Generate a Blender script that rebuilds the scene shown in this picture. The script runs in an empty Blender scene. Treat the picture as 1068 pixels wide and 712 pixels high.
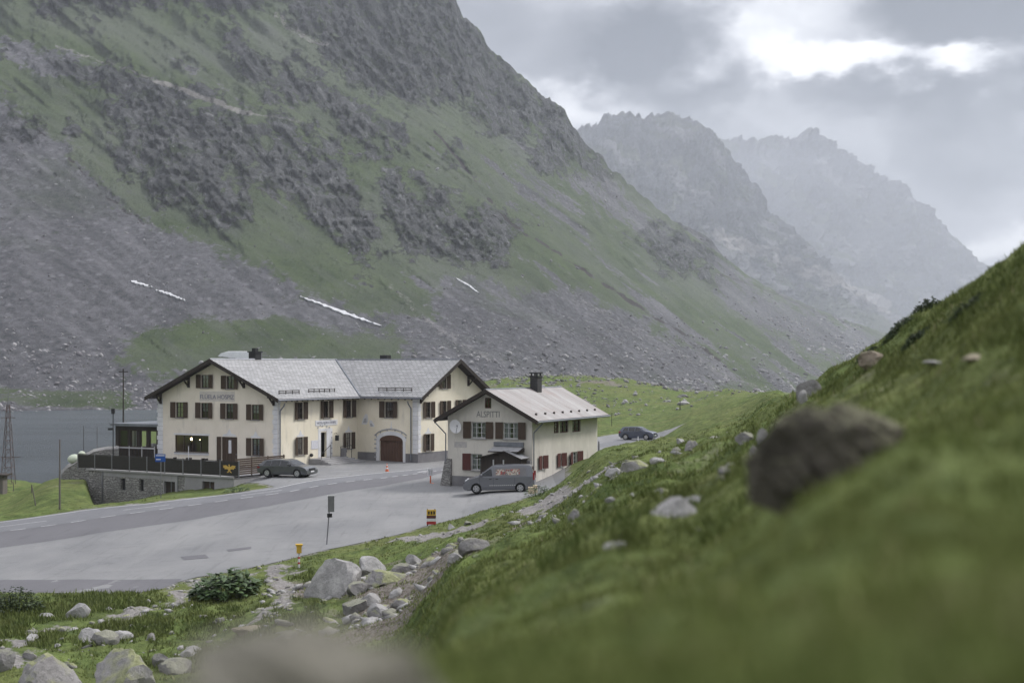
import bpy, bmesh, math, random
import numpy as np
from mathutils import Vector, Matrix
from mathutils.geometry import tessellate_polygon
sc = bpy.context.scene
COL = sc.collection
R = math.radians
# ------------------------------------------------------------------ camera
F, CX, HY, CH = 1483.33, 534.0, 380.0, 9.2      # focal (px of a 1068 px frame), centre, eye level, eye height
cam = bpy.data.cameras.new('camera'); camo = bpy.data.objects.new('camera', cam); COL.objects.link(camo)
camo.location = (0, 0, CH); camo.rotation_euler = (R(90), 0, 0)
cam.lens = 50; cam.sensor_width = 36; cam.shift_y = 24/1068; cam.clip_start = .05; cam.clip_end = 40000
cam.dof.use_dof = True; cam.dof.focus_distance = 112; cam.dof.aperture_fstop = 1.15
sc.camera = camo
# ------------------------------------------------------------------ world: sky with an overcast deck
SUN_EL, SUN_AZ = R(46), R(62)                    # azimuth clockwise from +Y
w = bpy.data.worlds.new('World'); sc.world = w; w.use_nodes = True
nt = w.node_tree; nt.nodes.clear(); N = nt.nodes.new; L = nt.links.new
def nd(t, **k):
    n = N(t)
    for a, b in k.items(): setattr(n, a, b)
    return n
def math_(op, a, b=None, clamp=False):
    n = nd('ShaderNodeMath', operation=op, use_clamp=clamp)
    for i, v in enumerate((a, b)):
        if v is None: continue
        if isinstance(v, (int, float)): n.inputs[i].default_value = v
        else: L(v, n.inputs[i])
    return n.outputs[0]
out = nd('ShaderNodeOutputWorld'); bg = nd('ShaderNodeBackground'); L(bg.outputs[0], out.inputs[0])
bg.inputs[1].default_value = .1
sky = nd('ShaderNodeTexSky', sky_type='NISHITA', sun_disc=False, sun_elevation=SUN_EL, sun_rotation=SUN_AZ)
tc = nd('ShaderNodeTexCoord')
nz = nd('ShaderNodeTexNoise'); nz.inputs['Scale'].default_value = 9; nz.inputs['Detail'].default_value = 9; nz.inputs['Roughness'].default_value = .58
mp = nd('ShaderNodeMapping'); mp.inputs['Scale'].default_value = (1, 1, 1.7); L(tc.outputs['Generated'], mp.inputs[0]); L(mp.outputs[0], nz.inputs['Vector'])
nb = nd('ShaderNodeTexNoise'); nb.inputs['Scale'].default_value = 3.2; nb.inputs['Detail'].default_value = 4; L(mp.outputs[0], nb.inputs['Vector'])
def sdir(px, py):
    return Vector(((px-CX)/F, 1, (HY-py)/F)).normalized()
# distorted direction, so cloud edges are ragged
vs = nd('ShaderNodeVectorMath', operation='SUBTRACT'); L(nz.outputs['Color'], vs.inputs[0]); vs.inputs[1].default_value = (.5, .5, .5)
vm = nd('ShaderNodeVectorMath', operation='SCALE'); L(vs.outputs[0], vm.inputs[0]); vm.inputs['Scale'].default_value = .17
va = nd('ShaderNodeVectorMath', operation='ADD'); L(tc.outputs['Generated'], va.inputs[0]); L(vm.outputs[0], va.inputs[1])
def blob(px, py, rx, ry, amp, soft=.55):
    """a cloud bank or a gap in the deck centred on a compass direction"""
    c = sdir(px, py)
    s = nd('ShaderNodeVectorMath', operation='SUBTRACT'); L(va.outputs[0], s.inputs[0]); s.inputs[1].default_value = c
    m = nd('ShaderNodeVectorMath', operation='MULTIPLY'); L(s.outputs[0], m.inputs[0]); m.inputs[1].default_value = (F/rx, F/rx, F/ry)
    l = nd('ShaderNodeVectorMath', operation='LENGTH'); L(m.outputs[0], l.inputs[0])
    r = nd('ShaderNodeMapRange', interpolation_type='SMOOTHSTEP'); L(l.outputs['Value'], r.inputs[0])
    r.inputs[1].default_value = 1+soft; r.inputs[2].default_value = 1-soft; r.inputs[3].default_value = 0; r.inputs[4].default_value = amp
    return r.outputs[0]
acc = math_('MULTIPLY', math_('SUBTRACT', nb.outputs[0], .5), .20)
acc = math_('ADD', acc, math_('MULTIPLY', math_('SUBTRACT', nz.outputs[0], .5), .62))
for b in SKY_BLOBS if 'SKY_BLOBS' in globals() else [
        (832, 40, 88, 44, .42, .6), (866, 74, 60, 24, .24, .6), (968, 90, 54, 24, .44, .6), (1020, 250, 110, 26, .34, .6), (590, 118, 70, 40, .20, .8),
        (722, 62, 105, 58, -.30, .5), (990, 12, 130, 46, -.46, .5), (910, 112, 66, 34, -.24, .5), (1050, 132, 80, 36, -.30, .6), (640, 46, 70, 40, -.14, .6),
        (540, 25, 130, 50, -.10, .9), (780, 155, 150, 26, -.04, .8), (1000, 190, 90, 40, -.10, .8)]:
    acc = math_('ADD', acc, blob(*b))
val = math_('ADD', acc, .52)
ramp = nd('ShaderNodeValToRGB'); L(val, ramp.inputs[0])
cr = ramp.color_ramp; cr.elements[0].position = .2; cr.elements[0].color = (.035, .035, .038, 1)
cr.elements[1].position = 1.0; cr.elements[1].color = (.98, .98, .98, 1)
for p, c in ((.42, (.165, .166, .176)), (.57, (.36, .362, .38)), (.75, (.70, .70, .71))):
    e = cr.elements.new(p); e.color = c+(1,)
sx = nd('ShaderNodeSeparateXYZ'); L(tc.outputs['Generated'], sx.inputs[0])
# deck brightened overhead, out of view, to light the land; duller low down
up = nd('ShaderNodeMapRange'); L(sx.outputs[2], up.inputs[0]); up.inputs[1].default_value = .3; up.inputs[2].default_value = .95; up.inputs[3].default_value = .66; up.inputs[4].default_value = 2.1
cl = nd('ShaderNodeVectorMath', operation='SCALE'); L(ramp.outputs[0], cl.inputs[0]); L(math_('MULTIPLY', up.outputs[0], 11.5), cl.inputs['Scale'])
mx = nd('ShaderNodeMix', data_type='RGBA'); mx.inputs[0].default_value = .92; L(sky.outputs[0], mx.inputs[6]); L(cl.outputs[0], mx.inputs[7])
L(mx.outputs[2], bg.inputs[0])
sun = bpy.data.lights.new('sun', 'SUN'); suno = bpy.data.objects.new('sun', sun); COL.objects.link(suno)
sun.energy = 1.5; sun.angle = R(12); sun.color = (1, .97, .93)
sdv = Vector((math.sin(SUN_AZ)*math.cos(SUN_EL), math.cos(SUN_AZ)*math.cos(SUN_EL), math.sin(SUN_EL)))
suno.rotation_euler = sdv.to_track_quat('Z', 'Y').to_euler()
sc.view_settings.view_transform = 'Standard'; sc.view_settings.look = 'None'; sc.view_settings.gamma = 1
sc.view_settings.use_curve_mapping = False; sc.view_settings.exposure = 1.32
sc.cycles.use_denoising = True; sc.cycles.max_bounces = 5; sc.cycles.volume_bounces = 1
sc.cycles.diffuse_bounces = 2; sc.cycles.glossy_bounces = 2; sc.cycles.transparent_max_bounces = 8
# ------------------------------------------------------------------ materials
def mat(name, col, rough=.85, noise=None, bump=0, metal=0, spec=.3, var=None, coord='Object', stretch=(1,1,1)):
    """principled; noise=(scale, detail), var = second colour mixed by that noise"""
    m = bpy.data.materials.new(name); m.use_nodes = True; t = m.node_tree; b = t.nodes['Principled BSDF']
    b.inputs['Base Color'].default_value = (*col, 1); b.inputs['Roughness'].default_value = rough
    b.inputs['Metallic'].default_value = metal; b.inputs['Specular IOR Level'].default_value = spec
    if noise:
        c = t.nodes.new('ShaderNodeTexCoord'); mpn = t.nodes.new('ShaderNodeMapping'); mpn.inputs['Scale'].default_value = stretch
        t.links.new(c.outputs[coord], mpn.inputs[0])
        n = t.nodes.new('ShaderNodeTexNoise'); n.inputs['Scale'].default_value = noise[0]; n.inputs['Detail'].default_value = noise[1]; n.inputs['Roughness'].default_value = .62
        t.links.new(mpn.outputs[0], n.inputs['Vector'])
        r = t.nodes.new('ShaderNodeMapRange'); t.links.new(n.outputs[0], r.inputs[0]); r.inputs[1].default_value = .32; r.inputs[2].default_value = .68
        x = t.nodes.new('ShaderNodeMix'); x.data_type = 'RGBA'; t.links.new(r.outputs[0], x.inputs[0])
        x.inputs[6].default_value = (*(var or tuple(v*.7 for v in col)), 1); x.inputs[7].default_value = (*col, 1)
        t.links.new(x.outputs[2], b.inputs['Base Color'])
        if bump:
            bn = t.nodes.new('ShaderNodeBump'); bn.inputs['Strength'].default_value = bump; bn.inputs['Distance'].default_value = .05
            t.links.new(n.outputs[0], bn.inputs['Height']); t.links.new(bn.outputs[0], b.inputs['Normal'])
    return m
class G:
    """small helper to write node graphs for the richer materials"""
    def __init__(s, name):
        s.m = bpy.data.materials.new(name); s.m.use_nodes = True; s.t = s.m.node_tree; s.b = s.t.nodes['Principled BSDF']
        s.tc = s.t.nodes.new('ShaderNodeTexCoord')
    def n(s, t, **k):
        x = s.t.nodes.new(t)
        for a, b in k.items(): setattr(x, a, b)
        return x
    def l(s, a, b):
        if isinstance(a, (int, float)): b.default_value = a
        elif isinstance(a, tuple): b.default_value = a if len(a) == len(b.default_value) else (*a, 1)
        else: s.t.links.new(a, b)
    def noise(s, scale, detail=6, rough=.6, vec=None, stretch=None, dist=0):
        x = s.n('ShaderNodeTexNoise'); x.inputs['Scale'].default_value = scale; x.inputs['Detail'].default_value = detail; x.inputs['Roughness'].default_value = rough
        x.inputs['Distortion'].default_value = dist
        v = vec or s.tc.outputs['Object']
        if stretch:
            mpn = s.n('ShaderNodeMapping'); mpn.inputs['Scale'].default_value = stretch; s.l(v, mpn.inputs[0]); v = mpn.outputs[0]
        s.l(v, x.inputs['Vector']); return x.outputs[0]
    def voro(s, scale, feature='F1', out='Distance', stretch=None, rnd=1):
        x = s.n('ShaderNodeTexVoronoi', feature=feature); x.inputs['Scale'].default_value = scale; x.inputs['Randomness'].default_value = rnd
        v = s.tc.outputs['Object']
        if stretch:
            mpn = s.n('ShaderNodeMapping'); mpn.inputs['Scale'].default_value = stretch; s.l(v, mpn.inputs[0]); v = mpn.outputs[0]
        s.l(v, x.inputs['Vector']); return x.outputs[out]
    def attr(s, name): return s.n('ShaderNodeAttribute', attribute_name=name).outputs['Fac']
    def rng(s, v, a, b, c=0, d=1):
        x = s.n('ShaderNodeMapRange'); s.l(v, x.inputs[0])
        for i, q in enumerate((a, b, c, d)): x.inputs[i+1].default_value = q
        return x.outputs[0]
    def mix(s, f, a, b, bt='MIX'):
        x = s.n('ShaderNodeMix', data_type='RGBA', blend_type=bt); s.l(f, x.inputs[0]); s.l(a, x.inputs[6]); s.l(b, x.inputs[7]); return x.outputs[2]
    def ma(s, op, a, b=0, clamp=False):
        x = s.n('ShaderNodeMath', operation=op, use_clamp=clamp); s.l(a, x.inputs[0]); s.l(b, x.inputs[1]); return x.outputs[0]
    def bump(s, h, st, dist=.1, normal=None):
        x = s.n('ShaderNodeBump'); x.inputs['Strength'].default_value = st; x.inputs['Distance'].default_value = dist; s.l(h, x.inputs['Height'])
        if normal: s.l(normal, x.inputs['Normal'])
        return x.outputs[0]
    def done(s, col, rough=.9, normal=None, spec=.2):
        s.l(col, s.b.inputs['Base Color']); s.l(rough, s.b.inputs['Roughness']); s.b.inputs['Specular IOR Level'].default_value = spec
        if normal: s.l(normal, s.b.inputs['Normal'])
        return s.m
# ------------------------------------------------------------------ numpy noise
def _hash(ix, iy, seed):
    h = (ix.astype(np.int64)*374761393 + iy.astype(np.int64)*668265263 + seed*1442695041) & 0xffffffff
    h = ((h ^ (h >> 13))*1274126177) & 0xffffffff
    return ((h ^ (h >> 16)) & 0xffffff)/float(0xffffff)
def perlin(x, y, seed=0):
    x = np.asarray(x, float); y = np.asarray(y, float)
    ix = np.floor(x); iy = np.floor(y); fx = x-ix; fy = y-iy
    u = fx*fx*fx*(fx*(fx*6-15)+10); v = fy*fy*fy*(fy*(fy*6-15)+10)
    def g(dx, dy):
        a = _hash(ix+dx, iy+dy, seed)*2*np.pi
        return np.cos(a)*(fx-dx)+np.sin(a)*(fy-dy)
    return ((g(0,0)*(1-u)+g(1,0)*u)*(1-v)+(g(0,1)*(1-u)+g(1,1)*u)*v)*1.5
def fbm(x, y, o=4, seed=0, gain=.5, ridged=False):
    t = 0; a = 1; s = 0
    for i in range(o):
        p = perlin(x*2**i+i*17.3, y*2**i-i*9.1, seed+i)
        if ridged: p = 1-2*np.abs(p)
        t = t+p*a; s += a; a *= gain
    return t/s
def sstep(a, b, x): t = np.clip((x-a)/(b-a), 0, 1); return t*t*(3-2*t)
# ------------------------------------------------------------------ near terrain: heights by compass direction and distance
# for each picture direction: (distance ahead, picture row) or (distance ahead, 'z', height)
Zq = 'z'
COLS = {
 -2600: [(1,Zq,8.4),(5,Zq,6.5),(30,Zq,1),(60,Zq,-1.5),(150,Zq,-6),(300,Zq,-10),(2000,Zq,-12)],
 -700: [(1,Zq,8.5),(3,Zq,8.0),(8,Zq,6),(30,Zq,1),(60,Zq,-1),(100,Zq,-2.5),(150,Zq,-5),(190,Zq,-6.5),(300,Zq,-10),(430,Zq,-10),(2000,Zq,-14)],
 -150: [(1,Zq,8.55),(3,Zq,8.2),(8,Zq,5.8),(20,Zq,2.3),(35,Zq,.4),(44,Zq,-.2),(57,Zq,-.9),(70,Zq,-1.6),(98,Zq,-2.5),(104,Zq,-2.9),(140,Zq,-4.6),(188,Zq,-6.0),(205,Zq,-7),(300,Zq,-11),(440,Zq,-11),(2000,Zq,-14)],
 0: [(1,Zq,8.6),(3,Zq,8.35),(8,Zq,6),(20,Zq,2.5),(33,Zq,.6),(42,712),(57,642),(69.8,603),(101.9,543),(106,541),(140,521),(186,499),(200,Zq,-7),(300,Zq,-11),(440,Zq,-11),(2000,Zq,-14)],
 62: [(1,Zq,8.6),(3,Zq,8.35),(8,Zq,6),(20,Zq,2.5),(33,Zq,.7),(42,712),(57,641),(69.4,603),(104,535),(108,531),(116,518),(124,503),(130,498),(138,Zq,-2.0),(175,Zq,-6.0),(200,Zq,-7),(300,Zq,-11),(440,Zq,-11),(2000,Zq,-14)],
 88: [(1,Zq,8.6),(2.6,745),(6,Zq,6.5),(20,Zq,2.4),(33,Zq,.8),(42,712),(57,640),(69,603),(105,531),(109,528),(117,517),(124,503),(130,498),(138,Zq,-2.0),(175,Zq,-6.0),(200,Zq,-7),(300,Zq,-11),(440,Zq,-11),(2000,Zq,-14)],
 100: [(1,Zq,8.6),(2.4,740),(6,Zq,6.6),(20,Zq,2.4),(33,Zq,.8),(42,712),(57,640),(69,603),(106,528),(112,525),(124,Zq,-3.2),(140,Zq,-4.2),(175,Zq,-6.0),(200,Zq,-7),(300,Zq,-11),(440,Zq,-11),(2000,Zq,-14)],
 180: [(1,Zq,8.62),(1.9,705),(5,Zq,6.6),(20,Zq,2.5),(33,Zq,1.0),(42,705),(55,645),(68.5,600),(107,519),(111,517),(118,515),(124,Zq,-1.6),(150,Zq,-3),(180,Zq,-6),(300,Zq,-10),(440,Zq,-10),(2000,Zq,-14)],
 230: [(1,Zq,8.64),(2.1,672),(5,Zq,6.8),(20,Zq,2.7),(42,700),(55,638),(68.5,597),(108,513.5),(113,513),(116.5,512),(119,508),(125,Zq,0),(150,Zq,-1),(200,Zq,-5),(300,Zq,-8),(440,Zq,-9),(2000,Zq,-14)],
 290: [(1,Zq,8.68),(2.4,652),(5,Zq,7),(15,Zq,4),(30,Zq,1.8),(45,655),(62,608),(72,583),(108.9,508),(115,498.5),(127,Zq,0),(150,Zq,0),(220,Zq,-3),(300,Zq,-6),(480,Zq,-8),(2000,Zq,-14)],
 350: [(1,Zq,8.7),(2.7,654),(5,Zq,7.4),(15,Zq,4.6),(30,Zq,2.6),(48,635),(64,600),(76,568),(110,502),(118,496),(130,Zq,0),(160,Zq,0),(300,Zq,-4),(500,Zq,-6),(2000,Zq,-14)],
 410: [(1,Zq,8.72),(3.2,658),(6,Zq,7.7),(15,Zq,5.4),(30,Zq,3.2),(45,632),(60,598),(78,557),(112,499),(125,Zq,-.1),(136,Zq,-.05),(160,Zq,0),(300,Zq,-2),(520,Zq,-5),(2000,Zq,-14)],
 480: [(1,Zq,8.74),(1.7,712),(4,652),(10,620),(22,600),(40,583),(58,565),(86,538),(96,518.5),(104,508),(120,493),(136,482),(160,Zq,-.1),(300,Zq,-1),(400,Zq,2.5),(440,Zq,3),(600,Zq,-3),(2000,Zq,-15)],
 520: [(1,Zq,8.75),(1.65,712),(3.8,650),(9.5,610),(21,585),(40,564),(60,549),(78,536),(88.3,527),(96,513.6),(104,Zq,.42),(118,Zq,.2),(136,Zq,0),(175,Zq,0),(300,Zq,-.8),(360,Zq,2),(400,Zq,5),(440,Zq,4),(600,Zq,-3),(2000,Zq,-15)],
 560: [(1,Zq,8.76),(1.6,712),(3.5,650),(9,600),(20,570),(40,547),(62,533),(80,523),(90,518),(96,513.2),(104,Zq,.62),(115,Zq,.8),(135,Zq,.2),(175,Zq,0),(300,Zq,-.5),(360,Zq,3),(420,Zq,6.5),(470,Zq,4),(600,Zq,-3),(2000,Zq,-15)],
 640: [(1,Zq,8.76),(1.5,712),(5,600),(13,540),(25,510),(45,489),(70,475),(88,469),(105,470),(120,Zq,1.6),(140,Zq,0.1),(175,Zq,0),(300,Zq,0),(360,Zq,2.5),(400,Zq,6),(450,Zq,4),(600,Zq,-2),(1000,Zq,-10),(2000,Zq,-16)],
 680: [(1,Zq,8.76),(1.45,712),(4,605),(9,548),(19,508),(35,482),(55,468),(75,463),(100,465),(130,Zq,1.2),(160,Zq,.1),(190,Zq,0),(300,Zq,.4),(380,Zq,3),(420,Zq,3.5),(600,Zq,-2),(1000,Zq,-10),(2000,Zq,-20)],
 720: [(1,Zq,8.76),(1.4,712),(3,622),(6,564),(14,516),(28,482),(45,463),(60,458),(85,460),(150,448),(220,431),(300,419),(400,410),(600,Zq,-2),(1000,Zq,-9.5),(2000,Zq,-24)],
 770: [(1,Zq,8.77),(1.35,712),(2.9,610),(5.7,540),(12,492),(24,464),(38,450),(60,447),(90,444),(140,430),(220,416),(320,408),(450,Zq,-.3),(1000,Zq,-10),(2000,Zq,-26)],
 810: [(1,Zq,8.78),(1.3,712),(2.8,596),(5.4,515),(11,468),(20,441),(32,428),(50,424),(80,419),(130,411),(200,408.5),(300,Zq,2),(500,Zq,-.6),(1000,Zq,-10.5),(2000,Zq,-27)],
 840: [(1,Zq,8.79),(1.28,712),(2.5,600),(4.0,520),(5.2,488),(7,476),(11,456),(20,424),(34,410),(55,411),(90,Zq,6),(200,Zq,2.5),(300,Zq,1),(1000,Zq,-12),(2000,Zq,-30)],
 880: [(1,Zq,8.8),(1.25,712),(2.3,600),(3.7,512),(4.9,468),(6.5,458),(11,438),(22,402),(38,383),(60,387),(120,Zq,6.5),(200,Zq,2),(300,Zq,0),(1000,Zq,-12),(2000,Zq,-30)],
 960: [(1,Zq,8.82),(1.2,712),(2.0,600),(3.3,505),(4.6,432),(6.2,424),(9.5,412),(17,362),(26,322),(45,Zq,9.9),(100,Zq,7),(300,Zq,1),(1000,Zq,-10),(2000,Zq,-30)],
 1068: [(1,Zq,8.84),(1.15,712),(1.9,600),(3.3,500),(6.5,400),(12,315),(18.5,247),(30,Zq,10.9),(60,Zq,10),(150,Zq,6),(300,Zq,2),(1000,Zq,-5),(2000,Zq,-20)],
 1250: [(1,Zq,8.9),(2.8,500),(8,300),(18,125),(30,Zq,13.5),(60,Zq,14),(150,Zq,12),(300,Zq,8),(2000,Zq,0)],
 1900: [(1,Zq,9.1),(3,Zq,9.7),(8,Zq,11),(18,Zq,14),(60,Zq,22),(150,Zq,30),(300,Zq,40),(2000,Zq,60)],
 5000: [(1,Zq,9.3),(3,Zq,10.2),(8,Zq,12.5),(18,Zq,17),(60,Zq,34),(150,Zq,60),(300,Zq,90),(2000,Zq,120)]}
LR0, LR1, NR = math.log(.3), math.log(1900), 720
th_dense = np.linspace(math.atan(-.41), math.atan(.41), 760)
thl = np.concatenate([np.linspace(-math.pi, -1.0, 70)[:-1], np.linspace(-1.0, math.atan(-.41), 90)[:-1], th_dense,
                      np.linspace(math.atan(.41), 1.0, 90)[1:], np.linspace(1.0, math.pi, 70)[1:]])
lr = np.linspace(LR0, LR1, NR)
ckeys = sorted(COLS); cth = []; cz = []
for k in ckeys:
    a = (k-CX)/F; q = math.sqrt(1+a*a); xs = []; zs = []
    for t in COLS[k]:
        Y = t[0]; z = t[2] if len(t) == 3 else CH-(t[1]-HY)/F*Y
        xs.append(math.log(Y*q)); zs.append(z)
    cth.append(math.atan(a)); cz.append(np.interp(lr, xs, zs))
cth = [-math.pi]+cth+[math.pi]
back = np.interp(lr, [0, 2, 4, 7], [8.85, 9.3, 10, 12]); cz = [back]+cz+[back]
cz = np.array(cz); cth = np.array(cth)
def catmull(xq, xk, yk):
    """smooth monotone-ish interpolation across columns"""
    i = np.clip(np.searchsorted(xk, xq)-1, 0, len(xk)-2)
    h = xk[i+1]-xk[i]; t = ((xq-xk[i])/h)[:, None]
    d = np.zeros_like(yk); dx = np.diff(xk)[:, None]; s = np.diff(yk, axis=0)/dx
    same = s[:-1]*s[1:] > 0
    d[1:-1] = np.where(same, 2*s[:-1]*s[1:]/np.where(np.abs(s[:-1]+s[1:]) < 1e-9, 1, s[:-1]+s[1:]), 0)
    h = h[:, None]
    return (2*t**3-3*t**2+1)*yk[i]+(t**3-2*t**2+t)*h*d[i]+(-2*t**3+3*t**2)*yk[i+1]+(t**3-t**2)*h*d[i+1]
HG = catmull(thl, cth, cz)                       # [theta, logr]
ker = np.exp(-np.linspace(-2, 2, 11)**2); ker /= ker.sum()
def blur_rows(a, kr):
    n = len(kr)//2; p = np.pad(a, ((0,0),(n,n)), 'edge'); return sum(kr[i]*p[:, i:i+a.shape[1]] for i in range(len(kr)))
HG = blur_rows(HG, ker)
TH, LRG = np.meshgrid(thl, lr, indexing='ij'); RG = np.exp(LRG)
GX = RG*np.sin(TH); GY = RG*np.cos(TH)
def H_raw(x, y, grid):
    x = np.asarray(x, float); y = np.asarray(y, float)
    t = np.arctan2(x, y); l = np.log(np.maximum(np.hypot(x, y), .31))
    i = np.clip(np.searchsorted(thl, t)-1, 0, len(thl)-2); ft = (t-thl[i])/(thl[i+1]-thl[i])
    jf = np.clip((l-LR0)/(LR1-LR0)*(NR-1), 0, NR-1.001); j = jf.astype(int); fj = jf-j
    return (grid[i, j]*(1-ft)+grid[i+1, j]*ft)*(1-fj)+(grid[i, j+1]*(1-ft)+grid[i+1, j+1]*ft)*fj
def on_ground(px, py, ymin=30, ymax=900, grid=None):
    """where the sight line through a picture point first meets the ground beyond ymin"""
    ys = np.exp(np.linspace(math.log(ymin), math.log(ymax), 3000)); xs = (px-CX)/F*ys
    d = CH-(py-HY)/F*ys-H_raw(xs, ys, HG if grid is None else grid)
    k = np.argmax(d < 0) if (d < 0).any() else len(ys)-1
    return float(xs[k]), float(ys[k])
def inpoly(x, y, poly):
    x = np.asarray(x, float); y = np.asarray(y, float); c = np.zeros(x.shape, bool); n = len(poly)
    for i in range(n):
        x0, y0 = poly[i]; x1, y1 = poly[(i+1) % n]
        if y0 == y1: continue
        c ^= ((y0 > y) != (y1 > y)) & (x < (x1-x0)*(y-y0)/(y1-y0)+x0)
    return c
def polydist(x, y, pts, closed=False):
    x = np.asarray(x, float); y = np.asarray(y, float); d = np.full(x.shape, 1e9)
    seg = list(zip(pts, pts[1:]+([pts[0]] if closed else []))) if closed else list(zip(pts[:-1], pts[1:]))
    for (x0, y0), (x1, y1) in seg:
        vx, vy = x1-x0, y1-y0; t = np.clip(((x-x0)*vx+(y-y0)*vy)/max(vx*vx+vy*vy, 1e-9), 0, 1)
        d = np.minimum(d, np.hypot(x-x0-t*vx, y-y0-t*vy))
    return d
def sdpoly(x, y, poly):
    d = polydist(x, y, poly, True); return np.where(inpoly(x, y, poly), d, -d)
# paved area in plan
lot_edge = [on_ground(*p, ymin=50) for p in ((-150,617),(0,617),(60,618),(130,619),(168,614),(188,606),(205,601.5),(235,597),(275,589),(340,573),(420,556),(480,540),(530,525),(558,516))]
LOT = lot_edge + [(3.6, 97.5), (4.2, 112), (9, 128), (13.5, 150), (17.5, 172), (22, 182), (20.5, 189), (14, 189),
                  (5, 165), (-2, 148), (-14, 145), (-26, 134), (-24, 121.5), (-20.5, 114.2), (-18.3, 109.4)] + [on_ground(*p, ymin=85) for p in ((232,515.5),(150,525),(90,531),(0,543.5),(-150,562))]
TERR = [(-23.1,117.3),(-37.0,126.0),(-36.5,132.5),(-33,136),(-22,129.5),(-20.9,126.5)]
HG = HG-(HG+3.6).clip(0)*sstep(.1, .9, sdpoly(GX, GY, TERR))
dpave = sdpoly(GX, GY, LOT)
mound_off = sstep(-.2, -3, dpave)
# footprints of the buildings, where the ground stays smooth
yard = [(-48,128),(-38,140),(-20,160),(0,150),(8,125),(12,118),(6,98),(-24,108),(-40,121)]
mound_off *= sstep(0, 8, -sdpoly(GX, GY, yard))*.92+.08
amp = np.clip(RG/9, .03, 1)*mound_off
rough = fbm(GX/3.2, GY/3.2, 5, 3, .55)*.42 + fbm(GX/11, GY/11, 3, 9)*.7*sstep(20, 60, RG) + fbm(GX/.9, GY/.9, 2, 33)*.13*np.clip(RG/12, 0, 1) + fbm(GX/1.7, GY/1.7, 3, 36)*.22*np.clip(RG/14, 0, 1)*sstep(90, 40, RG)
rough += fbm(GX/40, GY/40, 5, 14)*2.2*sstep(210, 330, RG)*sstep(-35, 15, GX)
rough = rough-.12*sstep(40, 20, RG)
lakeside = sstep(170, 190, GY)*sstep(-25, -45, GX)
HN = HG + rough*amp*(1-.8*lakeside) - .07*sstep(-.2, .5, dpave)
def H(x, y): return float(H_raw(x, y, HN))
def Hs(x, y): return float(H_raw(x, y, HG))
def ground_pt(px, py, ymin=30, ymax=900):
    x, y = on_ground(px, py, ymin, ymax, HN); return Vector((x, y, H(x, y)))
# ------------------------------------------------------------------ mesh helpers
def tagk(o, kind): o['kind'] = kind; return o
def grid_mesh(name, X, Y, Z, mats, attrs=None, smooth=True):
    n, m = X.shape; co = np.stack([X, Y, Z], -1).reshape(-1, 3).astype(np.float32)
    idx = np.arange(n*m).reshape(n, m); q = np.stack([idx[:-1, :-1], idx[1:, :-1], idx[1:, 1:], idx[:-1, 1:]], -1).reshape(-1, 4)
    me = bpy.data.meshes.new(name); me.vertices.add(len(co)); me.vertices.foreach_set('co', co.ravel())
    me.loops.add(q.size); me.loops.foreach_set('vertex_index', q.ravel().astype(np.int32))
    me.polygons.add(len(q)); me.polygons.foreach_set('loop_start', np.arange(0, q.size, 4, dtype=np.int32))
    me.polygons.foreach_set('use_smooth', np.full(len(q), smooth))
    for k, a in (attrs or {}).items():
        at = me.attributes.new(k, 'FLOAT', 'POINT'); at.data.foreach_set('value', np.asarray(a, np.float32).ravel())
    me.update(); me.validate()
    for mm in mats: me.materials.append(mm)
    o = bpy.data.objects.new(name, me); COL.objects.link(o); return o
def tri_mesh(name, co, faces, mats, parent=None, attrs=None, mi=None, smooth=False, nside=3):
    co = np.asarray(co, np.float32); faces = np.asarray(faces, np.int32)
    me = bpy.data.meshes.new(name); me.vertices.add(len(co)); me.vertices.foreach_set('co', co.ravel())
    me.loops.add(faces.size); me.loops.foreach_set('vertex_index', faces.ravel())
    me.polygons.add(len(faces)); me.polygons.foreach_set('loop_start', np.arange(0, faces.size, nside, dtype=np.int32))
    if smooth: me.polygons.foreach_set('use_smooth', np.full(len(faces), True))
    if mi is not None: me.polygons.foreach_set('material_index', np.asarray(mi, np.int32))
    for k, a in (attrs or {}).items():
        at = me.attributes.new(k, 'FLOAT', 'POINT'); at.data.foreach_set('value', np.asarray(a, np.float32).ravel())
    me.update(); me.validate()
    for mm in mats: me.materials.append(mm)
    o = bpy.data.objects.new(name, me); COL.objects.link(o); o.parent = parent; return o
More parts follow.
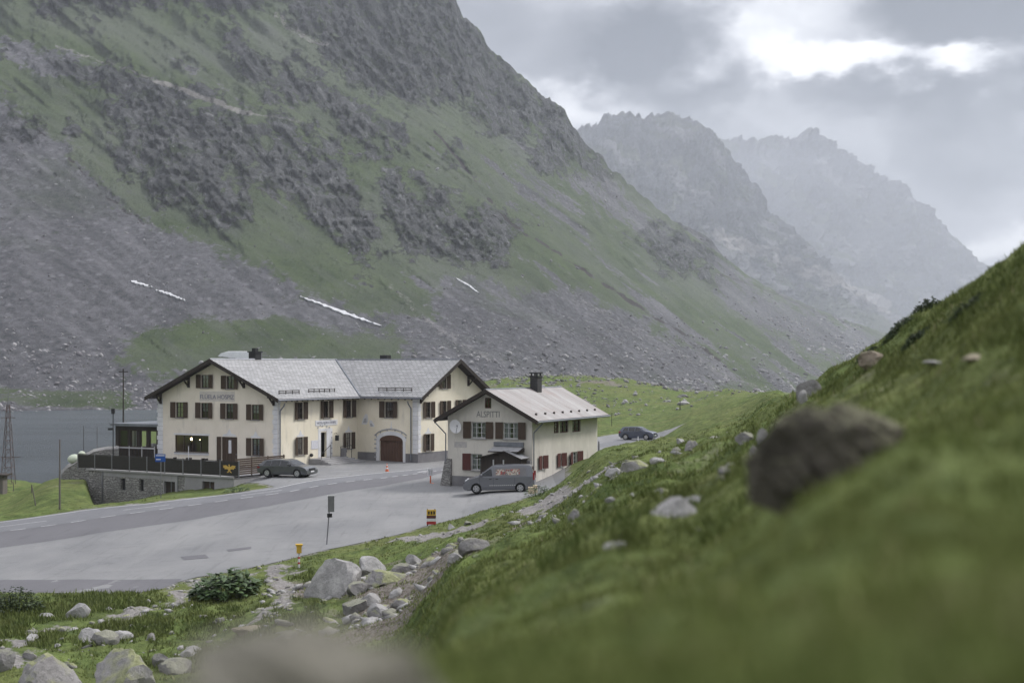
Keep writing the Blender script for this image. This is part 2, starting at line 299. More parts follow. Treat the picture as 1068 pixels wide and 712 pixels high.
# ------------------------------------------------------------------ ground material
def ground_material():
    g = G('alpine_turf')
    big = g.noise(.09, 5); mid = g.noise(.75, 7, .65); fine = g.noise(7, 5, .7); clump = g.noise(2.2, 4, .6, stretch=(1, 1, .4))
    c = g.mix(g.rng(mid, .35, .65), (.052, .078, .024), (.145, .190, .058))
    c = g.mix(g.rng(big, .42, .62, 0, .55), c, (.150, .155, .060))
    c = g.mix(g.rng(clump, .5, .68, 0, .75), c, (.030, .044, .015))
    c = g.mix(g.rng(fine, .56, .72, 0, .5), c, (.16, .165, .075))
    # small stones and bare soil showing through
    soil = g.mix(g.rng(fine, .4, .6), (.10, .085, .07), (.22, .20, .18))
    c = g.mix(g.rng(g.ma('ADD', g.attr('dirt'), g.ma('MULTIPLY', g.ma('SUBTRACT', mid, .5), .9)), .45, .6), c, soil)
    v = g.voro(1.6); st = g.rng(v, .16, .11); pick = g.rng(g.noise(.35, 3), .52, .6)
    stone = g.mix(g.rng(g.noise(3, 5), .35, .65), (.20, .20, .20), (.40, .39, .385))
    sm = g.ma('MULTIPLY', g.ma('MULTIPLY', st, pick), g.attr('stony'), True)
    c = g.mix(sm, c, stone)
    grav = g.mix(g.rng(g.noise(5, 6, .7), .35, .65), (.17, .16, .155), (.30, .285, .275))
    pm = g.rng(g.ma('ADD', g.attr('path'), g.ma('MULTIPLY', g.ma('SUBTRACT', g.noise(1.4, 6, .7), .5), 2.2)), .45, .62)
    c = g.mix(pm, c, grav)
    h = g.ma('ADD', g.ma('MULTIPLY', mid, 1.2), g.ma('ADD', g.ma('MULTIPLY', fine, .35), g.ma('MULTIPLY', sm, .8)))
    return g.done(c, .95, g.bump(h, .9, .35), .1)
MT = ground_material()
YP = np.where(GY > .2, GY, .2); PXG = CX+F*GX/YP; PYG = HY+(CH-HN)*F/YP
front = GY > .5
path_px = [(425,561),(470,556),(505,549),(535,540),(560,529),(585,518),(612,505),(640,492)]
pathw = [on_ground(*p, ymin=45) for p in path_px]
jx, jy = fbm(GX/2.2, GY/2.2, 4, 81)*1.3, fbm(GX/2.2, GY/2.2, 4, 83)*1.3
path = sstep(1.8, .5, polydist(GX+jx*.5, GY+jy*.5, pathw))
side = [on_ground(*p, ymin=45) for p in ((196,606),(206,612),(180,628),(150,640),(120,650),(60,655))]
path = np.maximum(path, .75*sstep(1.5, .0, polydist(GX+jx, GY+jy, side)))
side2 = [on_ground(*p, ymin=45) for p in ((283,592),(300,612),(292,630),(262,648))]
path = np.maximum(path, .75*sstep(1.3, .0, polydist(GX+jx, GY+jy, side2)))
side3 = [on_ground(*p, ymin=40) for p in ((-20,668),(12,668),(20,700))]
path = np.maximum(path, .7*sstep(.8, .1, polydist(GX+jx, GY+jy, side3)))
# grey shoulder just below the lot, bottom left
path = np.maximum(path, 1.1*0*GX)
edge = sstep(-.9, -.1, dpave)*.6
path = np.maximum(path, edge)
rub = np.exp(-(polydist(GX, GY, [on_ground(*p, ymin=40) for p in ((340,605),(420,610),(440,640),(400,655))])/3.0)**2)
dirt = .75*rub+.5*np.exp(-(polydist(GX, GY, pathw[3:])/2.6)**2)+.45*sstep(.5, .75, fbm(GX/6, GY/6, 3, 77)*.5+.5)
dirt = np.maximum(dirt, .62*sstep(-.05, .35, fbm(GX/16, GY/16, 4, 78))*sstep(300, 370, GY)*sstep(-75, -30, GX)*sstep(110, 60, GX))
stony = .3+.7*sstep(190, 260, GY)+.7*sstep(.0, .4, fbm(GX/14, GY/14, 3, 5))
terrain = tagk(grid_mesh('ground', GX, GY, HN, [MT], dict(path=path, dirt=dirt, stony=np.clip(stony, 0, 1))), 'structure')
# ------------------------------------------------------------------ paved sheets, markings
def drape(name, poly, off, material, step=1.5):
    bm = bmesh.new()
    a = [Vector((x, y, 0)) for x, y in poly]; vs = [bm.verts.new(v) for v in a]
    for t in tessellate_polygon([a]): bm.faces.new([vs[i] for i in t])
    xs = [p[0] for p in poly]; ys = [p[1] for p in poly]
    for lo, hi, n in ((min(xs), max(xs), Vector((1,0,0))), (min(ys), max(ys), Vector((0,1,0)))):
        k = math.ceil(lo/step)*step
        while k < hi:
            bmesh.ops.bisect_plane(bm, geom=bm.verts[:]+bm.edges[:]+bm.faces[:], plane_co=n*k, plane_no=n, dist=1e-5); k += step
    for v in bm.verts: v.co.z = Hs(v.co.x, v.co.y)+off
    bmesh.ops.recalc_face_normals(bm, faces=bm.faces)
    if sum(f.normal.z for f in bm.faces) < 0: bmesh.ops.reverse_faces(bm, faces=bm.faces)
    me = bpy.data.meshes.new(name); bm.to_mesh(me); bm.free(); me.materials.append(material)
    o = bpy.data.objects.new(name, me); COL.objects.link(o); return o
def asphalt(name, a, b, crack=.5):
    g = G(name); n1 = g.noise(.22, 6, .65, stretch=(1, .45, 1)); n2 = g.noise(14, 4, .8); n3 = g.noise(1.1, 6, .7, stretch=(.5, 1.6, 1))
    c = g.mix(g.rng(n1, .35, .65), a, b); c = g.mix(g.rng(n2, .35, .7, 0, .35), c, tuple(x*1.5 for x in b))
    c = g.mix(g.rng(n3, .55, .75, 0, crack), c, tuple(x*.62 for x in a))
    n4 = g.noise(.6, 7, .75, stretch=(.35, 1.2, 1), dist=1.5); c = g.mix(g.rng(n4, .60, .64, 0, crack*.7), c, tuple(x*.6 for x in a)); c = g.mix(g.rng(n4, .36, .3, 0, crack*.6), c, tuple(x*1.25 for x in b))
    n5 = g.noise(.9, 5, .6, stretch=(3.2, .22, 1)); c = g.mix(g.rng(n5, .55, .72, 0, .4), c, tuple(x*.7 for x in a))
    return g.done(c, g.rng(n1, .3, .7, .62, .85), g.bump(n2, .3, .02), .35)
M_lot = asphalt('worn_asphalt', (.128, .130, .136), (.195, .195, .197))
M_road = asphalt('road_asphalt', (.108, .110, .120), (.142, .144, .155), .35)
M_patch = asphalt('patched_asphalt', (.085, .084, .092), (.112, .110, .120), .3)
M_paint = mat('road_paint', (.62, .62, .62), .6, (3, 6), var=(.36, .36, .37))
tagk(drape('parking_area', LOT, .0, M_lot), 'structure')
far_px = [(-150,562.5),(0,544.5),(90,532),(150,526),(232,516.5),(287,509.5)]
near_px = [(-150,574),(0,554.5),(100,540.5),(200,527),(300,513),(400,498.5),(465,489.5)]
farw = [on_ground(*p, ymin=80) for p in far_px]+[(-12.4,118.6),(-6.4,128.4),(2.5,146.5),(8.5,160),(14,176),(21,195)]
nearw = [on_ground(*p, ymin=80) for p in near_px]+[(0,137),(6,149),(12,162),(16.5,172.5),(19.5,180)]
tagk(drape('road', farw+nearw[::-1], .012, M_road), 'structure')
strip = [on_ground(*p, ymin=72) for p in ((-150,595),(0,571),(100,556),(200,542),(330,518),(400,506.5),(440,499),(464,491.5))]
tagk(drape('patched_road_strip', nearw[:7]+strip[::-1], .006, M_patch), 'structure')
dark = [on_ground(*p, ymin=50) for p in ((-150,604.5),(0,604.5),(100,604),(190,603.5),(186,606.5),(168,613.5),(130,618.5),(60,617.6),(0,616.6),(-150,616.6))]
tagk(drape('gravelly_shoulder', dark, .006, M_patch, 1.0), 'structure')
for i_, q_ in enumerate((((188,580.5),(214,578),(218,581.5),(192,584)), ((236,573),(262,570),(262,572),(238,575)))):
    tagk(drape('asphalt_patch', [on_ground(*p, ymin=55) for p in q_], .012, M_patch, 1.0), 'structure')
def lerp(a, b, t): return (a[0]+(b[0]-a[0])*t, a[1]+(b[1]-a[1])*t)
def along(line, t):
    for a, b in zip(line[:-1], line[1:]):
        d = math.dist(a, b)
        if t <= d: u = ((b[0]-a[0])/d, (b[1]-a[1])/d); return lerp(a, b, t/d), u
        t -= d
    a, b = line[-2], line[-1]; d = math.dist(a, b); return b, ((b[0]-a[0])/d, (b[1]-a[1])/d)
def marking(name, line, t0, t1, wd, off=.018):
    k = max(1, int((t1-t0)/2)); lft = []; rgt = []
    for i in range(k+1):
        (x, y), (ux, uy) = along(line, t0+(t1-t0)*i/k)
        lft.append((x-uy*wd/2, y+ux*wd/2)); rgt.append((x+uy*wd/2, y-ux*wd/2))
    return lft+rgt[::-1]
def shift(line, d):
    r = []
    for i, p in enumerate(line):
        a = line[max(i-1, 0)]; b = line[min(i+1, len(line)-1)]; q = math.dist(a, b); r.append((p[0]-(b[1]-a[1])/q*d, p[1]+(b[0]-a[0])/q*d))
    return r
def length(line): return sum(math.dist(a, b) for a, b in zip(line[:-1], line[1:]))
def marks(name, polys):
    bm = bmesh.new()
    for p in polys:
        vs = [bm.verts.new((x, y, Hs(x, y)+.02)) for x, y in p]; n = len(vs)//2
        for i in range(n-1): bm.faces.new([vs[i], vs[i+1], vs[2*n-2-i], vs[2*n-1-i]])
    bmesh.ops.recalc_face_normals(bm, faces=bm.faces)
    if sum(f.normal.z for f in bm.faces) < 0: bmesh.ops.reverse_faces(bm, faces=bm.faces)
    me = bpy.data.meshes.new(name); bm.to_mesh(me); bm.free(); me.materials.append(M_paint)
    o = bpy.data.objects.new(name, me); COL.objects.link(o); return tagk(o, 'structure')
nl = nearw[:9]; fl = farw[:10]; nin = shift(nl, -.1)
marks('dashed_edge_line', [marking('', nl, t, t+1.0, .16) for t in np.arange(0, length(nl)-1, 2.0)])
marks('solid_edge_line', [marking('', fl, 0, 52, .16)])
marks('dashed_far_edge_line', [marking('', fl, t, t+1.1, .15) for t in np.arange(54, length(fl)-2, 2.2)])
mid_px = [(-150,573),(0,551.0),(45,543.5),(234,518.8),(330,506.5),(400,496.5),(470,486)]
midl = [lerp(along(fl, t)[0], min(nl, key=lambda p: 0), 0) for t in (0,)]
cen = [lerp(farw[i], along(nearw, length(farw[:i+1]) if i else 0)[0], .52) for i in range(6)]
marks('lane_line', [marking('', cen, t, t+3.2, .14) for t in np.arange(1, length(cen)-3, 8.5)])
marks('stop_line', [marking('', [on_ground(*p, ymin=100) for p in ((436,492.5),(466,487.5))], 0, 3.5, .22), marking('', [on_ground(*p, ymin=100) for p in ((330,497),(372,494.5))], 0, 3.2, .12),
   marking('', [on_ground(*p, ymin=100) for p in ((345,492),(390,490))], 0, 3.2, .10)])
# ------------------------------------------------------------------ lake
g = G('lake_water'); n1 = g.noise(.22, 4, .6, stretch=(.35, 1.3, 1)); n2 = g.noise(1.0, 5, .7, stretch=(.5, 1.2, 1)); n3 = g.noise(.02, 3, stretch=(.5, 1.6, 1))
c = g.mix(g.rng(n3, .4, .6), (.026, .040, .052), (.055, .072, .086))
c = g.mix(g.rng(n2, .5, .7, 0, .5), c, (.085, .10, .115)); M_water = g.done(c, .22, g.bump(g.ma('ADD', g.ma('MULTIPLY', n1, 2.6), g.ma('MULTIPLY', n2, 1.6)), 1.0, .8), .5)
lp = [(-520,130),(-30,165),(20,215),(20,400),(-40,480),(-520,500)]
lk = tri_mesh('lake', [(x, y, -6.2) for x, y in lp], [[0,1,2],[0,2,3],[0,3,4],[0,4,5]], [M_water]); tagk(lk, 'structure')
# ------------------------------------------------------------------ mountains
M1at = None
def mountain_material(name, grassA, grassB, rockA, rockB, screeA, screeB, sc_=1.0):
    g = G(name)
    ST = (1, .42, .9); big = g.noise(.006*sc_, 6, .62); mid = g.noise(.035*sc_, 8, .7, stretch=ST); fine = g.noise(.22*sc_, 8, .75, stretch=ST)
    crag = g.voro(.05*sc_, 'F1', stretch=(1, 1, .45)); crk = g.noise(.05*sc_, 9, .72, stretch=(1.3, .6, .5), dist=1.4)
    gr = g.mix(g.rng(mid, .35, .65), grassA, grassB); gr = g.mix(g.rng(big, .4, .62, 0, .6), gr, tuple(.5*(a+b)*.9+.02 for a, b in zip(grassB, screeB)))
    gr = g.mix(g.rng(fine, .58, .72, 0, .45), gr, screeB)
    rk = g.mix(g.rng(crk, .36, .62), rockA, rockB); rk = g.mix(g.rng(fine, .46, .62, 0, .5), rk, tuple(v*.5 for v in rockA))
    rk = g.mix(g.rng(g.noise(.045*sc_, 7, .72, stretch=ST), .53, .60, 0, .85), rk, grassA); rk = g.mix(g.rng(g.noise(.09*sc_, 7, .72, stretch=(1.4, .5, .5)), .57, .66, 0, .8), rk, tuple(min(1, v*1.5) for v in rockB))
    sc = g.mix(g.rng(fine, .36, .64), screeA, screeB); v = g.voro(.14*sc_, stretch=ST); sc = g.mix(g.rng(v, .30, .14, 0, .6), sc, tuple(min(1, a*1.45) for a in screeB))
    sc = g.mix(g.rng(big, .55, .68, 0, .45), sc, grassA)
    jit = g.ma('MULTIPLY', g.ma('SUBTRACT', mid, .5), 2.6); jf = g.ma('MULTIPLY', g.ma('SUBTRACT', fine, .5), 1.8)
    sk = g.attr('streak'); sc = g.mix(g.rng(sk, .5, .8, 0, .55), sc, tuple(v*1.35 for v in screeB)); sc = g.mix(g.rng(sk, .45, .2, 0, .5), sc, tuple(v*.75 for v in screeA)); gr = g.mix(g.rng(sk, .52, .85, 0, .35), gr, screeB); rk = g.mix(g.attr('cloud_shade'), rk, g.mix(.5, rk, (.03,.032,.038)))  # last mix paints cloud shade into the rock colour
    c = g.mix(g.rng(g.ma('ADD', g.ma('ADD', g.attr('scree'), jit), jf), .42, .62), gr, sc)
    rm = g.rng(g.ma('ADD', g.ma('ADD', g.attr('rock'), jit), jf), .42, .58); c = g.mix(rm, c, rk)
    c = g.mix(g.rng(g.ma('ADD', g.attr('pale'), g.ma('MULTIPLY', jf, .6)), .4, .65), c, g.mix(fine, (.26, .25, .24), (.42, .40, .385)))
    c = g.mix(g.rng(g.ma('ADD', g.attr('gully'), g.ma('MULTIPLY', jf, .6)), .4, .65), c, (.055, .045, .045))
    h = g.ma('ADD', g.ma('MULTIPLY', fine, 1.0), g.ma('MULTIPLY', g.ma('MULTIPLY', crk, rm), 4.5))
    return g.done(c, .95, g.bump(h, 1.0, 9/sc_), .1)
def mountain(name, cols, x0, x1, nu, nv, material, attrfn, dispfn, behind=True):
    """cols: picture direction -> list of (distance, row|z) from the foot to the crest, then the back slope"""
    ks = sorted(cols); nv_ = nv
    U = np.linspace(x0, x1, nu); T = np.linspace(0, 1, nv)
    YY = []; ZZ = []
    for k in ks:
        Ys = []; Zs = []
        for t in cols[k]:
            Ys.append(t[0]); Zs.append(t[2] if len(t) == 3 else CH-(t[1]-HY)/F*t[0])
        # parameter by picture row span so the rows of the mesh are even on the visible face
        Ys = np.array(Ys, float); Zs = np.array(Zs, float); s = np.concatenate([[0], np.cumsum(np.hypot(np.diff(Ys), np.diff(Zs)*1.5)/Ys[1:])])
        vis = s/s[-1]
        tt = T/.86; YY.append(np.where(tt <= 1, np.interp(np.minimum(tt, 1), vis, Ys), Ys[-1]*(1+(tt-1)*3.0)))
        ZZ.append(np.where(tt <= 1, np.interp(np.minimum(tt, 1), vis, Zs), Zs[-1]*(1-(tt-1)*3.5)-20*(tt-1)))
    YY = catmull(U, np.array(ks, float), np.array(YY)); ZZ = catmull(U, np.array(ks, float), np.array(ZZ))
    k2 = np.array([.1, .2, .4, .2, .1]); k2 /= k2.sum()
    XX = (U[:, None]-CX)/F*YY
    px = np.broadcast_to(U[:, None], YY.shape); py = HY+(CH-ZZ)*F/YY
    at = attrfn(px, py, XX, YY, ZZ)
    dY, dZ = dispfn(px, py, XX, YY, ZZ, T[None, :]/.86, at)
    YY = YY+dY; ZZ = ZZ+dZ
    o = tagk(grid_mesh(name, XX, YY, ZZ, [material], at), 'structure')
    return o, XX, YY, ZZ
M1C = {
 -900: [(380,Zq,-12),(450,Zq,0),(700,Zq,80),(1000,Zq,240),(1400,Zq,560),(1700,Zq,800)],
 -300: [(410,Zq,-10),(470,425),(560,390),(680,330),(900,190),(1080,90),(1260,-10),(1500,-160),(1640,-260)],
 0: [(430,Zq,-10),(474,427),(560,402),(680,330),(900,200),(1080,100),(1260,0),(1500,-150),(1640,-250)],
 120: [(450,Zq,-10),(492,426),(585,402),(720,336),(910,230),(1100,125),(1300,20),(1550,-110),(1720,-210)],
 250: [(490,Zq,-9),(540,421),(610,400),(760,340),(930,250),(1120,150),(1340,50),(1600,-60),(1850,-180)],
 370: [(540,Zq,-7),(600,412),(670,395),(820,340),(1000,262),(1200,170),(1450,75),(1700,-20),(1900,-90)],
 470: [(570,Zq,-6),(640,404),(720,385),(880,340),(1080,270),(1320,180),(1600,90),(1850,15),(1900,-3)],
 490: [(580,Zq,-6),(650,404),(740,385),(900,340),(1110,270),(1350,182),(1600,105),(1850,48),(1905,30)],
 540: [(620,Zq,-6),(690,402),(780,385),(1020,320),(1350,230),(1650,150),(1850,105),(1960,76)],
 580: [(700,Zq,-8),(760,402),(820,388),(1080,325),(1420,245),(1700,180),(1950,128),(2020,113)],
 620: [(760,Zq,-9),(820,403),(870,392),(1150,330),(1500,262),(1850,200),(2050,170),(2080,160)],
 633: [(780,Zq,-10),(840,403),(890,392),(1170,332),(1530,268),(1880,212),(2060,186),(2100,178)],
 660: [(800,Zq,-11),(880,403),(930,393),(1220,338),(1600,280),(1950,226),(2110,204),(2140,197)],
 700: [(850,Zq,-12),(930,403),(1000,394),(1300,347),(1700,296),(2050,252),(2180,236),(2220,230)],
 735: [(920,Zq,-14),(1000,404),(1100,394),(1450,350),(1850,304),(2200,268),(2330,252),(2350,246)],
 760: [(1000,Zq,-16),(1080,404),(1200,394),(1550,353),(2000,312),(2350,285),(2500,275)],
 850: [(1300,Zq,-22),(1400,404),(1700,382),(2000,362),(2500,337),(2900,322)],
 940: [(1700,Zq,-32),(1900,402),(2300,379),(2800,362),(3200,352)],
 1030: [(2200,Zq,-45),(2500,396),(3000,382),(3500,372)],
 1300: [(3000,Zq,-60),(3300,396),(4200,388),(4600,384)]}
def soft(px, py, poly, wd=8, j=14, seed=1):
    wd = wd*2; j = j*1.5; nx = fbm(px/34, py/34, 5, seed, .6)*j; ny = fbm(px/34, py/34, 5, seed+50, .6)*j; return sstep(-wd, wd, sdpoly(px+nx, py+ny, poly))
RK = [[(100,112),(140,90),(190,92),(250,118),(300,128),(340,155),(372,195),(405,262),(380,272),(330,235),(290,205),(265,195),(258,235),(235,250),(200,215),(165,210),(135,180),(115,140)],
      [(385,195),(400,180),(440,190),(480,205),(520,225),(545,245),(520,285),(470,280),(430,255),(410,235)],
      [(330,-60),(470,-20),(510,40),(560,90),(615,140),(640,185),(600,182),(560,172),(520,150),(490,120),(450,110),(400,110),(350,70),(300,20)],
      [(655,245),(700,234),(735,258),(742,298),(700,285),(670,262)],
      [(-300,-300),(400,-300),(380,20),(300,10),(240,20),(160,5),(60,20),(20,-10),(-100,-40)],
      [(245,50),(300,60),(350,90),(410,130),(430,170),(380,160),(330,120),(280,105),(250,80)],
      [(60,62),(110,70),(160,85),(150,100),(100,92),(70,80)]]
SC = [[(-900,-160),(-100,40),(0,103),(60,150),(110,200),(160,232),(230,258),(300,292),(400,342),(410,352),(330,345),(250,338),(150,345),(120,372),(160,395),(330,372),(420,390),(560,400),(540,430),(-900,460)],
      [(470,285),(540,305),(600,300),(640,320),(700,350),(770,395),(740,410),(560,408),(470,405),(410,380),(420,352),(470,350),(440,320)],
      [(395,330),(430,330),(500,355),(560,395),(520,405),(440,385)],
      [(0,40),(60,55),(110,72),(200,100),(180,110),(100,90),(30,75)],
      [(600,180),(640,200),(700,240),(690,262),(640,225),(590,190)],
      [(740,280),(800,310),(880,345),(950,352),(950,375),(870,375),(800,345),(750,310)]]
def a1(px, py, X, Y, Z):
    rock = np.zeros(px.shape); scree = np.zeros(px.shape)
    for i, p in enumerate(RK): rock = np.maximum(rock, soft(px, py, p, 9, 17, 11+i))
    for i, p in enumerate(SC): scree = np.maximum(scree, soft(px, py, p, 9, 12, 31+i))
    # streaks of debris that run down the fall line (to the lower right in the picture)
    a = R(37); s = px*math.sin(a)-py*math.cos(a); t = px*math.cos(a)+py*math.sin(a)
    st = fbm(s/11, t/170, 4, 61)*.5+.5; st2 = fbm(s/30, t/260, 3, 65)*.5+.5
    scree = np.maximum(scree, sstep(.44, .68, st)*.85*sstep(400, 600, px)); scree = np.maximum(scree, sstep(.52, .72, st)*.6*sstep(.45, .6, st2))
    scree = scree*(1-.8*sstep(22, 8, polydist(px, py, [(200,350),(290,345),(350,365),(400,372)])))*(1-.75*sstep(14, 4, polydist(px, py, [(0,412),(60,415),(130,418)])))
    fb = fbm(px/38, py/38, 4, 71); brk = fbm(px/11, py/13, 6, 73, .72); rock = rock*(1-.62*sstep(-.05, .35, brk))
    rock = np.maximum(rock, .55*sstep(.18, .42, fb)*sstep(330, 120, py)*sstep(720, 560, px))
    rock = rock*(1-.6*sstep(.1, .45, -fb)*sstep(40, 90, py))
    pxn = fbm(px/16, py/16, 4, 75)*9; px_, px = px, px+pxn
    pale = .75*sstep(6, .5, polydist(px, py, [(166,86),(190,95),(215,104),(238,113),(262,122)])*1.0)
    pale = np.maximum(pale, .5*sstep(3.5, .5, polydist(px, py, [(60,50),(100,62),(166,86)])))
    pale = np.maximum(pale, .5*sstep(4, .5, polydist(px, py, [(262,122),(290,124),(320,132)])))
    pale = np.maximum(pale, .42*sstep(9, 2, polydist(px, py, [(410,300),(440,330),(480,360),(540,385)])))
    pale = np.maximum(pale, .40*sstep(9, 2, polydist(px, py, [(600,310),(640,335),(680,355),(730,380),(790,405)])))
    pale = np.maximum(pale, .5*sstep(5, 2, polydist(px, py, [(290,20),(320,45),(345,52)])))
    px = px_
    gl = (.45+.55*sstep(-.2, .3, fbm(px/14, py/14, 3, 88)))*sstep(2.8, .4, polydist(px+perlin(px/12, py/12, 4)*3, py, [(455,140),(480,170),(505,205),(520,222),(545,243),(580,264),(620,290),(655,312),(690,335),(720,352),(748,376)]))
    gl = np.maximum(gl, (.25+.5*sstep(-.2, .3, fbm(px/12, py/12, 3, 89)))*sstep(3, .5, polydist(px, py+perlin(px/12, py/12, 4)*3, [(0,104),(30,128),(62,152),(88,180),(112,205),(150,232)])))
    gl = np.maximum(gl, .5*sstep(2.2, .6, polydist(px, py, [(745,285),(790,300),(850,325),(920,350)])))
    stk = fbm(s/9, t/150, 5, 67, .6)*.55+.5+fbm(px/60, py/60, 3, 69)*.3
    return dict(rock=rock, scree=scree, pale=pale, gully=gl, streak=stk, cloud_shade=sstep(190, 20, py)*.8)  # upper cliffs coloured darker to stand for cloud shade and vignetting
def d1(px, py, X, Y, Z, T, at):
    m = np.clip(T*4, 0, 1); rk = at['rock']
    a_ = R(58); s_r = px*math.sin(a_)-py*math.cos(a_); t_r = px*math.cos(a_)+py*math.sin(a_); ribs = fbm(s_r/17, t_r/52, 4, 91, .5, True)*.7+fbm(px/24, py/15, 4, 92, .5, True)*.5; med = fbm(px/46, py/70, 5, 95); fine = fbm(px/5.5, py/9, 4, 97, .6, True)
    sc = Y/1000
    a = R(37); s = px*math.sin(a)-py*math.cos(a); t = px*math.cos(a)+py*math.sin(a); gul = fbm(s/26, t/300, 4, 99, .5, True)
    dY = -(ribs*24+fine*4)*rk*sc*m - med*16*sc*m*(1-.6*at['scree']) - gul*12*sc*m*(1-rk)*(1-.75*at['scree'])-fbm(px/4, py/4, 3, 12)*2.0*sc*m
    dY += at['gully']*3*sc
    top = sstep(.80, 1.0, T)*(T <= 1.06)*sstep(440, 480, px)*sstep(1000, 640, px)
    cr = fbm(px/13+9, px*0, 5, 5, .6)*5+fbm(px/34, px*0, 3, 8)*7
    return dY, cr*sc*top*(.35+.65*sstep(720, 640, px))+fbm(px/3.5, py/3.5, 3, 15)*.5*sc*m
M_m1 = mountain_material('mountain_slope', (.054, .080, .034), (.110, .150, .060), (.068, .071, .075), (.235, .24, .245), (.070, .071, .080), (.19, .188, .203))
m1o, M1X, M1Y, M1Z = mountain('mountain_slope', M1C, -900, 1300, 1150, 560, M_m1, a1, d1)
M2C = {480: [(3360,250),(4570,180),(5376,150)], 560: [(3360,290),(4435,225),(5376,160),(5712,146)], 608: [(3494,280),(4570,205),(5443,150),(5779,134)],
 630: [(3562,275),(4570,205),(5443,142),(5779,125)], 645: [(3629,275),(4570,205),(5443,140),(5779,120)], 662: [(3696,280),(4704,205),(5510,145),(5779,128)], 680: [(3763,285),(4704,210),(5578,140),(5846,122)],
 705: [(3898,290),(4838,215),(5645,142),(5914,121)], 725: [(4032,300),(4906,225),(5645,155),(5914,137)], 753: [(4166,305),(4973,240),(5578,180),(5779,156)], 775: [(4301,315),(4973,262),(5578,200),(5752,182)],
 797: [(4435,325),(5040,275),(5510,225),(5645,208)], 840: [(4637,335),(5107,300),(5645,262)], 872: [(4838,345),(5242,318),(5779,291)], 940: [(5107,360),(6048,335)], 1010: [(5645,370),(6451,354)], 1100: [(6182,375),(6720,366)], 1300: [(6720,382),(7526,378)]}
def a2(px, py, X, Y, Z):
    a = R(36); s = px*math.sin(a)-py*math.cos(a); t = px*math.cos(a)+py*math.sin(a)
    st = fbm(s/14, t/120, 4, 161)*.5+.5; fb = fbm(px/30, py/30, 4, 171)*.5+.5
    rock = sstep(.35, .6, fb)*sstep(330, 250, py+ (px-800)*-.35); scree = sstep(.4, .6, st)
    pale = .7*sstep(12, 3, polydist(px, py+perlin(px/14, py/14, 6)*6, [(745,245),(780,262),(820,280),(875,296),(920,320)]))
    return dict(rock=np.clip(rock, 0, 1), scree=scree, pale=pale, gully=px*0, streak=st, cloud_shade=px*0)
def d2(px, py, X, Y, Z, T, at):
    m = np.clip(T*4, 0, 1); sc = Y/1000; ribs = fbm(px/16, py/50, 5, 191, .62, True); med = fbm(px/40, py/60, 5, 195); fine = fbm(px/5, py/8, 4, 197, .6, True)
    top = sstep(.8, 1, T)*(T <= 1.06)
    return -(ribs*26+med*40+fine*8)*sc*m, (fbm(px/9, px*0, 5, 25, .62)*6.5+fbm(px/28, px*0, 3, 18)*3)*sc*top
M_m2 = mountain_material('middle_mountain', (.055, .068, .040), (.085, .10, .055), (.045, .05, .062), (.19, .20, .22), (.10, .105, .115), (.21, .21, .22), .5)
mountain('middle_mountain', M2C, 480, 1300, 620, 300, M_m2, a2, d2)
M3C = {660: [(6486,300),(8970,200),(12144,150)], 740: [(6486,300),(8556,215),(11454,150)], 760: [(6486,300),(8418,215),(11040,150)], 800: [(6624,310),(8280,220),(10212,149)], 822: [(6624,310),(8280,220),(9798,146)],
 842: [(6624,315),(8280,220),(9522,139)], 862: [(6762,320),(8280,225),(9384,149)], 880: [(6762,320),(8280,235),(9246,164)], 905: [(6900,325),(8280,250),(9108,181)], 915: [(6900,325),(8280,255),(9108,186)],
 940: [(7038,335),(8280,275),(9108,205)], 975: [(7176,345),(8280,300),(9108,238)], 1000: [(7314,350),(8280,315),(9108,262)], 1013: [(7314,352),(8280,322),(9108,271)], 1040: [(7452,356),(8280,335),(9108,292)], 1080: [(7728,362),(9108,315)], 1200: [(8004,370),(9384,352)], 1500: [(8280,380),(9660,372)]}
def d3(px, py, X, Y, Z, T, at):
    m = np.clip(T*4, 0, 1); sc = Y/1000; ribs = fbm(px/17, py/50, 5, 291, .62, True); med = fbm(px/40, py/60, 5, 295); fine = fbm(px/5, py/8, 4, 297, .6, True)
    top = sstep(.8, 1, T)*(T <= 1.06)
    return -(ribs*30+med*45+fine*8)*sc*m, (fbm(px/8, px*0, 5, 35, .62)*3.5+fbm(px/26, px*0, 3, 38)*3)*sc*top
mountain('far_mountain', M3C, 660, 1500, 520, 240, M_m2, a2, d3)
# a surface point of the near mountain for a picture point
M1px = CX+F*M1X/M1Y; M1py = HY+(CH-M1Z)*F/M1Y
M1at = a1(M1px, M1py, M1X, M1Y, M1Z)
def on_m1(px, py):
    d = (M1px-px)**2+(M1py-py)**2; d[:, int(M1X.shape[1]*.86):] = 1e9; i = np.unravel_index(np.argmin(d), d.shape)
    return Vector((M1X[i], M1Y[i], M1Z[i]))
# ------------------------------------------------------------------ haze
hb = bpy.data.meshes.new('haze'); bmh = bmesh.new(); bmesh.ops.create_cube(bmh, size=1)
for v in bmh.verts: v.co = Vector((4600 if v.co.x > 0 else -3200, 13600 if v.co.y > 0 else -400, 1290 if v.co.z > 0 else -260))
bmh.to_mesh(hb); bmh.free(); mh = bpy.data.materials.new('haze'); mh.use_nodes = True; mh.node_tree.nodes.clear()
ho = mh.node_tree.nodes.new('ShaderNodeOutputMaterial'); hv = mh.node_tree.nodes.new('ShaderNodeVolumePrincipled')
hv.inputs['Color'].default_value = (.75, .79, .88, 1); hv.inputs['Density'].default_value = .000128; hv.inputs['Anisotropy'].default_value = .1
mh.node_tree.links.new(hv.outputs[0], ho.inputs['Volume']); hb.materials.append(mh)
hz = bpy.data.objects.new('haze', hb); COL.objects.link(hz); tagk(hz, 'stuff')
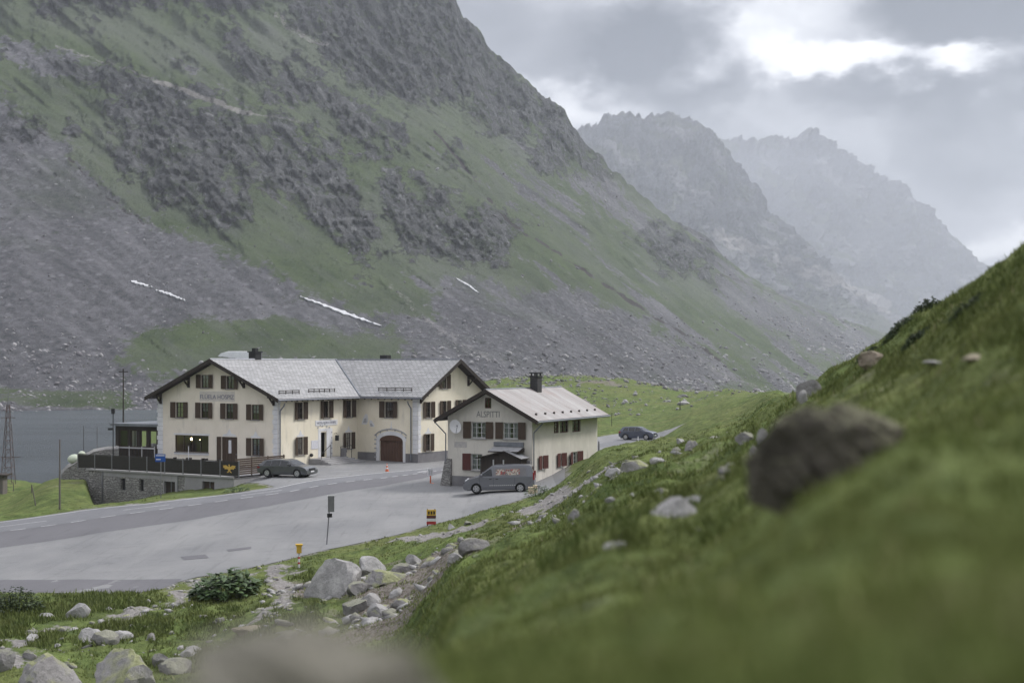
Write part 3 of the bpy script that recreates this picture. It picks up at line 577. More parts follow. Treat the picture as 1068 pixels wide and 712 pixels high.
# ------------------------------------------------------------------ object helpers
class MB:
    """collects faces (world coordinates) with a material slot each, then links them as one mesh"""
    def __init__(s): s.v = []; s.f = []; s.mi = []
    def face(s, pts, mi=0):
        k = len(s.v); s.v += [Vector(p) for p in pts]; s.f.append(list(range(k, k+len(pts)))); s.mi.append(mi)
    def hexa(s, b, t, mi=0):
        """b, t: four corners below and above in the same order"""
        s.face(b[::-1], mi); s.face(t, mi)
        for i in range(len(b)): j = (i+1) % len(b); s.face([b[i], b[j], t[j], t[i]], mi)
    def box(s, fr, a0, a1, n0, n1, z0, z1, mi=0):
        c = [(a0,n0),(a1,n0),(a1,n1),(a0,n1)]
        s.hexa([fr.p(a, n, z0) for a, n in c], [fr.p(a, n, z1) for a, n in c], mi)
    def prism(s, pts, off, mi=0):
        a = [Vector(p) for p in pts]; o = Vector(off); s.hexa(a, [p+o for p in a], mi)
    def tube(s, p0, p1, r0, r1=None, n=8, mi=0, cap=True):
        p0 = Vector(p0); p1 = Vector(p1); r1 = r0 if r1 is None else r1; d = (p1-p0).normalized()
        u = d.cross(Vector((0,0,1)) if abs(d.z) < .9 else Vector((1,0,0))).normalized(); v = d.cross(u)
        A = [p0+(u*math.cos(k*2*math.pi/n)+v*math.sin(k*2*math.pi/n))*r0 for k in range(n)]
        B = [p1+(u*math.cos(k*2*math.pi/n)+v*math.sin(k*2*math.pi/n))*r1 for k in range(n)]
        for k in range(n): j = (k+1) % n; s.face([A[k], A[j], B[j], B[k]], mi)
        if cap: s.face(A[::-1], mi); s.face(B, mi)
    def path(s, pts, r, n=6, mi=0):
        for a, b in zip(pts[:-1], pts[1:]): s.tube(a, b, r, n=n, mi=mi)
    def ball(s, c, r, mi=0, n=10, sz=1):
        c = Vector(c); m = n//2
        P = [[c+Vector((math.cos(2*math.pi*i/n)*math.sin(math.pi*j/m)*r, math.sin(2*math.pi*i/n)*math.sin(math.pi*j/m)*r, math.cos(math.pi*j/m)*r*sz)) for i in range(n)] for j in range(m+1)]
        for j in range(m):
            for i in range(n):
                k = (i+1) % n; q = [P[j][i], P[j+1][i], P[j+1][k], P[j][k]]
                s.face(q[1:] if j == 0 and False else q, mi)
    def build(s, name, mats, parent=None, bevel=0, smooth=False, merge=True):
        off = Vector(parent['_base']) if parent is not None and '_base' in parent else Vector((0,0,0))
        me = bpy.data.meshes.new(name); me.from_pydata([p-off for p in s.v], [], s.f)
        for m in (mats if isinstance(mats, (list, tuple)) else [mats]): me.materials.append(m)
        me.polygons.foreach_set('material_index', s.mi)
        bm = bmesh.new(); bm.from_mesh(me)
        if merge: bmesh.ops.remove_doubles(bm, verts=bm.verts, dist=1e-4)
        bmesh.ops.dissolve_degenerate(bm, edges=bm.edges, dist=1e-5)
        bmesh.ops.recalc_face_normals(bm, faces=bm.faces)
        if bevel: bmesh.ops.bevel(bm, geom=bm.edges[:], offset=bevel, segments=1, affect='EDGES', clamp_overlap=True)
        uv = bm.loops.layers.uv.new('UVMap')
        for f in bm.faces:
            n = f.normal; h = Vector((0,0,1)).cross(n); h = h.normalized() if h.length > 1e-3 else Vector((1,0,0)); v = n.cross(h)
            f.smooth = smooth
            for l in f.loops: l[uv].uv = (l.vert.co.dot(h), l.vert.co.dot(v))
        bm.to_mesh(me); bm.free(); o = bpy.data.objects.new(name, me); COL.objects.link(o)
        if parent is not None: o.parent = parent; o['_base'] = off
        return o
class Fr:
    """a vertical wall plane: origin, direction along it, outward normal"""
    def __init__(s, o, d, n=None):
        s.o = Vector((o[0], o[1])); s.d = Vector(d).normalized(); s.n = Vector((s.d.y, -s.d.x)) if n is None else Vector(n).normalized()
    def p(s, a, n, z): q = s.o+s.d*a+s.n*n; return Vector((q.x, q.y, z))
    def s_at(s, px, n=0):
        o = s.o+s.n*n; k = (px-CX)/F; return (k*o.y-o.x)/(s.d.x-k*s.d.y)
    def z_at(s, px, py, n=0):
        a = s.s_at(px, n); Y = (s.o+s.d*a+s.n*n).y; return CH-(py-HY)/F*Y
    def rect(s, x0, y0, x1, y1, n=0):
        a, b = s.s_at(x0, n), s.s_at(x1, n); zt = .5*(s.z_at(x0, y0, n)+s.z_at(x1, y0, n)); xm = (x0+x1)/2
        return min(a, b), max(a, b), s.z_at(xm, y1, n), s.z_at(xm, y0, n)
def thing(name, label, cat, base, group=None):
    o = bpy.data.objects.new(name, None); COL.objects.link(o); o.location = base; o.empty_display_size = .3
    o['_base'] = Vector(base); o['label'] = label; o['category'] = cat
    if group: o['group'] = group
    return o
def solo(name, mb, mats, label, cat, base, group=None, **k):
    """a thing that is one mesh"""
    base = Vector(base); mb.v = [p-base for p in mb.v]; o = mb.build(name, mats, None, **k); o.location = base
    o['label'] = label; o['category'] = cat
    if group: o['group'] = group
    return o
# ------------------------------------------------------------------ building materials
def plaster(name, a, b, dirt=(.32,.30,.27), stain=.45):
    g = G(name); n1 = g.noise(.5, 6, .6); n2 = g.noise(1.4, 6, .7, stretch=(1,1,.22)); n3 = g.noise(9, 4, .7)
    c = g.mix(g.rng(n1, .35, .65), a, b); c = g.mix(g.rng(n2, .54, .75, 0, stain), c, dirt); c = g.mix(g.rng(n3, .55, .75, 0, .12), c, dirt)
    return g.done(c, .92, g.bump(n3, .25, .02), .1)
def uvtex(name, a, b, mortar, w_, h_, msize=.012, bump=.5, off=.5, var=.35, lichen=None, warp=0):
    g = G(name); br = g.n('ShaderNodeTexBrick'); uvv = g.tc.outputs['UV']
    if warp:
        nn_ = g.n('ShaderNodeTexNoise'); nn_.inputs['Scale'].default_value = 1.7; nn_.inputs['Detail'].default_value = 3; g.l(uvv, nn_.inputs['Vector']); s1 = g.n('ShaderNodeVectorMath', operation='SUBTRACT'); g.l(nn_.outputs['Color'], s1.inputs[0]); s1.inputs[1].default_value = (.5,.5,.5)
        s2 = g.n('ShaderNodeVectorMath', operation='SCALE'); g.l(s1.outputs[0], s2.inputs[0]); s2.inputs['Scale'].default_value = warp; s3 = g.n('ShaderNodeVectorMath', operation='ADD'); g.l(uvv, s3.inputs[0]); g.l(s2.outputs[0], s3.inputs[1]); uvv = s3.outputs[0]
    g.l(uvv, br.inputs['Vector']); br.inputs['Scale'].default_value = 1
    br.inputs['Brick Width'].default_value = w_; br.inputs['Row Height'].default_value = h_; br.inputs['Mortar Size'].default_value = msize; br.offset = off
    br.inputs['Color1'].default_value = (*a, 1); br.inputs['Color2'].default_value = (*b, 1); br.inputs['Mortar'].default_value = (*mortar, 1)
    n = g.noise(.55, 6, .68); n2 = g.noise(6, 5, .7); c = g.mix(g.rng(n, .4, .65, 0, var), br.outputs['Color'], tuple(x*.62 for x in a)); c = g.mix(g.rng(n2, .5, .7, 0, .3), c, tuple(min(1, x*1.25) for x in b))
    if lichen: c = g.mix(g.rng(g.noise(.28, 5, .6), .52, .66, 0, .75), c, lichen)
    return g.done(c, .8, g.bump(g.ma('ADD', br.outputs['Fac'], g.ma('MULTIPLY', n2, -.5)), -bump, .03), .3)
M_cream = plaster('cream_plaster', (.71, .65, .52), (.78, .72, .60), (.42, .39, .34), .6)
M_rose = plaster('weathered_plaster', (.68, .62, .53), (.75, .69, .60), (.40, .37, .34), .6)
M_small = plaster('grey_pink_plaster', (.50, .475, .43), (.60, .57, .52), (.30, .28, .27), .6)
M_plinth = plaster('grey_plinth', (.16, .155, .165), (.22, .215, .22), (.10, .10, .10), .5)
M_white = mat('white_lime_paint', (.70, .70, .72), .85, (1.2, 5), var=(.55, .55, .57))
M_line = mat('grey_painted_line', (.36, .36, .38), .85)
M_shut = mat('brown_shutter_wood', (.082, .054, .036), .75, (5, 5), .3, var=(.045, .031, .023), stretch=(6, 6, .6))
M_shut_red = mat('red_brown_shutter_wood', (.115, .036, .032), .75, (5, 5), .3, var=(.07, .026, .023), stretch=(6, 6, .6))
M_frame = mat('dark_window_frame', (.060, .042, .034), .7)
M_wframe = mat('pale_window_frame', (.42, .42, .42), .6)
M_timber = mat('dark_stained_timber', (.045, .034, .028), .8, (3, 6), .4, var=(.022, .018, .016), stretch=(5, 5, .5))
M_gate = mat('brown_gate_boards', (.120, .062, .042), .75, (4, 5), .4, var=(.06, .036, .027), stretch=(6, 6, .4))
M_metal = mat('dull_steel', (.22, .22, .24), .45, metal=.7)
M_zinc = mat('zinc_sheet', (.22, .23, .26), .5, (1.5, 5), metal=.5, var=(.15, .16, .18))
M_black = mat('black_paint', (.02, .02, .022), .6)
M_curtain = mat('white_curtain', (.72, .72, .74), .9, (6, 3), var=(.5, .5, .53), stretch=(5, 5, .3))
M_letter = mat('faded_grey_blue_letters', (.15, .155, .21), .9)
M_letter2 = mat('faded_dark_letters', (.20, .20, .205), .9)
M_concrete = plaster('grey_concrete', (.25, .245, .25), (.33, .325, .33), (.16, .155, .15), .55)
def glass_mat(name, tint=(.30, .33, .36), tr=.55):
    m = bpy.data.materials.new(name); m.use_nodes = True; t = m.node_tree; t.nodes.clear()
    o = t.nodes.new('ShaderNodeOutputMaterial'); a = t.nodes.new('ShaderNodeBsdfTransparent'); b = t.nodes.new('ShaderNodeBsdfGlossy'); x = t.nodes.new('ShaderNodeMixShader')
    a.inputs[0].default_value = (*tint, 1); b.inputs[0].default_value = (.8, .85, .9, 1); b.inputs['Roughness'].default_value = .06
    f = t.nodes.new('ShaderNodeFresnel'); f.inputs[0].default_value = 1.5; mm = t.nodes.new('ShaderNodeMath'); mm.operation = 'ADD'; mm.inputs[1].default_value = .06; t.links.new(f.outputs[0], mm.inputs[0])
    t.links.new(mm.outputs[0], x.inputs[0]); t.links.new(a.outputs[0], x.inputs[1]); t.links.new(b.outputs[0], x.inputs[2]); t.links.new(x.outputs[0], o.inputs[0]); return m
M_glass = glass_mat('window_glass', (.55, .58, .6))
M_roof = uvtex('grey_stone_shingles', (.26, .26, .265), (.37, .37, .375), (.12, .12, .125), .55, .30, .03, .8, var=.3)
M_roof2 = None
def roof2():
    g = G('rusty_sheet_roof'); n = g.noise(.5, 6, .65, vec=g.tc.outputs['UV'], stretch=(1.6, .22, 1)); n2 = g.noise(5, 5, .7)
    wv = g.n('ShaderNodeTexWave', wave_type='BANDS', bands_direction='X'); g.l(g.tc.outputs['UV'], wv.inputs['Vector']); wv.inputs['Scale'].default_value = .55
    c = g.mix(g.rng(n, .38, .62), (.24, .225, .22), (.36, .355, .355)); c = g.mix(g.rng(n2, .45, .7, 0, .35), c, (.24, .16, .14)); c = g.mix(g.rng(g.noise(.25, 4, .6, vec=g.tc.outputs['UV']), .52, .68, 0, .5), c, (.25, .19, .17))
    c = g.mix(g.rng(wv.outputs[0], .93, .99, 0, .5), c, (.2, .18, .18))
    return g.done(c, .7, g.bump(wv.outputs[0], .3, .03), .35)
M_roof2 = roof2()
M_stone = uvtex('rubble_stone_wall', (.19, .185, .18), (.33, .32, .31), (.10, .095, .09), .44, .21, .03, 1.0, .37, .6, warp=.7)
def lamp_glow(name, col, st):
    m = bpy.data.materials.new(name); m.use_nodes = True; b = m.node_tree.nodes['Principled BSDF']; b.inputs['Emission Color'].default_value = (*col, 1); b.inputs['Emission Strength'].default_value = st; return m
M_bulb = lamp_glow('lit_bulb', (1, .72, .36), 14)
# ------------------------------------------------------------------ walls with openings, windows
def wall(mb, fr, s0, s1, z0, top, holes, mi=0, depth=.22, plinth=None, thick=.3):
    """holes: (a0, a1, z0, z1). top: height or function of s. Inner reveals are added round each hole"""
    tf = top if callable(top) else (lambda s: top)
    cuts = {s0, s1}
    for h in holes: cuts |= {h[0], h[1]}
    if callable(top) and hasattr(top, 'kinks'): cuts |= {k for k in top.kinks if s0 < k < s1}
    cuts = sorted(cuts)
    for a, b in zip(cuts[:-1], cuts[1:]):
        if b-a < 1e-4: continue
        hs = sorted([(h[2], h[3]) for h in holes if h[0] <= a+1e-5 and h[1] >= b-1e-5]); z = z0; zs = []
        for q0, q1 in hs: zs.append((z, q0)); z = q1
        for q0, q1 in zs:
            if q1-q0 > 1e-3:
                if plinth and q0 < plinth < q1: mb.face([fr.p(a,0,q0), fr.p(b,0,q0), fr.p(b,0,plinth), fr.p(a,0,plinth)], 1); q0 = plinth
                mb.face([fr.p(a,0,q0), fr.p(b,0,q0), fr.p(b,0,q1), fr.p(a,0,q1)], mi)
        if plinth and z < plinth: mb.face([fr.p(a,0,z), fr.p(b,0,z), fr.p(b,0,plinth), fr.p(a,0,plinth)], 1); z = plinth
        mb.face([fr.p(a,0,z), fr.p(b,0,z), fr.p(b,0,tf(b)), fr.p(a,0,tf(a))], mi)
    for a, b, p, q in holes:
        for c in ([(a,p),(a,q)], [(b,p),(b,q)]): mb.face([fr.p(c[0][0],0,c[0][1]), fr.p(c[1][0],0,c[1][1]), fr.p(c[1][0],-depth,c[1][1]), fr.p(c[0][0],-depth,c[0][1])], mi)
        for z in (p, q): mb.face([fr.p(a,0,z), fr.p(b,0,z), fr.p(b,-depth,z), fr.p(a,-depth,z)], mi)
def gable(s0, s1, ze, za):
    m = (s0+s1)/2
    def f(s): return ze+(za-ze)*(1-abs(s-m)/((s1-s0)/2))
    f.kinks = [m]; return f
def shutter(fr, a0, a1, z0, z1, root, m, ang=0, hinge='l', name='shutter'):
    """a slatted leaf folded back on the wall; ang lifts its free edge off the wall"""
    mb = MB(); h, f = (a0, a1) if hinge == 'l' else (a1, a0); L_ = f-h
    off = abs(L_)*math.sin(ang); fx = h+L_*math.cos(ang)
    def q(t, n, z): return fr.p(h+(fx-h)*t, .035+off*t+n, z)
    def slab(t0, t1, z0_, z1_, n0, n1): mb.hexa([q(t0,n0,z0_), q(t1,n0,z0_), q(t1,n1,z0_), q(t0,n1,z0_)], [q(t0,n0,z1_), q(t1,n0,z1_), q(t1,n1,z1_), q(t0,n1,z1_)])
    slab(0, .14, z0, z1, 0, .045); slab(.86, 1, z0, z1, 0, .045); slab(.14, .86, z0, z0+.09, .002, .043); slab(.14, .86, z1-.09, z1, .002, .043); slab(.14, .86, z0+.09, z1-.09, .01, .03)
    k = 7
    for i in range(k):
        zz = z0+.09+(z1-z0-.18)*(i+.5)/k; slab(.14, .86, zz-.03, zz+.03, .028, .042)
    return mb.build(name, m, root)
def window(fr, r, root, sh='both', shm=None, frac=.27, fm=None, curtain=False, crown=False, mullions=1, bars=2, sill=True, ang=.12, name='window', label=None):
    """r: outline of window with its shutters (a0, a1, z0, z1); returns the opening for the wall"""
    a0, a1, z0, z1 = r; w_ = a1-a0; shm = shm or M_shut; fm = fm or M_frame
    l = a0+(w_*frac if sh in ('both', 'l') else 0); h = a1-(w_*frac if sh in ('both', 'r') else 0)
    mb = MB(); t = .07
    for q in ((l, l+t, z0, z1), (h-t, h, z0, z1), (l+t, h-t, z0, z0+t), (l+t, h-t, z1-t, z1)): mb.box(fr, q[0], q[1], -.17, -.09, q[2], q[3])
    for i in range(mullions): c = l+(h-l)*(i+1)/(mullions+1); mb.box(fr, c-.03, c+.03, -.165, -.095, z0+t, z1-t)
    for i in range(bars):
        zz = z0+(z1-z0)*(i+1)/(bars+1)
        xs = [l+t]+[l+(h-l)*(k+1)/(mullions+1) for k in range(mullions)]+[h-t]
        for u, v in zip(xs[:-1], xs[1:]): mb.box(fr, u+(.03 if u != xs[0] else 0), v-(.03 if v != xs[-1] else 0), -.155, -.115, zz-.02, zz+.02)
    wo = mb.build(name, fm, root)
    if label: wo['label'] = label
    g_ = MB(); g_.face([fr.p(l+.02, -.135, z0+.02), fr.p(h-.02, -.135, z0+.02), fr.p(h-.02, -.135, z1-.02), fr.p(l+.02, -.135, z1-.02)]); g_.build('pane', M_glass, wo)
    if curtain:
        for u, v in (((l+.05, l+(h-l)*.42), (h-(h-l)*.42, h-.05)) if curtain == 'pair' else ((l+.05, h-.05),)):
            cm = MB(); k = 10; zb = z0+.05 if curtain == 'pair' else z0+(z1-z0)*.45
            for i in range(k):
                p, q = u+(v-u)*i/k, u+(v-u)*(i+1)/k; n0, n1 = -.24-.03*(i % 2), -.24-.03*((i+1) % 2)
                cm.face([fr.p(p,n0,zb), fr.p(q,n1,zb), fr.p(q,n1,z1-.04), fr.p(p,n0,z1-.04)])
            cm.build('curtain', M_curtain, wo)
    if sh in ('both', 'l'): shutter(fr, a0, l-.01, z0-.02, z1+.02, wo, shm, ang+random.uniform(-.06, .12), 'r')
    if sh in ('both', 'r'): shutter(fr, h+.01, a1, z0-.02, z1+.02, wo, shm, ang+random.uniform(-.06, .12), 'l')
    if sill: s = MB(); s.box(fr, l-.06, h+.06, -.05, .09, z0-.07, z0-.003); s.build('sill', M_concrete if fm is M_wframe else M_plinth, wo)
    if crown:
        # painted white crest over the window
        s = MB(); c = (l+h)/2; hw = (h-l)/2+.1; zt = z1+.05
        pts = [(c-hw, zt), (c+hw, zt), (c+hw, zt+.12), (c+hw*.45, zt+.2), (c+.12, zt+.42), (c, zt+.62), (c-.12, zt+.42), (c-hw*.45, zt+.2), (c-hw, zt+.12)]
        s.prism([fr.p(a, .004, z) for a, z in pts], (fr.n.x*.012, fr.n.y*.012, 0)); s.build('painted_crest', M_white, wo)
    return (l, h, z0, z1)
def text(s, fr, a0, a1, z, h, m, parent, flip=False, name='lettering', n=.012):
    cu = bpy.data.curves.new('t', 'FONT'); cu.body = s; cu.size = 1; cu.extrude = .008; cu.align_x = 'CENTER'; to = bpy.data.objects.new('t', cu); COL.objects.link(to)
    bpy.context.view_layer.update(); me = bpy.data.meshes.new_from_object(to.evaluated_get(bpy.context.evaluated_depsgraph_get())); bpy.data.objects.remove(to)
    co = np.array([v.co[:] for v in me.vertices]); wd = co[:,0].max()-co[:,0].min(); hh = co[:,1].max()-co[:,1].min(); off = Vector(parent['_base'])
    c = (a0+a1)/2; sx_ = (a1-a0)/wd*(-1 if flip else 1); x0 = (co[:,0].max()+co[:,0].min())/2; y0 = co[:,1].min()
    for v in me.vertices: x, y, zz = v.co; v.co = fr.p(c+(x-x0)*sx_, n+zz, z+(y-y0)*h/hh)-off
    me.materials.append(m); o = bpy.data.objects.new(name, me); COL.objects.link(o); o.parent = parent; return o
def quoins(fr, a0, a1, z0, z1, root, step=.42):
    mb = MB(); k = int((z1-z0)/step); st = (z1-z0)/k
    for i in range(k):
        e = .05 if i % 2 else 0; lo, hi = (a0, a1+e*2) if a0 < a1 else (a1, a0)
        mb.box(fr, lo, hi, .003, .025, z0+i*st+.015, z0+(i+1)*st-.015)
    mb2 = MB(); mb2.box(fr, min(a0,a1)-.0, max(a0,a1), .001, .004, z0, z1)
    q = mb.build('painted_quoins', M_white, root); mb2.build('quoin_joint_paint', M_line, q); return q
def roofslab(mb, quad, th, mi=0, mi2=1):
    """quad: upper face corners, with a slab thickness measured straight down"""
    t = [Vector(p) for p in quad]; b = [p-Vector((0,0,th)) for p in t]
    mb.face(t, mi); mb.face(b[::-1], mi2)
    for i in range(len(t)): j = (i+1) % len(t); mb.face([t[i], t[j], b[j], b[i]], mi2)
# ------------------------------------------------------------------ the hospice
def V2(*a): return Vector(a)
u28 = R(28); dB = V2(math.sin(u28), math.cos(u28)); dA = V2(-math.cos(u28), math.sin(u28))
C1 = V2(-20.9, 127); VA = C1+dB*12.6; dC = V2(math.cos(R(32)), -math.sin(R(32))); C3 = VA+dC*7.2; dD = V2(math.sin(R(32)), math.cos(R(32)))
fA = Fr(C1, dA, -dB); fB = Fr(C1, dB, -dA); fC = Fr(VA, dC, -dD); fD = Fr(C3, dD, dC)
WA, WD = 14.0, 11.6; AL = C1+dA*WA; DR = C3+dD*WD
def isect(p, d, q, e):
    k = (d.x*e.y-d.y*e.x); t = ((q.x-p.x)*e.y-(q.y-p.y)*e.x)/k; return p+d*t
BK = isect(AL, dB, DR, -dC)
ZE, ZA_ = 6.25, 9.45
hosp = thing('mountain_hospice', 'long cream hospice with two bent wings, brown shutters and pale stone roof beside the lake', 'building', (C1.x, C1.y, 0))
hA = []; hB = []; hC = []; hD = []
for c, yy in ((187.4, 427.2), (213.5, 427.8), (239.5, 428.6), (266.3, 429.7)): hA.append(window(fA, fA.rect(c-8.7, yy-7.9, c+8.7, yy+8), hosp, curtain='half' if c > 200 else False))
for c, yy in ((213.7, 397.6), (240.1, 398.6)): hA.append(window(fA, fA.rect(c-8.7, yy-6.8, c+8.7, yy+6.8), hosp))
hA.append(window(fA, fA.rect(257.5, 457, 276, 475), hosp, crown=True, curtain='pair'))
# wide restaurant window
bw = fA.rect(182.5, 453.8, 217.5, 471.5); hA.append(window(fA, bw, hosp, sh=None, mullions=3, bars=0, name='restaurant_window'))
for q in [(bw[0]-.14, bw[1]+.14, bw[3]+.03, bw[3]+.17, M_white, 'painted_lintel'), (bw[0]-.06, bw[1]+.06, bw[2]-.22, bw[2]-.08, M_white, 'window_ledge')]:
    mb = MB(); mb.box(fA, q[0], q[1], .004, .06 if q[5] == 'window_ledge' else .02, q[2], q[3]); mb.build(q[5], q[4], hosp)
dr = fA.rect(231, 455.5, 247.5, 484); dr = (dr[0], dr[1], .02, dr[3]); hA.append(dr)
def door(fr, r, root, m, arch=False, handle=True, glass=False, name='door'):
    a0, a1, z0, z1 = r; mb = MB(); mb.box(fr, a0, a1, -.18, -.12, z0, z1)
    k = max(2, int((a1-a0)/.35))
    for i in range(k): x0 = a0+(a1-a0)*i/k; mb.box(fr, x0+.02, a0+(a1-a0)*(i+1)/k-.02, -.12, -.09, z0+.08, z1-.08)
    o = mb.build(name, m, root)
    if handle: h = MB(); c = a0+.16; h.box(fr, c-.03, c+.03, -.09, -.03, z0+.95, z0+1.1); h.build('handle', M_metal, o)
    if glass:
        g_ = MB(); c = (a0+a1)/2; g_.box(fr, c-.16, c+.16, -.088, -.075, z0+1.1, z1-.3); g_.build('glass_panel', M_curtain, o)
    return o
door(fA, dr, hosp, M_shut, glass=True)
sh_l = (dr[0]-.0, dr[1]); shutter(fA, dr[1]+.02, dr[1]+.46, .05, dr[3], hosp, M_shut, .1, 'l', 'door_leaf')
cr_ = MB(); c = (dr[0]+dr[1])/2; cr_.prism([fA.p(a, .004, z) for a, z in ((c-.8, dr[3]+.06), (c+.8, dr[3]+.06), (c+.7, dr[3]+.22), (c+.25, dr[3]+.32), (c, dr[3]+.75), (c-.25, dr[3]+.32), (c-.7, dr[3]+.22))], (fA.n.x*.012, fA.n.y*.012, 0)); cr_.build('painted_crest', M_white, hosp)
for c, yy, x0, x1 in ((313, 428.4, 307, 319.7), (340, 427, 334, 346.3), (364, 426.2, 357.7, 370)): hB.append(window(fB, fB.rect(x0, yy-9, x1, yy+8.6), hosp, bars=2))
hB.append(window(fB, fB.rect(307, 455.8, 319.7, 474), hosp, crown=True)); hB.append(window(fB, fB.rect(357.3, 451, 369.5, 468), hosp, crown=True))
db = fB.rect(334.8, 450.5, 340.4, 479); db = (db[0], db[1], .55, db[3]); hB.append(db)
o = MB(); o.box(fB, db[0], db[0]+.9, -.6, -.5, .55, db[3]); o.build('entrance_door', M_black, hosp)
# painted stone surround of the entrance with dark dogtooth blocks
su = MB(); s2 = MB(); a_, b_ = db[1]+.03, db[1]+.95
su.box(fB, a_, b_, .003, .02, .55, db[3]+.1); su.box(fB, db[0]-.45, db[0]-.04, .003, .02, .55, db[3]+.1); su.box(fB, db[0]-.45, b_, .004, .022, db[3]+.103, db[3]+.35)
sr = su.build('painted_door_surround', M_white, hosp)
for i in range(5):
    z = .75+i*.5; s2 = MB(); s2.box(fB, b_-.22, b_-.02, .021, .03, z, z+.14); s2.build('dark_painted_tooth', M_line, sr)
for i, (x, z) in enumerate(((-.6, .5), (-.25, .7), (.1, .62), (.45, .78), (.8, .55), (1.2, .45))): s2 = MB(); s2.box(fB, db[0]+x, db[0]+x+.2, .024, .034, db[3]+z-.1, db[3]+z+.04); s2.build('dark_painted_tooth', M_line, sr)
sg = fB.rect(328.8, 437.8, 351.8, 443.4); mb = MB(); mb.box(fB, sg[0], sg[1], .003, .03, sg[2], sg[3]); sgn = mb.build('name_board', M_white, hosp)
text('HOTEL FLÜELA HOSPIZ', fB, sg[0]+.25, sg[1]-.25, sg[2]+.16, (sg[3]-sg[2])*.5, M_letter, sgn, n=.036)
pl = fB.rect(324.5, 459, 331.5, 468); mb = MB(); mb.box(fB, pl[0], pl[1], .003, .03, pl[2], pl[3]); mb.build('notice_board', mat('pale_notice', (.66,.66,.70), .7, (9,3), var=(.5,.5,.55)), hosp)
lt = MB(); la, lz = fB.s_at(348.3), fB.z_at(348.3, 458); lt.path([fB.p(la,0,lz+.55), fB.p(la,.35,lz+.62), fB.p(la,.35,lz+.4)], .02); lt.box(fB, la-.13, la+.13, .22, .48, lz-.1, lz+.4); lt.build('wall_lantern', M_black, hosp)
for x, y in ((323.4, 474.3), (358.8, 470.3)): mb = MB(); mb.ball(fB.p(fB.s_at(x), .16, fB.z_at(x, y)), .17); mb.build('flower_pot', M_black, hosp)
hC.append(window(fC, fC.rect(396.5, 418.8, 415, 435.2), hosp, curtain='half', mullions=3))
hD.append(window(fD, fD.rect(441, 419, 452.5, 435.4), hosp)); hD.append(window(fD, fD.rect(458.2, 418, 469, 434), hosp)); hD.append(window(fD, fD.rect(474.5, 417, 485, 432.5), hosp))
hD.append(window(fD, fD.rect(458, 390.5, 469, 405), hosp)); hD.append(window(fD, fD.rect(441, 452.5, 452, 470), hosp, crown=True))
# carriage gate with a segmental arch
gt = fC.rect(396, 461, 420.3, 483); ga0, ga1 = gt[0], gt[1]; gz1 = fC.z_at(408, 459.5); gz0 = fC.z_at(408, 453.6); hC.append((ga0, ga1, -.1, gz1))
gm = MB(); gm.box(fC, ga0, ga1, -.2, -.14, -.1, gz1)
for i in range(8): x0 = ga0+(ga1-ga0)*i/8; gm.box(fC, x0+.015, ga0+(ga1-ga0)*(i+1)/8-.015, -.14, -.115, -.05, gz1-.02)
am = MB(); gc = (ga0+ga1)/2; hw = (ga1-ga0)/2; kk = 12
arc = [(gc+hw*math.cos(math.pi-math.pi*i/kk), gz1+(gz0-gz1)*math.sin(math.pi*i/kk)) for i in range(kk+1)]
gm.prism([fC.p(a, .012, z) for a, z in arc], (fC.n.x*.01, fC.n.y*.01, 0)); gate = gm.build('carriage_gate', M_gate, hosp); gate['label'] = 'wide brown boarded carriage gate with arched head'
out_ = [(gc+(hw+.42)*math.cos(math.pi-math.pi*i/kk), gz1+(gz0-gz1+.38)*math.sin(math.pi*i/kk)) for i in range(kk+1)]
for i in range(kk): am.prism([fC.p(a, .003, z) for a, z in (arc[i], arc[i+1], out_[i+1], out_[i])], (fC.n.x*.03, fC.n.y*.03, 0))
for lo, hi in ((ga0-.42, ga0-.003), (ga1+.003, ga1+.30)): am.box(fC, lo, hi, .003, .033, -.1, gz1)
arch = am.build('painted_gate_surround', M_white, hosp)
am = MB()
for i in range(6):
    z = .25+i*.42; am = MB(); am.box(fC, ga0-.62, ga0-.35, .034, .042, z, z+.13); am.build('dark_painted_tooth', M_line, arch)
for i in range(1, kk, 2):
    a, z = out_[i]; am = MB(); am.box(fC, a-.07, a+.07, .036, .044, z+.04, z+.2); am.build('dark_painted_tooth', M_line, arch)
pr = [(gc+(hw+.75)*math.cos(math.pi-math.pi*i/kk), gz1-.02+(gz0-gz1+.62)*math.sin(math.pi*i/kk)) for i in range(2, kk-1)]
am = MB(); am.path([fC.p(a, .05, z) for a, z in pr], .05, 5); am.build('arch_moulding', M_line, arch)
cx_ = MB(); c = gc; cx_.prism([fC.p(a, .004, z) for a, z in ((c-.25, gz0+.5), (c+.25, gz0+.5), (c+.05, gz0+.8), (c+.03, gz0+1.3), (c-.03, gz0+1.3), (c-.05, gz0+.8))], (fC.n.x*.012, fC.n.y*.012, 0)); cx_.build('painted_crest', M_white, arch)
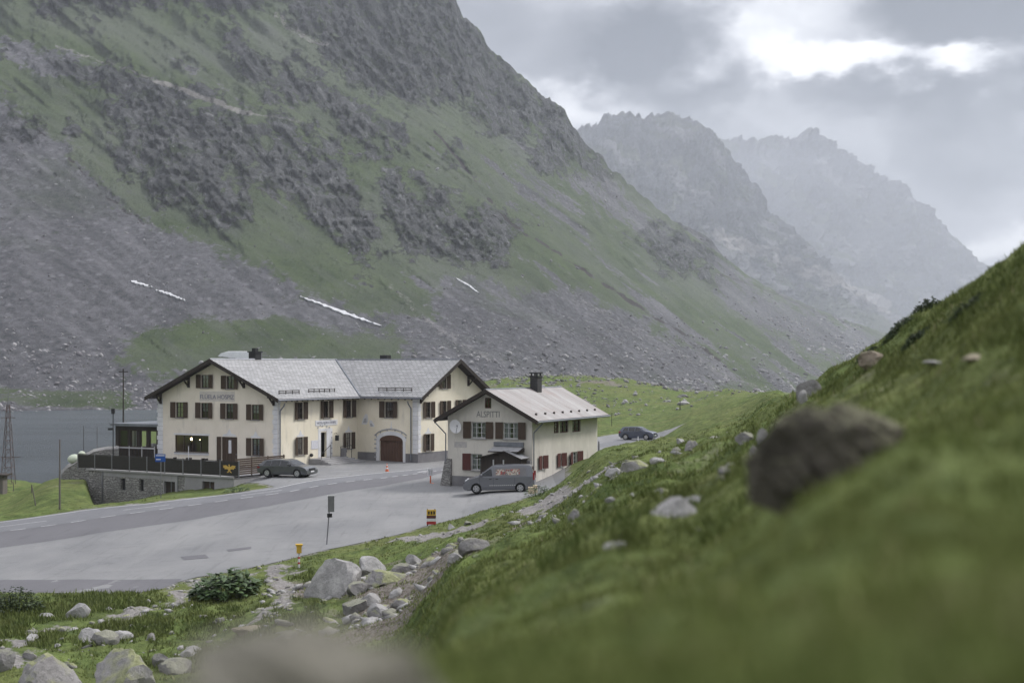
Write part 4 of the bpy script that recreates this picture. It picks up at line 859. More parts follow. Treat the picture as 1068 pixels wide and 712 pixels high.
# two faded painted figures on the wall by the bend
for (x, y, w_, h_, lean) in ((381, 437, .75, 1.0, .15), (387.5, 441.5, .6, .62, -.5)):
    a = fC.s_at(x); z = fC.z_at(x, y); m_ = MB()
    m_.prism([fC.p(a+w_*p+lean*q*h_, .004, z+h_*q) for p, q in ((-.5,-.5),(.35,-.5),(.5,-.1),(.25,.5),(-.1,.5),(-.4,.05))], (fC.n.x*.01, fC.n.y*.01, 0)); o_ = m_.build('painted_coat_of_arms', M_white, hosp)
    m_ = MB(); m_.prism([fC.p(a+w_*.6*p+lean*q*h_*.6, .016, z-.12+h_*.5*q) for p, q in ((-.5,-.5),(.5,-.4),(.2,.5),(-.3,.3))], (fC.n.x*.006, fC.n.y*.006, 0)); m_.build('painted_shading', M_line, o_)
wb = MB(); GA = gable(0, WA, ZE, ZA_)
wall(wb, fA, 0, WA, -1.5, GA, hA, 2); wall(wb, fB, 0, 12.6, -1.5, ZE, hB, 0); wall(wb, fC, 0, 7.2, -1.5, ZE, hC, 0, plinth=.75); wall(wb, fD, 0, WD, -1.5, gable(0, WD, ZE, ZA_), hD, 0, plinth=.85)
fBackL = Fr(AL, dB, dA); fBackR = Fr(BK, dC, dD); Lbl = (BK-AL).length; Lbr = (DR-BK).length
wall(wb, fBackL, 0, Lbl, -1.5, ZE, [], 0); wall(wb, fBackR, 0, Lbr, -1.5, ZE, [], 0)
# dark interior floors and partition so that the windows look into rooms
wb.build('wall', [M_cream, M_plinth, M_rose], hosp)
fl_ = MB()
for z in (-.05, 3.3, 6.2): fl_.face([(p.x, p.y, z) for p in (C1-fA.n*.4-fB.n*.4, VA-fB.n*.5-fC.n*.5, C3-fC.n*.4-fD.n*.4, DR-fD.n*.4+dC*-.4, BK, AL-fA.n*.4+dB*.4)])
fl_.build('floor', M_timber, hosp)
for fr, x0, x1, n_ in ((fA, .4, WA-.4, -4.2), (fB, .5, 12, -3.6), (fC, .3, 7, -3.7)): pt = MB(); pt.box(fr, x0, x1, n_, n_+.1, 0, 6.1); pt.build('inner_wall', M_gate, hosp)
# quoins
q0 = fA.s_at(285.2); quoins(fA, .02, q0, 0.0, 6.0, hosp); quoins(fA, WA-.62, WA-.02, 0, 6.0, hosp)
quoins(fB, .02, .30, 0, 6.1, hosp); quoins(fC, 7.2-.62, 7.18, .76, 6.1, hosp); quoins(fD, .02, .40, .86, 6.1, hosp)
# lettering on the gable
tx = fA.rect(209, 410.5, 244, 416); mb = MB(); mb.box(fA, tx[0]-.1, tx[1]+.1, .001, .004, tx[2]-.22, tx[3]+.22); tp = mb.build('painted_name_panel', mat('faded_panel', (.56,.53,.50), .9, (3,4), var=(.5,.46,.42)), hosp)
text('FLÜELA HOSPIZ', fA, tx[0], tx[1], tx[2], tx[3]-tx[2], M_letter, tp, flip=True, n=.014)
# roof
JR = isect(C1+dA*(WA/2), dB, C3+dD*(WD/2), -dC); oL, oR, og = .75, .65, .95
sL = (ZA_-ZE)/(WA/2); sR = (ZA_-ZE)/(WD/2); lift = .24; zeL = ZE-oL*sL+lift; zeR = ZE-oR*sR+lift; ZR = ZA_+lift
VE = isect(C1+fB.n*oL, dB, VA+fC.n*oR, dC); BE = isect(AL+dA*oL, dB, DR+dD*oR, -dC); J3 = Vector((JR.x, JR.y, ZR))
def v3(p, z): return Vector((p.x, p.y, z))
fe, be = v3(C1+fB.n*oL-dB*og, zeL), v3(AL+dA*oL-dB*og, zeL); ra = v3(C1+dA*WA/2-dB*og, ZR); rd = v3(C3+dD*WD/2+fD.n*og, ZR)
ce, de = v3(C3+fC.n*oR+fD.n*og, zeR), v3(DR+dD*oR+fD.n*og, zeR); zv = (zeL+zeR)/2; ve, bke = v3(VE, zv), v3(BE, zv)
rf = MB()
for q in ([fe, ve, J3, ra], [ve, ce, rd, J3], [ra, J3, bke, be], [J3, rd, de, bke]): roofslab(rf, q, .16)
roof = rf.build('roof', [M_roof, M_timber], hosp, merge=False)
tr = MB(); tr.tube(J3+Vector((0,0,.04)), ve+Vector((0,0,.03)), .11, n=6); tr.build('valley_flashing', M_zinc, roof)
tr = MB(); tr.tube(ra, J3, .09, n=6); tr.tube(J3, rd, .09, n=6); tr.build('ridge_cap', M_zinc, roof)
for p, q in ((fe, ra), (ra, be), (ce, rd), (rd, de)):
    bb = MB(); n_ = (-dB if p in (fe, ra) and q in (ra, be) else fD.n); n_ = Vector((n_.x, n_.y, 0))
    bb.hexa([p-Vector((0,0,.34))+n_*.01, q-Vector((0,0,.34))+n_*.01, q-Vector((0,0,.34))+n_*.06, p-Vector((0,0,.34))+n_*.06], [p+n_*.01+Vector((0,0,.03)), q+n_*.01+Vector((0,0,.03)), q+n_*.06+Vector((0,0,.03)), p+n_*.06+Vector((0,0,.03))])
    bb.build('barge_board', M_timber, roof)
pf = 0                                      # purlins and their brackets under the gable overhangs
for fr, W_, s_ in ((fA, WA, sL), (fD, WD, sR)):
    for t in (.03, .27, .5, .73, .97):
        a = W_*t; z = ZE+(W_/2-abs(a-W_/2))*s_+lift-.16; pf = MB(); pf.box(fr, a-.1, a+.1, 0, og-.03, z-.30-.02, z-.02)
        if t != .5: pf.box(fr, a-.09, a+.09, 0, .16, z-1.0, z-.34); pf.prism([fr.p(a-.07, .16, z-.95), fr.p(a+.07, .16, z-.95), fr.p(a+.07, .75, z-.34), fr.p(a-.07, .75, z-.34)], (0,0,.13))
        pf.build('roof_bracket', M_timber, hosp)
sf = MB()                                      # rafters tails along the long eaves
for fr, Lw, z_ in ((fB, 12.6, zeL), (fC, 7.2, zeR)):
    k = int(Lw/.8)
    for i in range(k): a = .5+i*.8; sf.prism([fr.p(a-.06, 0, z_+.16), fr.p(a+.06, 0, z_+.16), fr.p(a+.06, .6, z_-.16), fr.p(a-.06, .6, z_-.16)], (0,0,-.14))
sf.build('rafter_tails', M_timber, hosp)
gu = MB(); gu.path([fe+Vector((0,0,-.12)), ve+Vector((0,0,-.14)), ce+Vector((0,0,-.12))], .085, 7); go = gu.build('gutter', M_zinc, hosp)
for fr, a in ((fB, .16), (fC, 6.45)):
    d_ = MB(); d_.path([fr.p(a, .62, 5.72), fr.p(a, .55, 5.5), fr.p(a, .12, 5.05), fr.p(a, .12, .1)], .06, 7); d_.build('downpipe', M_zinc, hosp)
def snowguard(fr, px0, px1, py, zbase, slope, ov):
    m_ = MB(); a = fr.s_at(px0); b = fr.s_at(px1)
    for inn in (0,):
        # climb the slope until the picture row is reached
        best = min((abs(CH-(py-HY)/F*fr.p((a+b)/2, ov-t, 0).y-(zbase+slope*t)), t) for t in np.arange(.3, 5, .05))[1]
        a = fr.s_at(px0, ov-best); b = fr.s_at(px1, ov-best); z = zbase+slope*best
        for h in (.14, .30): m_.tube(fr.p(a, ov-best, z+h), fr.p(b, ov-best, z+h), .035, n=5)
        k = max(2, int(abs(b-a)/.8))
        for i in range(k+1): c = a+(b-a)*i/k; m_.box(fr, c-.03, c+.03, ov-best-.03, ov-best+.03, z-.02, z+.34)
    m_.build('snow_guard', M_timber, roof)
snowguard(fB, 291, 312, 410.8, zeL, sL, oL); snowguard(fB, 322, 349, 409, zeL, sL, oL); snowguard(fC, 395, 429.5, 407.8, zeR, sR, oR)
def chimney(root, base, w_, d_, h, fr, m, cap=True, name='chimney'):
    mb = MB(); mb.box(fr, base[0]-w_/2, base[0]+w_/2, base[1]-d_/2, base[1]+d_/2, base[2], base[2]+h)
    o = mb.build(name, m, root)
    if cap: c = MB(); c.box(fr, base[0]-w_/2-.1, base[0]+w_/2+.1, base[1]-d_/2-.1, base[1]+d_/2+.1, base[2]+h+.003, base[2]+h+.12); c.box(fr, base[0]-w_/4, base[0]+w_/4, base[1]-d_/4, base[1]+d_/4, base[2]+h+.12, base[2]+h+.42); c.build('chimney_cap', M_black, o)
    return o
a = 6.0; chimney(roof, (a, -WA/2-.3, ZR-.5), .9, .8, 1.15, Fr(C1-dB*0, dB, -dA), M_black)
m_ = MB(); f_ = Fr(C1, dB, -dA)
for dz in (.35, .6): m_.box(f_, a+.5, a+2.3-dz, -WA/2-.35, -WA/2-.25, ZR+dz, ZR+dz+.07)
m_.box(f_, a+.9, a+1.0, -WA/2-.34, -WA/2-.26, ZR-.2, ZR+.6); m_.build('roof_aerial', M_metal, roof)
chimney(roof, (fC.s_at(402, -WD/2-.7), -WD/2-.7, ZR-.6), .9, .7, 1.05, fC, M_black, False)
# entrance steps and rails
st = thing('entrance_steps', 'grey stone steps with iron rails below the dark entrance door of the cream hospice', 'steps', v3(fB.p(db[0], 1, 0).xy, 0))
s_ = MB(); c = (db[0]+db[1])/2
s_.box(fB, c-2.4, c+2.0, .02, 1.4, -.3, .52)
for i in range(3): s_.box(fB, c-2.3+.0*i, c+2.6+.35*i, 1.4+.36*i, 1.4+.36*(i+1), -.3, .39-.13*i)
for i in range(3): s_.box(fB, c+2.0+.36*i, c+2.0+.36*(i+1), .02, 1.4, -.3, .39-.13*i)
s_.build('tread', M_concrete, st)
for pts in ([fB.p(c-2.2,1.3,.5), fB.p(c-2.2,1.3,.95), fB.p(c-.7,1.3,1.75), fB.p(c-.7,1.3,.5)], [fB.p(c+.9,1.3,.5), fB.p(c+.9,1.3,1.5), fB.p(c+2.7,1.3,1.55), fB.p(c+2.7,1.3,.1)]):
    r_ = MB(); r_.path(pts, .03, 6); r_.build('rail', M_black, st)
mb = MB(); bp = fB.p(c+1.6, 1.9, 0); mb.box(fB, c+1.35, c+1.85, 1.0, 1.3, .52, 1.35); solo('letter_box', mb, M_plinth, 'small dark cabinet on the landing right of the entrance door', 'cabinet', fB.p(c+1.6, 1.15, .52))
# ------------------------------------------------------------------ lit lamps in the rooms
def bulb(p, r, label, name='pendant_lamp'):
    t = thing(name, label, 'lamp', p); m_ = MB(); m_.ball(p, r, n=10); m_.build('glass_globe', M_bulb, t)
    m_ = MB(); m_.tube(Vector(p)+Vector((0,0,r)), Vector(p)+Vector((0,0,r+.5)), .012, n=4); m_.build('cord', M_black, t)
ba = fA.s_at(197, -.9); bulb(fA.p(ba, -1.3, fA.z_at(197, 457.5, -1.3)), .13, 'glowing round lamp behind the wide restaurant window of the cream gable')
for x in (208.5,): bulb(fA.p(fA.s_at(x, -2), -2, fA.z_at(x, 458.5, -2)), .035, 'small warm lamp deeper inside the wide restaurant window')
# ------------------------------------------------------------------ timber annex
fN = Fr(C1+dA*WA, dA, -dB); aw = fN.s_at(120.5, -.5); an = thing('timber_annex', 'dark flat roofed timber pavilion against the left end of the cream hospice', 'building', fN.p(aw/2, -.5, 0))
fN2 = Fr(C1+dA*(WA+.01)-fA.n*.5, dA, -dB); zt = fN2.z_at(140, 441.5); z1, z0 = fN2.z_at(140, 446), fN2.z_at(140, 470)
ho_ = []; wb = MB()
for x0, x1, cur in ((124, 133, False), (135.5, 142.5, True), (146, 152.5, False), (155.5, 163, True)):
    r = fN2.rect(x0, 449.5, x1, 466); ho_.append(window(fN2, (r[0], r[1], 1.35, 2.95), an, sh=None, mullions=0, bars=0, curtain='pair' if cur else False, sill=False))
wall(wb, fN2, 0, aw, -1, zt-.25, ho_, 0); s_ = Fr(fN2.p(aw, 0, 0).xy, dB, dA); wall(wb, s_, 0, 7, -1, zt-.25, [], 0); k_ = Fr(fN2.p(aw, -7, 0).xy, -dA, dB); wall(wb, k_, 0, aw, -1, zt-.25, [], 0)
wb.build('wall', [M_timber], an); r_ = MB(); r_.box(fN2, 0, aw+.35, -7.3, .35, zt-.25, zt); r_.build('roof', M_zinc, an)
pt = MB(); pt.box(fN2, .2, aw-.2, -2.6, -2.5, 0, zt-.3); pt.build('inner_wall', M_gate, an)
bd = MB()
for i in range(int(aw/.4)+1): bd.box(fN2, i*.4, i*.4+.03, .002, .03, -.3, 1.3)
bd.build('board_joints', M_black, an)
bulb(fN2.p(fN2.s_at(148.4, -.6), -.7, fN2.z_at(148.4, 454, -.7)), .12, 'glowing lamp seen through the timber annex window')
mb = MB(); q = fN2.p(fN2.s_at(148.2, -1.2), -1.2, 0); mb.tube(q+Vector((0,0,1.2)), q+Vector((0,0,2.3)), .22, .12, 10); solo('red_wall_decoration', mb, M_shut_red, 'reddish ornament below the glowing annex lamp', 'ornament', q+Vector((0,0,1.2)))
# ------------------------------------------------------------------ terrace in front of the hospice
TR_, TL_ = V2(-22.8, 116.6), V2(-37.6, 125.9)
fT = Fr(TR_, (TL_-TR_), -Vector((-(TL_-TR_).y, (TL_-TR_).x)).normalized())
if fT.n.y > 0: fT.n = -fT.n
te = thing('stone_terrace', 'raised terrace on a stone and concrete wall with dark railing before the cream gable', 'terrace', (TR_.x, TR_.y, 0))
Ls = fT.s_at(92.5); holes = []; zs0 = -4.2
for x0, y0, x1, y1 in ((125.8,498.7,130.8,511),(145.2,499.7,149.8,512)): holes.append(fT.rect(x0,y0,x1,y1))
gr_ = fT.rect(171,502,182.5,514.5); wn = fT.rect(211,502,223.5,511.5)
sb = MB(); a106, a170, a186, a193 = (fT.s_at(x) for x in (107, 170, 185.5, 192.5))
wall(sb, fT, a170, a106, zs0, -.55, holes, 0, .35); wall(sb, fT, a106, Ls, zs0, -.12, [], 0); wall(sb, fT, a193, a186, zs0, -.12, [], 0)
sb.box(fT, Ls-.001, Ls+.0, -6, 0, zs0, -.12); sb.build('stone_wall', M_stone, te)
cb = MB(); wall(cb, fT, a186, a170, zs0, -.12, [gr_], 0, .3); wall(cb, fT, 0, a193, zs0, -.12, [wn], 0, .3); cb.face([fT.p(a170,0,-.55), fT.p(a106,0,-.55), fT.p(a106,0,-.12), fT.p(a170,0,-.12)])
fTr = Fr(TR_, -fT.n, fT.d*-1); wall(cb, fTr, 0, 9, zs0, -.12, [], 0); cb.build('concrete_wall', M_concrete, te)
for nm, r, m in (('cellar_window', holes[0], M_black), ('cellar_window', holes[1], M_black), ('cellar_door', gr_, M_timber), ('cellar_window', wn, M_frame)):
    o_ = MB(); o_.box(fT, r[0], r[1], -.3, -.24, r[2], r[3]); q = o_.build(nm, m, te)
    if r is wn or r is gr_:
        t_ = MB(); t_.box(fT, (r[0]+r[1])/2-.04, (r[0]+r[1])/2+.04, -.24, -.2, r[2], r[3]); t_.build('frame', M_metal, q)
dk = MB(); dk.face([fT.p(-.05,.12,0), fT.p(Ls+.2,.12,0), fT.p(Ls+.2,-10,0), fT.p(-.05,-10,0)]); dk.face([fT.p(-.05,.12,-.14), fT.p(Ls+.2,.12,-.14), fT.p(Ls+.2,-10,-.14), fT.p(-.05,-10,-.14)])
dk.box(fT, -.05, Ls+.2, .0, .12, -.139, -.001); dk.build('deck', M_concrete, te)
pp = MB(); pp.box(fT, a106-.08, a106+.08, .003, .06, zs0, -.15); pp.build('wall_pipe', M_metal, te); pp = MB(); pp.box(fT, a186-.05, a186+.05, .003, .05, zs0, -.15); pp.build('wall_pipe', M_metal, te)
posts = [fT.s_at(x, .05) for x in (249.2, 229.8, 209.8, 190.9, 171.9, 153.4, 135.2, 116.8, 99, 81.4)]
M_rail = mat('dark_railing_boards', (.040, .036, .032), .7, (4, 5), .3, var=(.022, .020, .018), stretch=(1, 1, 8))
M_gold = mat('gold_paint', (.55, .36, .09), .5)
for i, a in enumerate(posts): p_ = MB(); p_.box(fT, a-.04, a+.04, .02, .10, -.1, 1.32); p_.build('railing_post', M_metal, te)
for a, b in zip(posts[:-1], posts[1:]):
    p_ = MB(); p_.box(fT, a+.06, b-.06, .045, .06, .12, 1.2)
    for z in (.06, 1.22): p_.box(fT, a+.05, b-.05, .03, .075, z, z+.06)
    for k in range(7): z = .2+k*.145; p_.box(fT, a+.06, b-.06, .061, .078, z, z+.1)
    pn = p_.build('railing_panel', [M_rail], te)
    if a == posts[0]:
        pn['label'] = 'railing panel with a golden eagle emblem'; c = (a+b)/2; z = .68; e = MB(); o_ = (fT.n.x*.012, fT.n.y*.012, 0)
        def ep(pts): e.prism([fT.p(c+x, .082, z+y) for x, y in pts], o_)
        ep([(-.1,-.22),(.1,-.22),(.14,.05),(.05,.2),(-.05,.2),(-.14,.05)]); ep([(-.05,.2),(.05,.2),(.12,.3),(.02,.34),(-.07,.3)])
        for s in (-1, 1): ep([(s*.1,.12),(s*.35,.26),(s*.72,.22),(s*.62,.12),(s*.7,.04),(s*.5,.02),(s*.52,-.08),(s*.3,-.06),(s*.13,-.08)]); ep([(s*.02,-.22),(s*.14,-.22),(s*.3,-.36),(s*.1,-.34)])
        e.build('eagle_emblem', M_gold, pn)
# side railing from the corner back to the house
fS = Fr(TR_, -fT.n, fT.d*-1)
p_ = MB()
for k in range(8): p_.box(fS, .1, 6.2, .02, .05, .12+k*.17, .12+k*.17+.14)
for a in (.1, 2.1, 4.1, 6.1): p_.box(fS, a, a+.08, -.06, .018, 0, 1.5)
p_.build('side_fence', M_shut, te)
# pale inner handrail before the annex
hr = thing('terrace_handrail', 'pale wooden handrail on posts before the dark timber annex', 'handrail', fN2.p(3, 3, 0)); m_ = MB()
a0, a1 = fN2.s_at(161, 3.0), fN2.s_at(121.5, 3.0)
m_.box(fN2, a0, a1, 3.0, 3.06, fN2.z_at(140, 467.5, 3.0), fN2.z_at(140, 466.2, 3.0)); m_.build('rail', M_wframe, hr)
for t in np.linspace(a0, a1, 4): m_ = MB(); m_.box(fN2, t-.03, t+.03, 2.94, 3.0, 0, fN2.z_at(140, 465, 3.0)); m_.build('post', M_wframe, hr)
# tables and chairs on the terrace
def table(p, lab):
    t = thing('terrace_table', lab, 'table', p, 'tables on the terrace'); m_ = MB(); f_ = Fr(p.xy, fT.d, fT.n)
    m_.box(f_, -.6, .6, -.4, .4, .72, .76); m_.build('table_top', M_wframe if 'pale' in lab else M_timber, t)
    for sx in (-.5, .5):
        m_ = MB(); m_.box(f_, sx-.03, sx+.03, -.3, .3, 0, .06); m_.box(f_, sx-.03, sx+.03, -.03, .03, .06, .72); m_.build('leg', M_metal, t)
def chair(p, rot, lab):
    t = thing('terrace_chair', lab, 'chair', p, 'chairs on the terrace'); f_ = Fr(p.xy, (math.cos(rot), math.sin(rot)))
    m_ = MB(); m_.box(f_, -.22, .22, -.22, .22, .43, .47); m_.build('seat', M_timber, t); m_ = MB(); m_.box(f_, -.22, .22, .2, .24, .55, .95); m_.build('backrest', M_timber, t)
    for sx in (-.2, .2):
        for sy in (-.2, .22): m_ = MB(); m_.box(f_, sx-.02, sx+.02, sy-.02, sy+.02, 0, .43 if sy < 0 else .95); m_.build('leg', M_metal, t)
for i, (x, lab) in enumerate(((176, 'dark terrace table left of the wide restaurant window'), (189, 'pale terrace table under the left half of the wide restaurant window'), (205, 'dark terrace table under the right half of the wide restaurant window'), (222, 'pale terrace table before the dark brown side door'))):
    nn = 4.5; q = fA.p(fA.s_at(x, nn), nn, 0); table(q, lab)
    for s, w_ in ((-1, 'left'), (1, 'right')):
        chair(q+Vector((fA.d.x, fA.d.y, 0))*(-s*.95), math.atan2(fA.d.y, fA.d.x)+R(90)*(1 if s > 0 else -1), 'dark terrace chair at the %s end of the %s' % (w_, lab.replace('terrace ', '', 1)[:44].rsplit(' ', 1)[0] if False else {176:'table left of the wide window',189:'pale table under the wide window',205:'dark table under the wide window',222:'pale table before the side door'}[x]))
q = fA.p(fA.s_at(196.6, 5), 5, 0); m_ = MB(); m_.tube(q, q+Vector((0,0,2.0)), .035, n=8); m_.box(Fr(q.xy, (1,0)), -.25, .25, -.25, .25, 0, .08); solo('parasol_pole', m_, M_white, 'white bare parasol pole standing below the wide restaurant window', 'parasol pole', q)
# ------------------------------------------------------------------ small guest house
D1 = V2(1.46, 103); u25 = R(25); eF = V2(-math.cos(u25), math.sin(u25)); eR = V2(math.sin(u25), math.cos(u25))
gF = Fr(D1, eF, -eR); gR = Fr(D1, eR, -eF); WF, WR = gF.s_at(467), gR.s_at(623); zE2, zA2 = 5.35, 5.35+WF/2*.53
gh = thing('small_guest_house', 'small pinkish grey house with rusty pale sheet roof and tall black chimney behind the van', 'building', (D1.x, D1.y, 0))
hf = []; hr_ = []
r = gF.rect(483.8, 439.9, 514.8, 456.8); hf.append(window(gF, r, gh, frac=.255, curtain='pair', fm=M_wframe, mullions=2, ang=.03))
r = gF.rect(516.9, 440.5, 548.8, 457.6); hf.append(window(gF, r, gh, frac=.255, curtain='pair', fm=M_wframe, mullions=2, ang=.03))
r = gF.rect(483, 473, 503, 490); hf.append(window(gF, r, gh, sh='r', frac=.42, shm=M_shut_red, curtain='pair', fm=M_wframe))
r = gF.rect(505.6, 414.6, 512.4, 425.6); hf.append(window(gF, r, gh, sh=None, fm=M_shut_red, sill=False))
for q in ((561,475.2,569.7,488.5),(580.4,472.6,588.8,486),(592.8,470.9,605.6,483.8)): hr_.append(window(gR, gR.rect(*q), gh, shm=M_shut_red, frac=.42 if q[0] < 590 else .3, fm=M_wframe, curtain='half'))
for q in ((577.8,439.4,582.9,451.5),(584.2,438.8,593,451),(597,438,605.6,450.2)): hr_.append(window(gR, gR.rect(*q), gh, sh=None, fm=M_shut_red, sill=False))
wb = MB(); wall(wb, gF, 0, WF, -1, gable(0, WF, zE2, zA2), hf, 0); wall(wb, gR, 0, WR, -1, zE2, hr_, 0)
gL = Fr(D1+eF*WF, eR, eF); gB = Fr(D1+eR*WR, eF, eR); wall(wb, gL, 0, WR, -1, zE2, [], 0); wall(wb, gB, 0, WF, -1, gable(0, WF, zE2, zA2), [], 0)
wb.build('wall', [M_small], gh)
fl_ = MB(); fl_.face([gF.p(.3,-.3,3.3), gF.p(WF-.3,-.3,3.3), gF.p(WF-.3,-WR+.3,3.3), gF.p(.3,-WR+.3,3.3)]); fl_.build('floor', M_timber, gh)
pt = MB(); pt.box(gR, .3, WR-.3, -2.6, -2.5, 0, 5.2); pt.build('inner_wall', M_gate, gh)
o2, g2 = .75, .7; s2_ = .53; zr2 = zA2+.2; zl2 = zE2-o2*s2_+.2
P = lambda fr, a, n, z: fr.p(a, n, z)
e0, e1 = gR.p(-g2, o2, zl2), gR.p(WR+g2, o2, zl2); r0, r1 = gR.p(-g2, -WF/2, zr2), gR.p(WR+g2, -WF/2, zr2); b0, b1 = gL.p(-g2, o2, zl2), gL.p(WR+g2, o2, zl2)
rf = MB(); roofslab(rf, [e0, e1, r1, r0], .13); roofslab(rf, [r0, r1, b1, b0], .13); roof2_ = rf.build('roof', [M_roof2, M_timber], gh, merge=False)
for p, q in ((e0, r0), (r0, b0)): bb = MB(); n_ = Vector((-eR.x, -eR.y, 0)); z_ = Vector((0,0,1)); bb.hexa([p-z_*.3+n_*.01, q-z_*.3+n_*.01, q-z_*.3+n_*.06, p-z_*.3+n_*.06], [p+n_*.01+z_*.03, q+n_*.01+z_*.03, q+n_*.06+z_*.03, p+n_*.06+z_*.03]); bb.build('barge_board', M_timber, roof2_)
for i in range(8):                              # small snow hooks just above the eave
    m_ = MB(); a = .6+i*1.65; p = gR.p(a, o2-.7, zl2+.7*s2_); m_.box(Fr(p.xy, eR), -.10, .10, -.05, .05, p.z-.01, p.z+.14); m_.build('snow_hook', M_timber, roof2_)
tr = MB(); tr.tube(r0, r1, .07, n=6); tr.build('ridge_cap', M_zinc, roof2_)
ca = gR.s_at(559, -WF/2+.35); chm = MB(); w_ = .42; f_ = Fr(gR.p(ca, -WF/2+.35, 0).xy, eR); zt = gR.z_at(559, 389, -WF/2+.35)
chm.box(f_, -w_, w_, -w_*.75, w_*.75, zr2-.6, zt-.35)
ch_ = chm.build('chimney', uvtex('black_chimney_sheet', (.04,.04,.042), (.055,.054,.056), (.02,.02,.02), .3, .22, .012, .5), roof2_)
m_ = MB(); m_.box(f_, -w_-.04, w_+.04, -w_*.75-.04, w_*.75+.04, zt-.34, zt-.2)
for sx in (-1, 1):
    for sy in (-1, 1): m_.box(f_, sx*w_*.8-.05, sx*w_*.8+.05, sy*w_*.55-.05, sy*w_*.55+.05, zt-.2, zt-.02)
m_.box(f_, -w_-.06, w_+.06, -w_*.75-.06, w_*.75+.06, zt-.02, zt+.06); m_.build('chimney_cap', M_black, ch_)
gu = MB(); gu.tube(gR.p(-g2, o2+.06, zl2-.1), gR.p(WR+g2, o2+.06, zl2-.1), .07, n=7); gu.build('gutter', M_zinc, gh)
gu = MB(); gu.tube(gL.p(-g2, o2+.06, zl2-.1), gL.p(WR+g2, o2+.06, zl2-.1), .07, n=7); gu.build('gutter', M_zinc, gh)
d_ = MB(); d_.path([gL.p(-g2+.1, o2+.05, zl2-.2), gL.p(-.1, .12, zl2-1.1), gL.p(-.1, .12, 0)], .05, 6); d_.build('downpipe', M_zinc, gh)
d_ = MB(); d_.path([gR.p(.1, o2+.05, zl2-.2), gR.p(.08, .10, zl2-.9), gR.p(.08, .10, .5)], .05, 6); d_.build('downpipe', M_zinc, gh)
mb = MB(); a, b = WF-.35, WF+.38; mb.hexa([gF.p(a,-.4,-.2), gF.p(b+.15,-.4,-.2), gF.p(b+.15,.35,-.2), gF.p(a,.35,-.2)], [gF.p(a,-.4,2.2), gF.p(b-.2,-.4,2.2), gF.p(b-.2,.12,2.2), gF.p(a,.12,2.2)]); mb.build('stone_buttress', M_stone, gh)
mb = MB(); mb.box(gF, 0, WF-.36, .003, .03, 0, .95); mb.build('plinth', M_plinth, gh)
tx = gF.rect(497, 428.6, 521, 435.0); text('ALSPITTI', gF, tx[0], tx[1], tx[2], tx[3]-tx[2], M_letter2, gh, flip=True)
mb = MB(); q = gF.rect(474, 460.5, 487, 466.5); mb.box(gF, q[0], q[1], .002, .010, q[2], q[3]); fs_ = mb.build('faded_painted_sign', mat('faded_sign', (.36,.35,.35), .9, (5,4), var=(.46,.43,.41)), gh)
dish = thing('satellite_dish', 'white satellite dish on the left corner of the small grey house', 'satellite dish', gF.p(gF.s_at(474, .5), .5, gF.z_at(474, 445, .5)))
m_ = MB(); c = gF.p(gF.s_at(474.4, .5), .5, gF.z_at(474.4, 445, .5)); dr_ = Vector((.35, -.85, .3)).normalized(); uu = dr_.cross(Vector((0,0,1))).normalized(); vv = uu.cross(dr_); rings = []
for k in range(5): rr = .46*k/4; rings.append([c+dr_*(.12*(k/4)**2)+uu*rr*math.cos(t)+vv*rr*1.15*math.sin(t) for t in np.linspace(0, 2*math.pi, 17)[:-1]])
for k in range(4):
    for i in range(16): j = (i+1) % 16; m_.face([rings[k][i], rings[k+1][i], rings[k+1][j], rings[k][j]] if k else [rings[0][i], rings[1][i], rings[1][j]])
m_.build('reflector', M_white, dish, smooth=True); m_ = MB(); m_.path([c-vv*.5+dr_*.1, c-vv*.1+dr_*.5], .02, 5); m_.box(Fr((c+dr_*.5).xy, (1,0)), -.05, .05, -.05, .05, (c+dr_*.5).z-.1, (c+dr_*.5).z); m_.build('feed_arm', M_metal, dish)
m_ = MB(); m_.path([c, gF.p(gF.s_at(474.4, 0)+.1, .01, c.z-.1)], .03, 5); m_.build('bracket', M_metal, dish)
mb = MB(); a, b = gF.s_at(547, .4), gF.s_at(553, .4); mb.box(gF, min(a,b), max(a,b), .05, .45, gF.z_at(550, 497), gF.z_at(550, 480)); solo('grey_cabinet', mb, M_plinth, 'dark grey cabinet at the front corner of the small house behind the van', 'cabinet', gF.p(a, .3, .5))
# dark wooden shed and lean-to porch in front of the guest house
sh_ = thing('wooden_shed', 'dark wooden shed with low grey gable roof behind the van', 'shed', gF.p(3, 1.2, .5)); nn = 1.5
a0, a1 = gF.s_at(545, nn), gF.s_at(500.5, nn); am_ = (a0+a1)/2; z_e = gF.z_at(545, 478.5, nn); z_a = gF.z_at(530, 471, nn)
k0, k1 = gF.s_at(501, nn), gF.s_at(543, nn); kp = gF.s_at(527, nn); hi, lo = max(k0, k1), min(k0, k1)
w1 = MB(); w1.prism([gF.p(hi, nn, 0), gF.p(lo, nn, 0), gF.p(lo, nn, z_e), gF.p(kp, nn, z_a), gF.p(hi, nn, z_e)], Vector((gF.n.x, gF.n.y, 0))*-(nn-.3)); w1.build('wall', M_timber, sh_)
r_ = MB(); sl = (z_a-z_e)/(hi-kp); sl2 = (z_a-z_e)/(kp-lo)
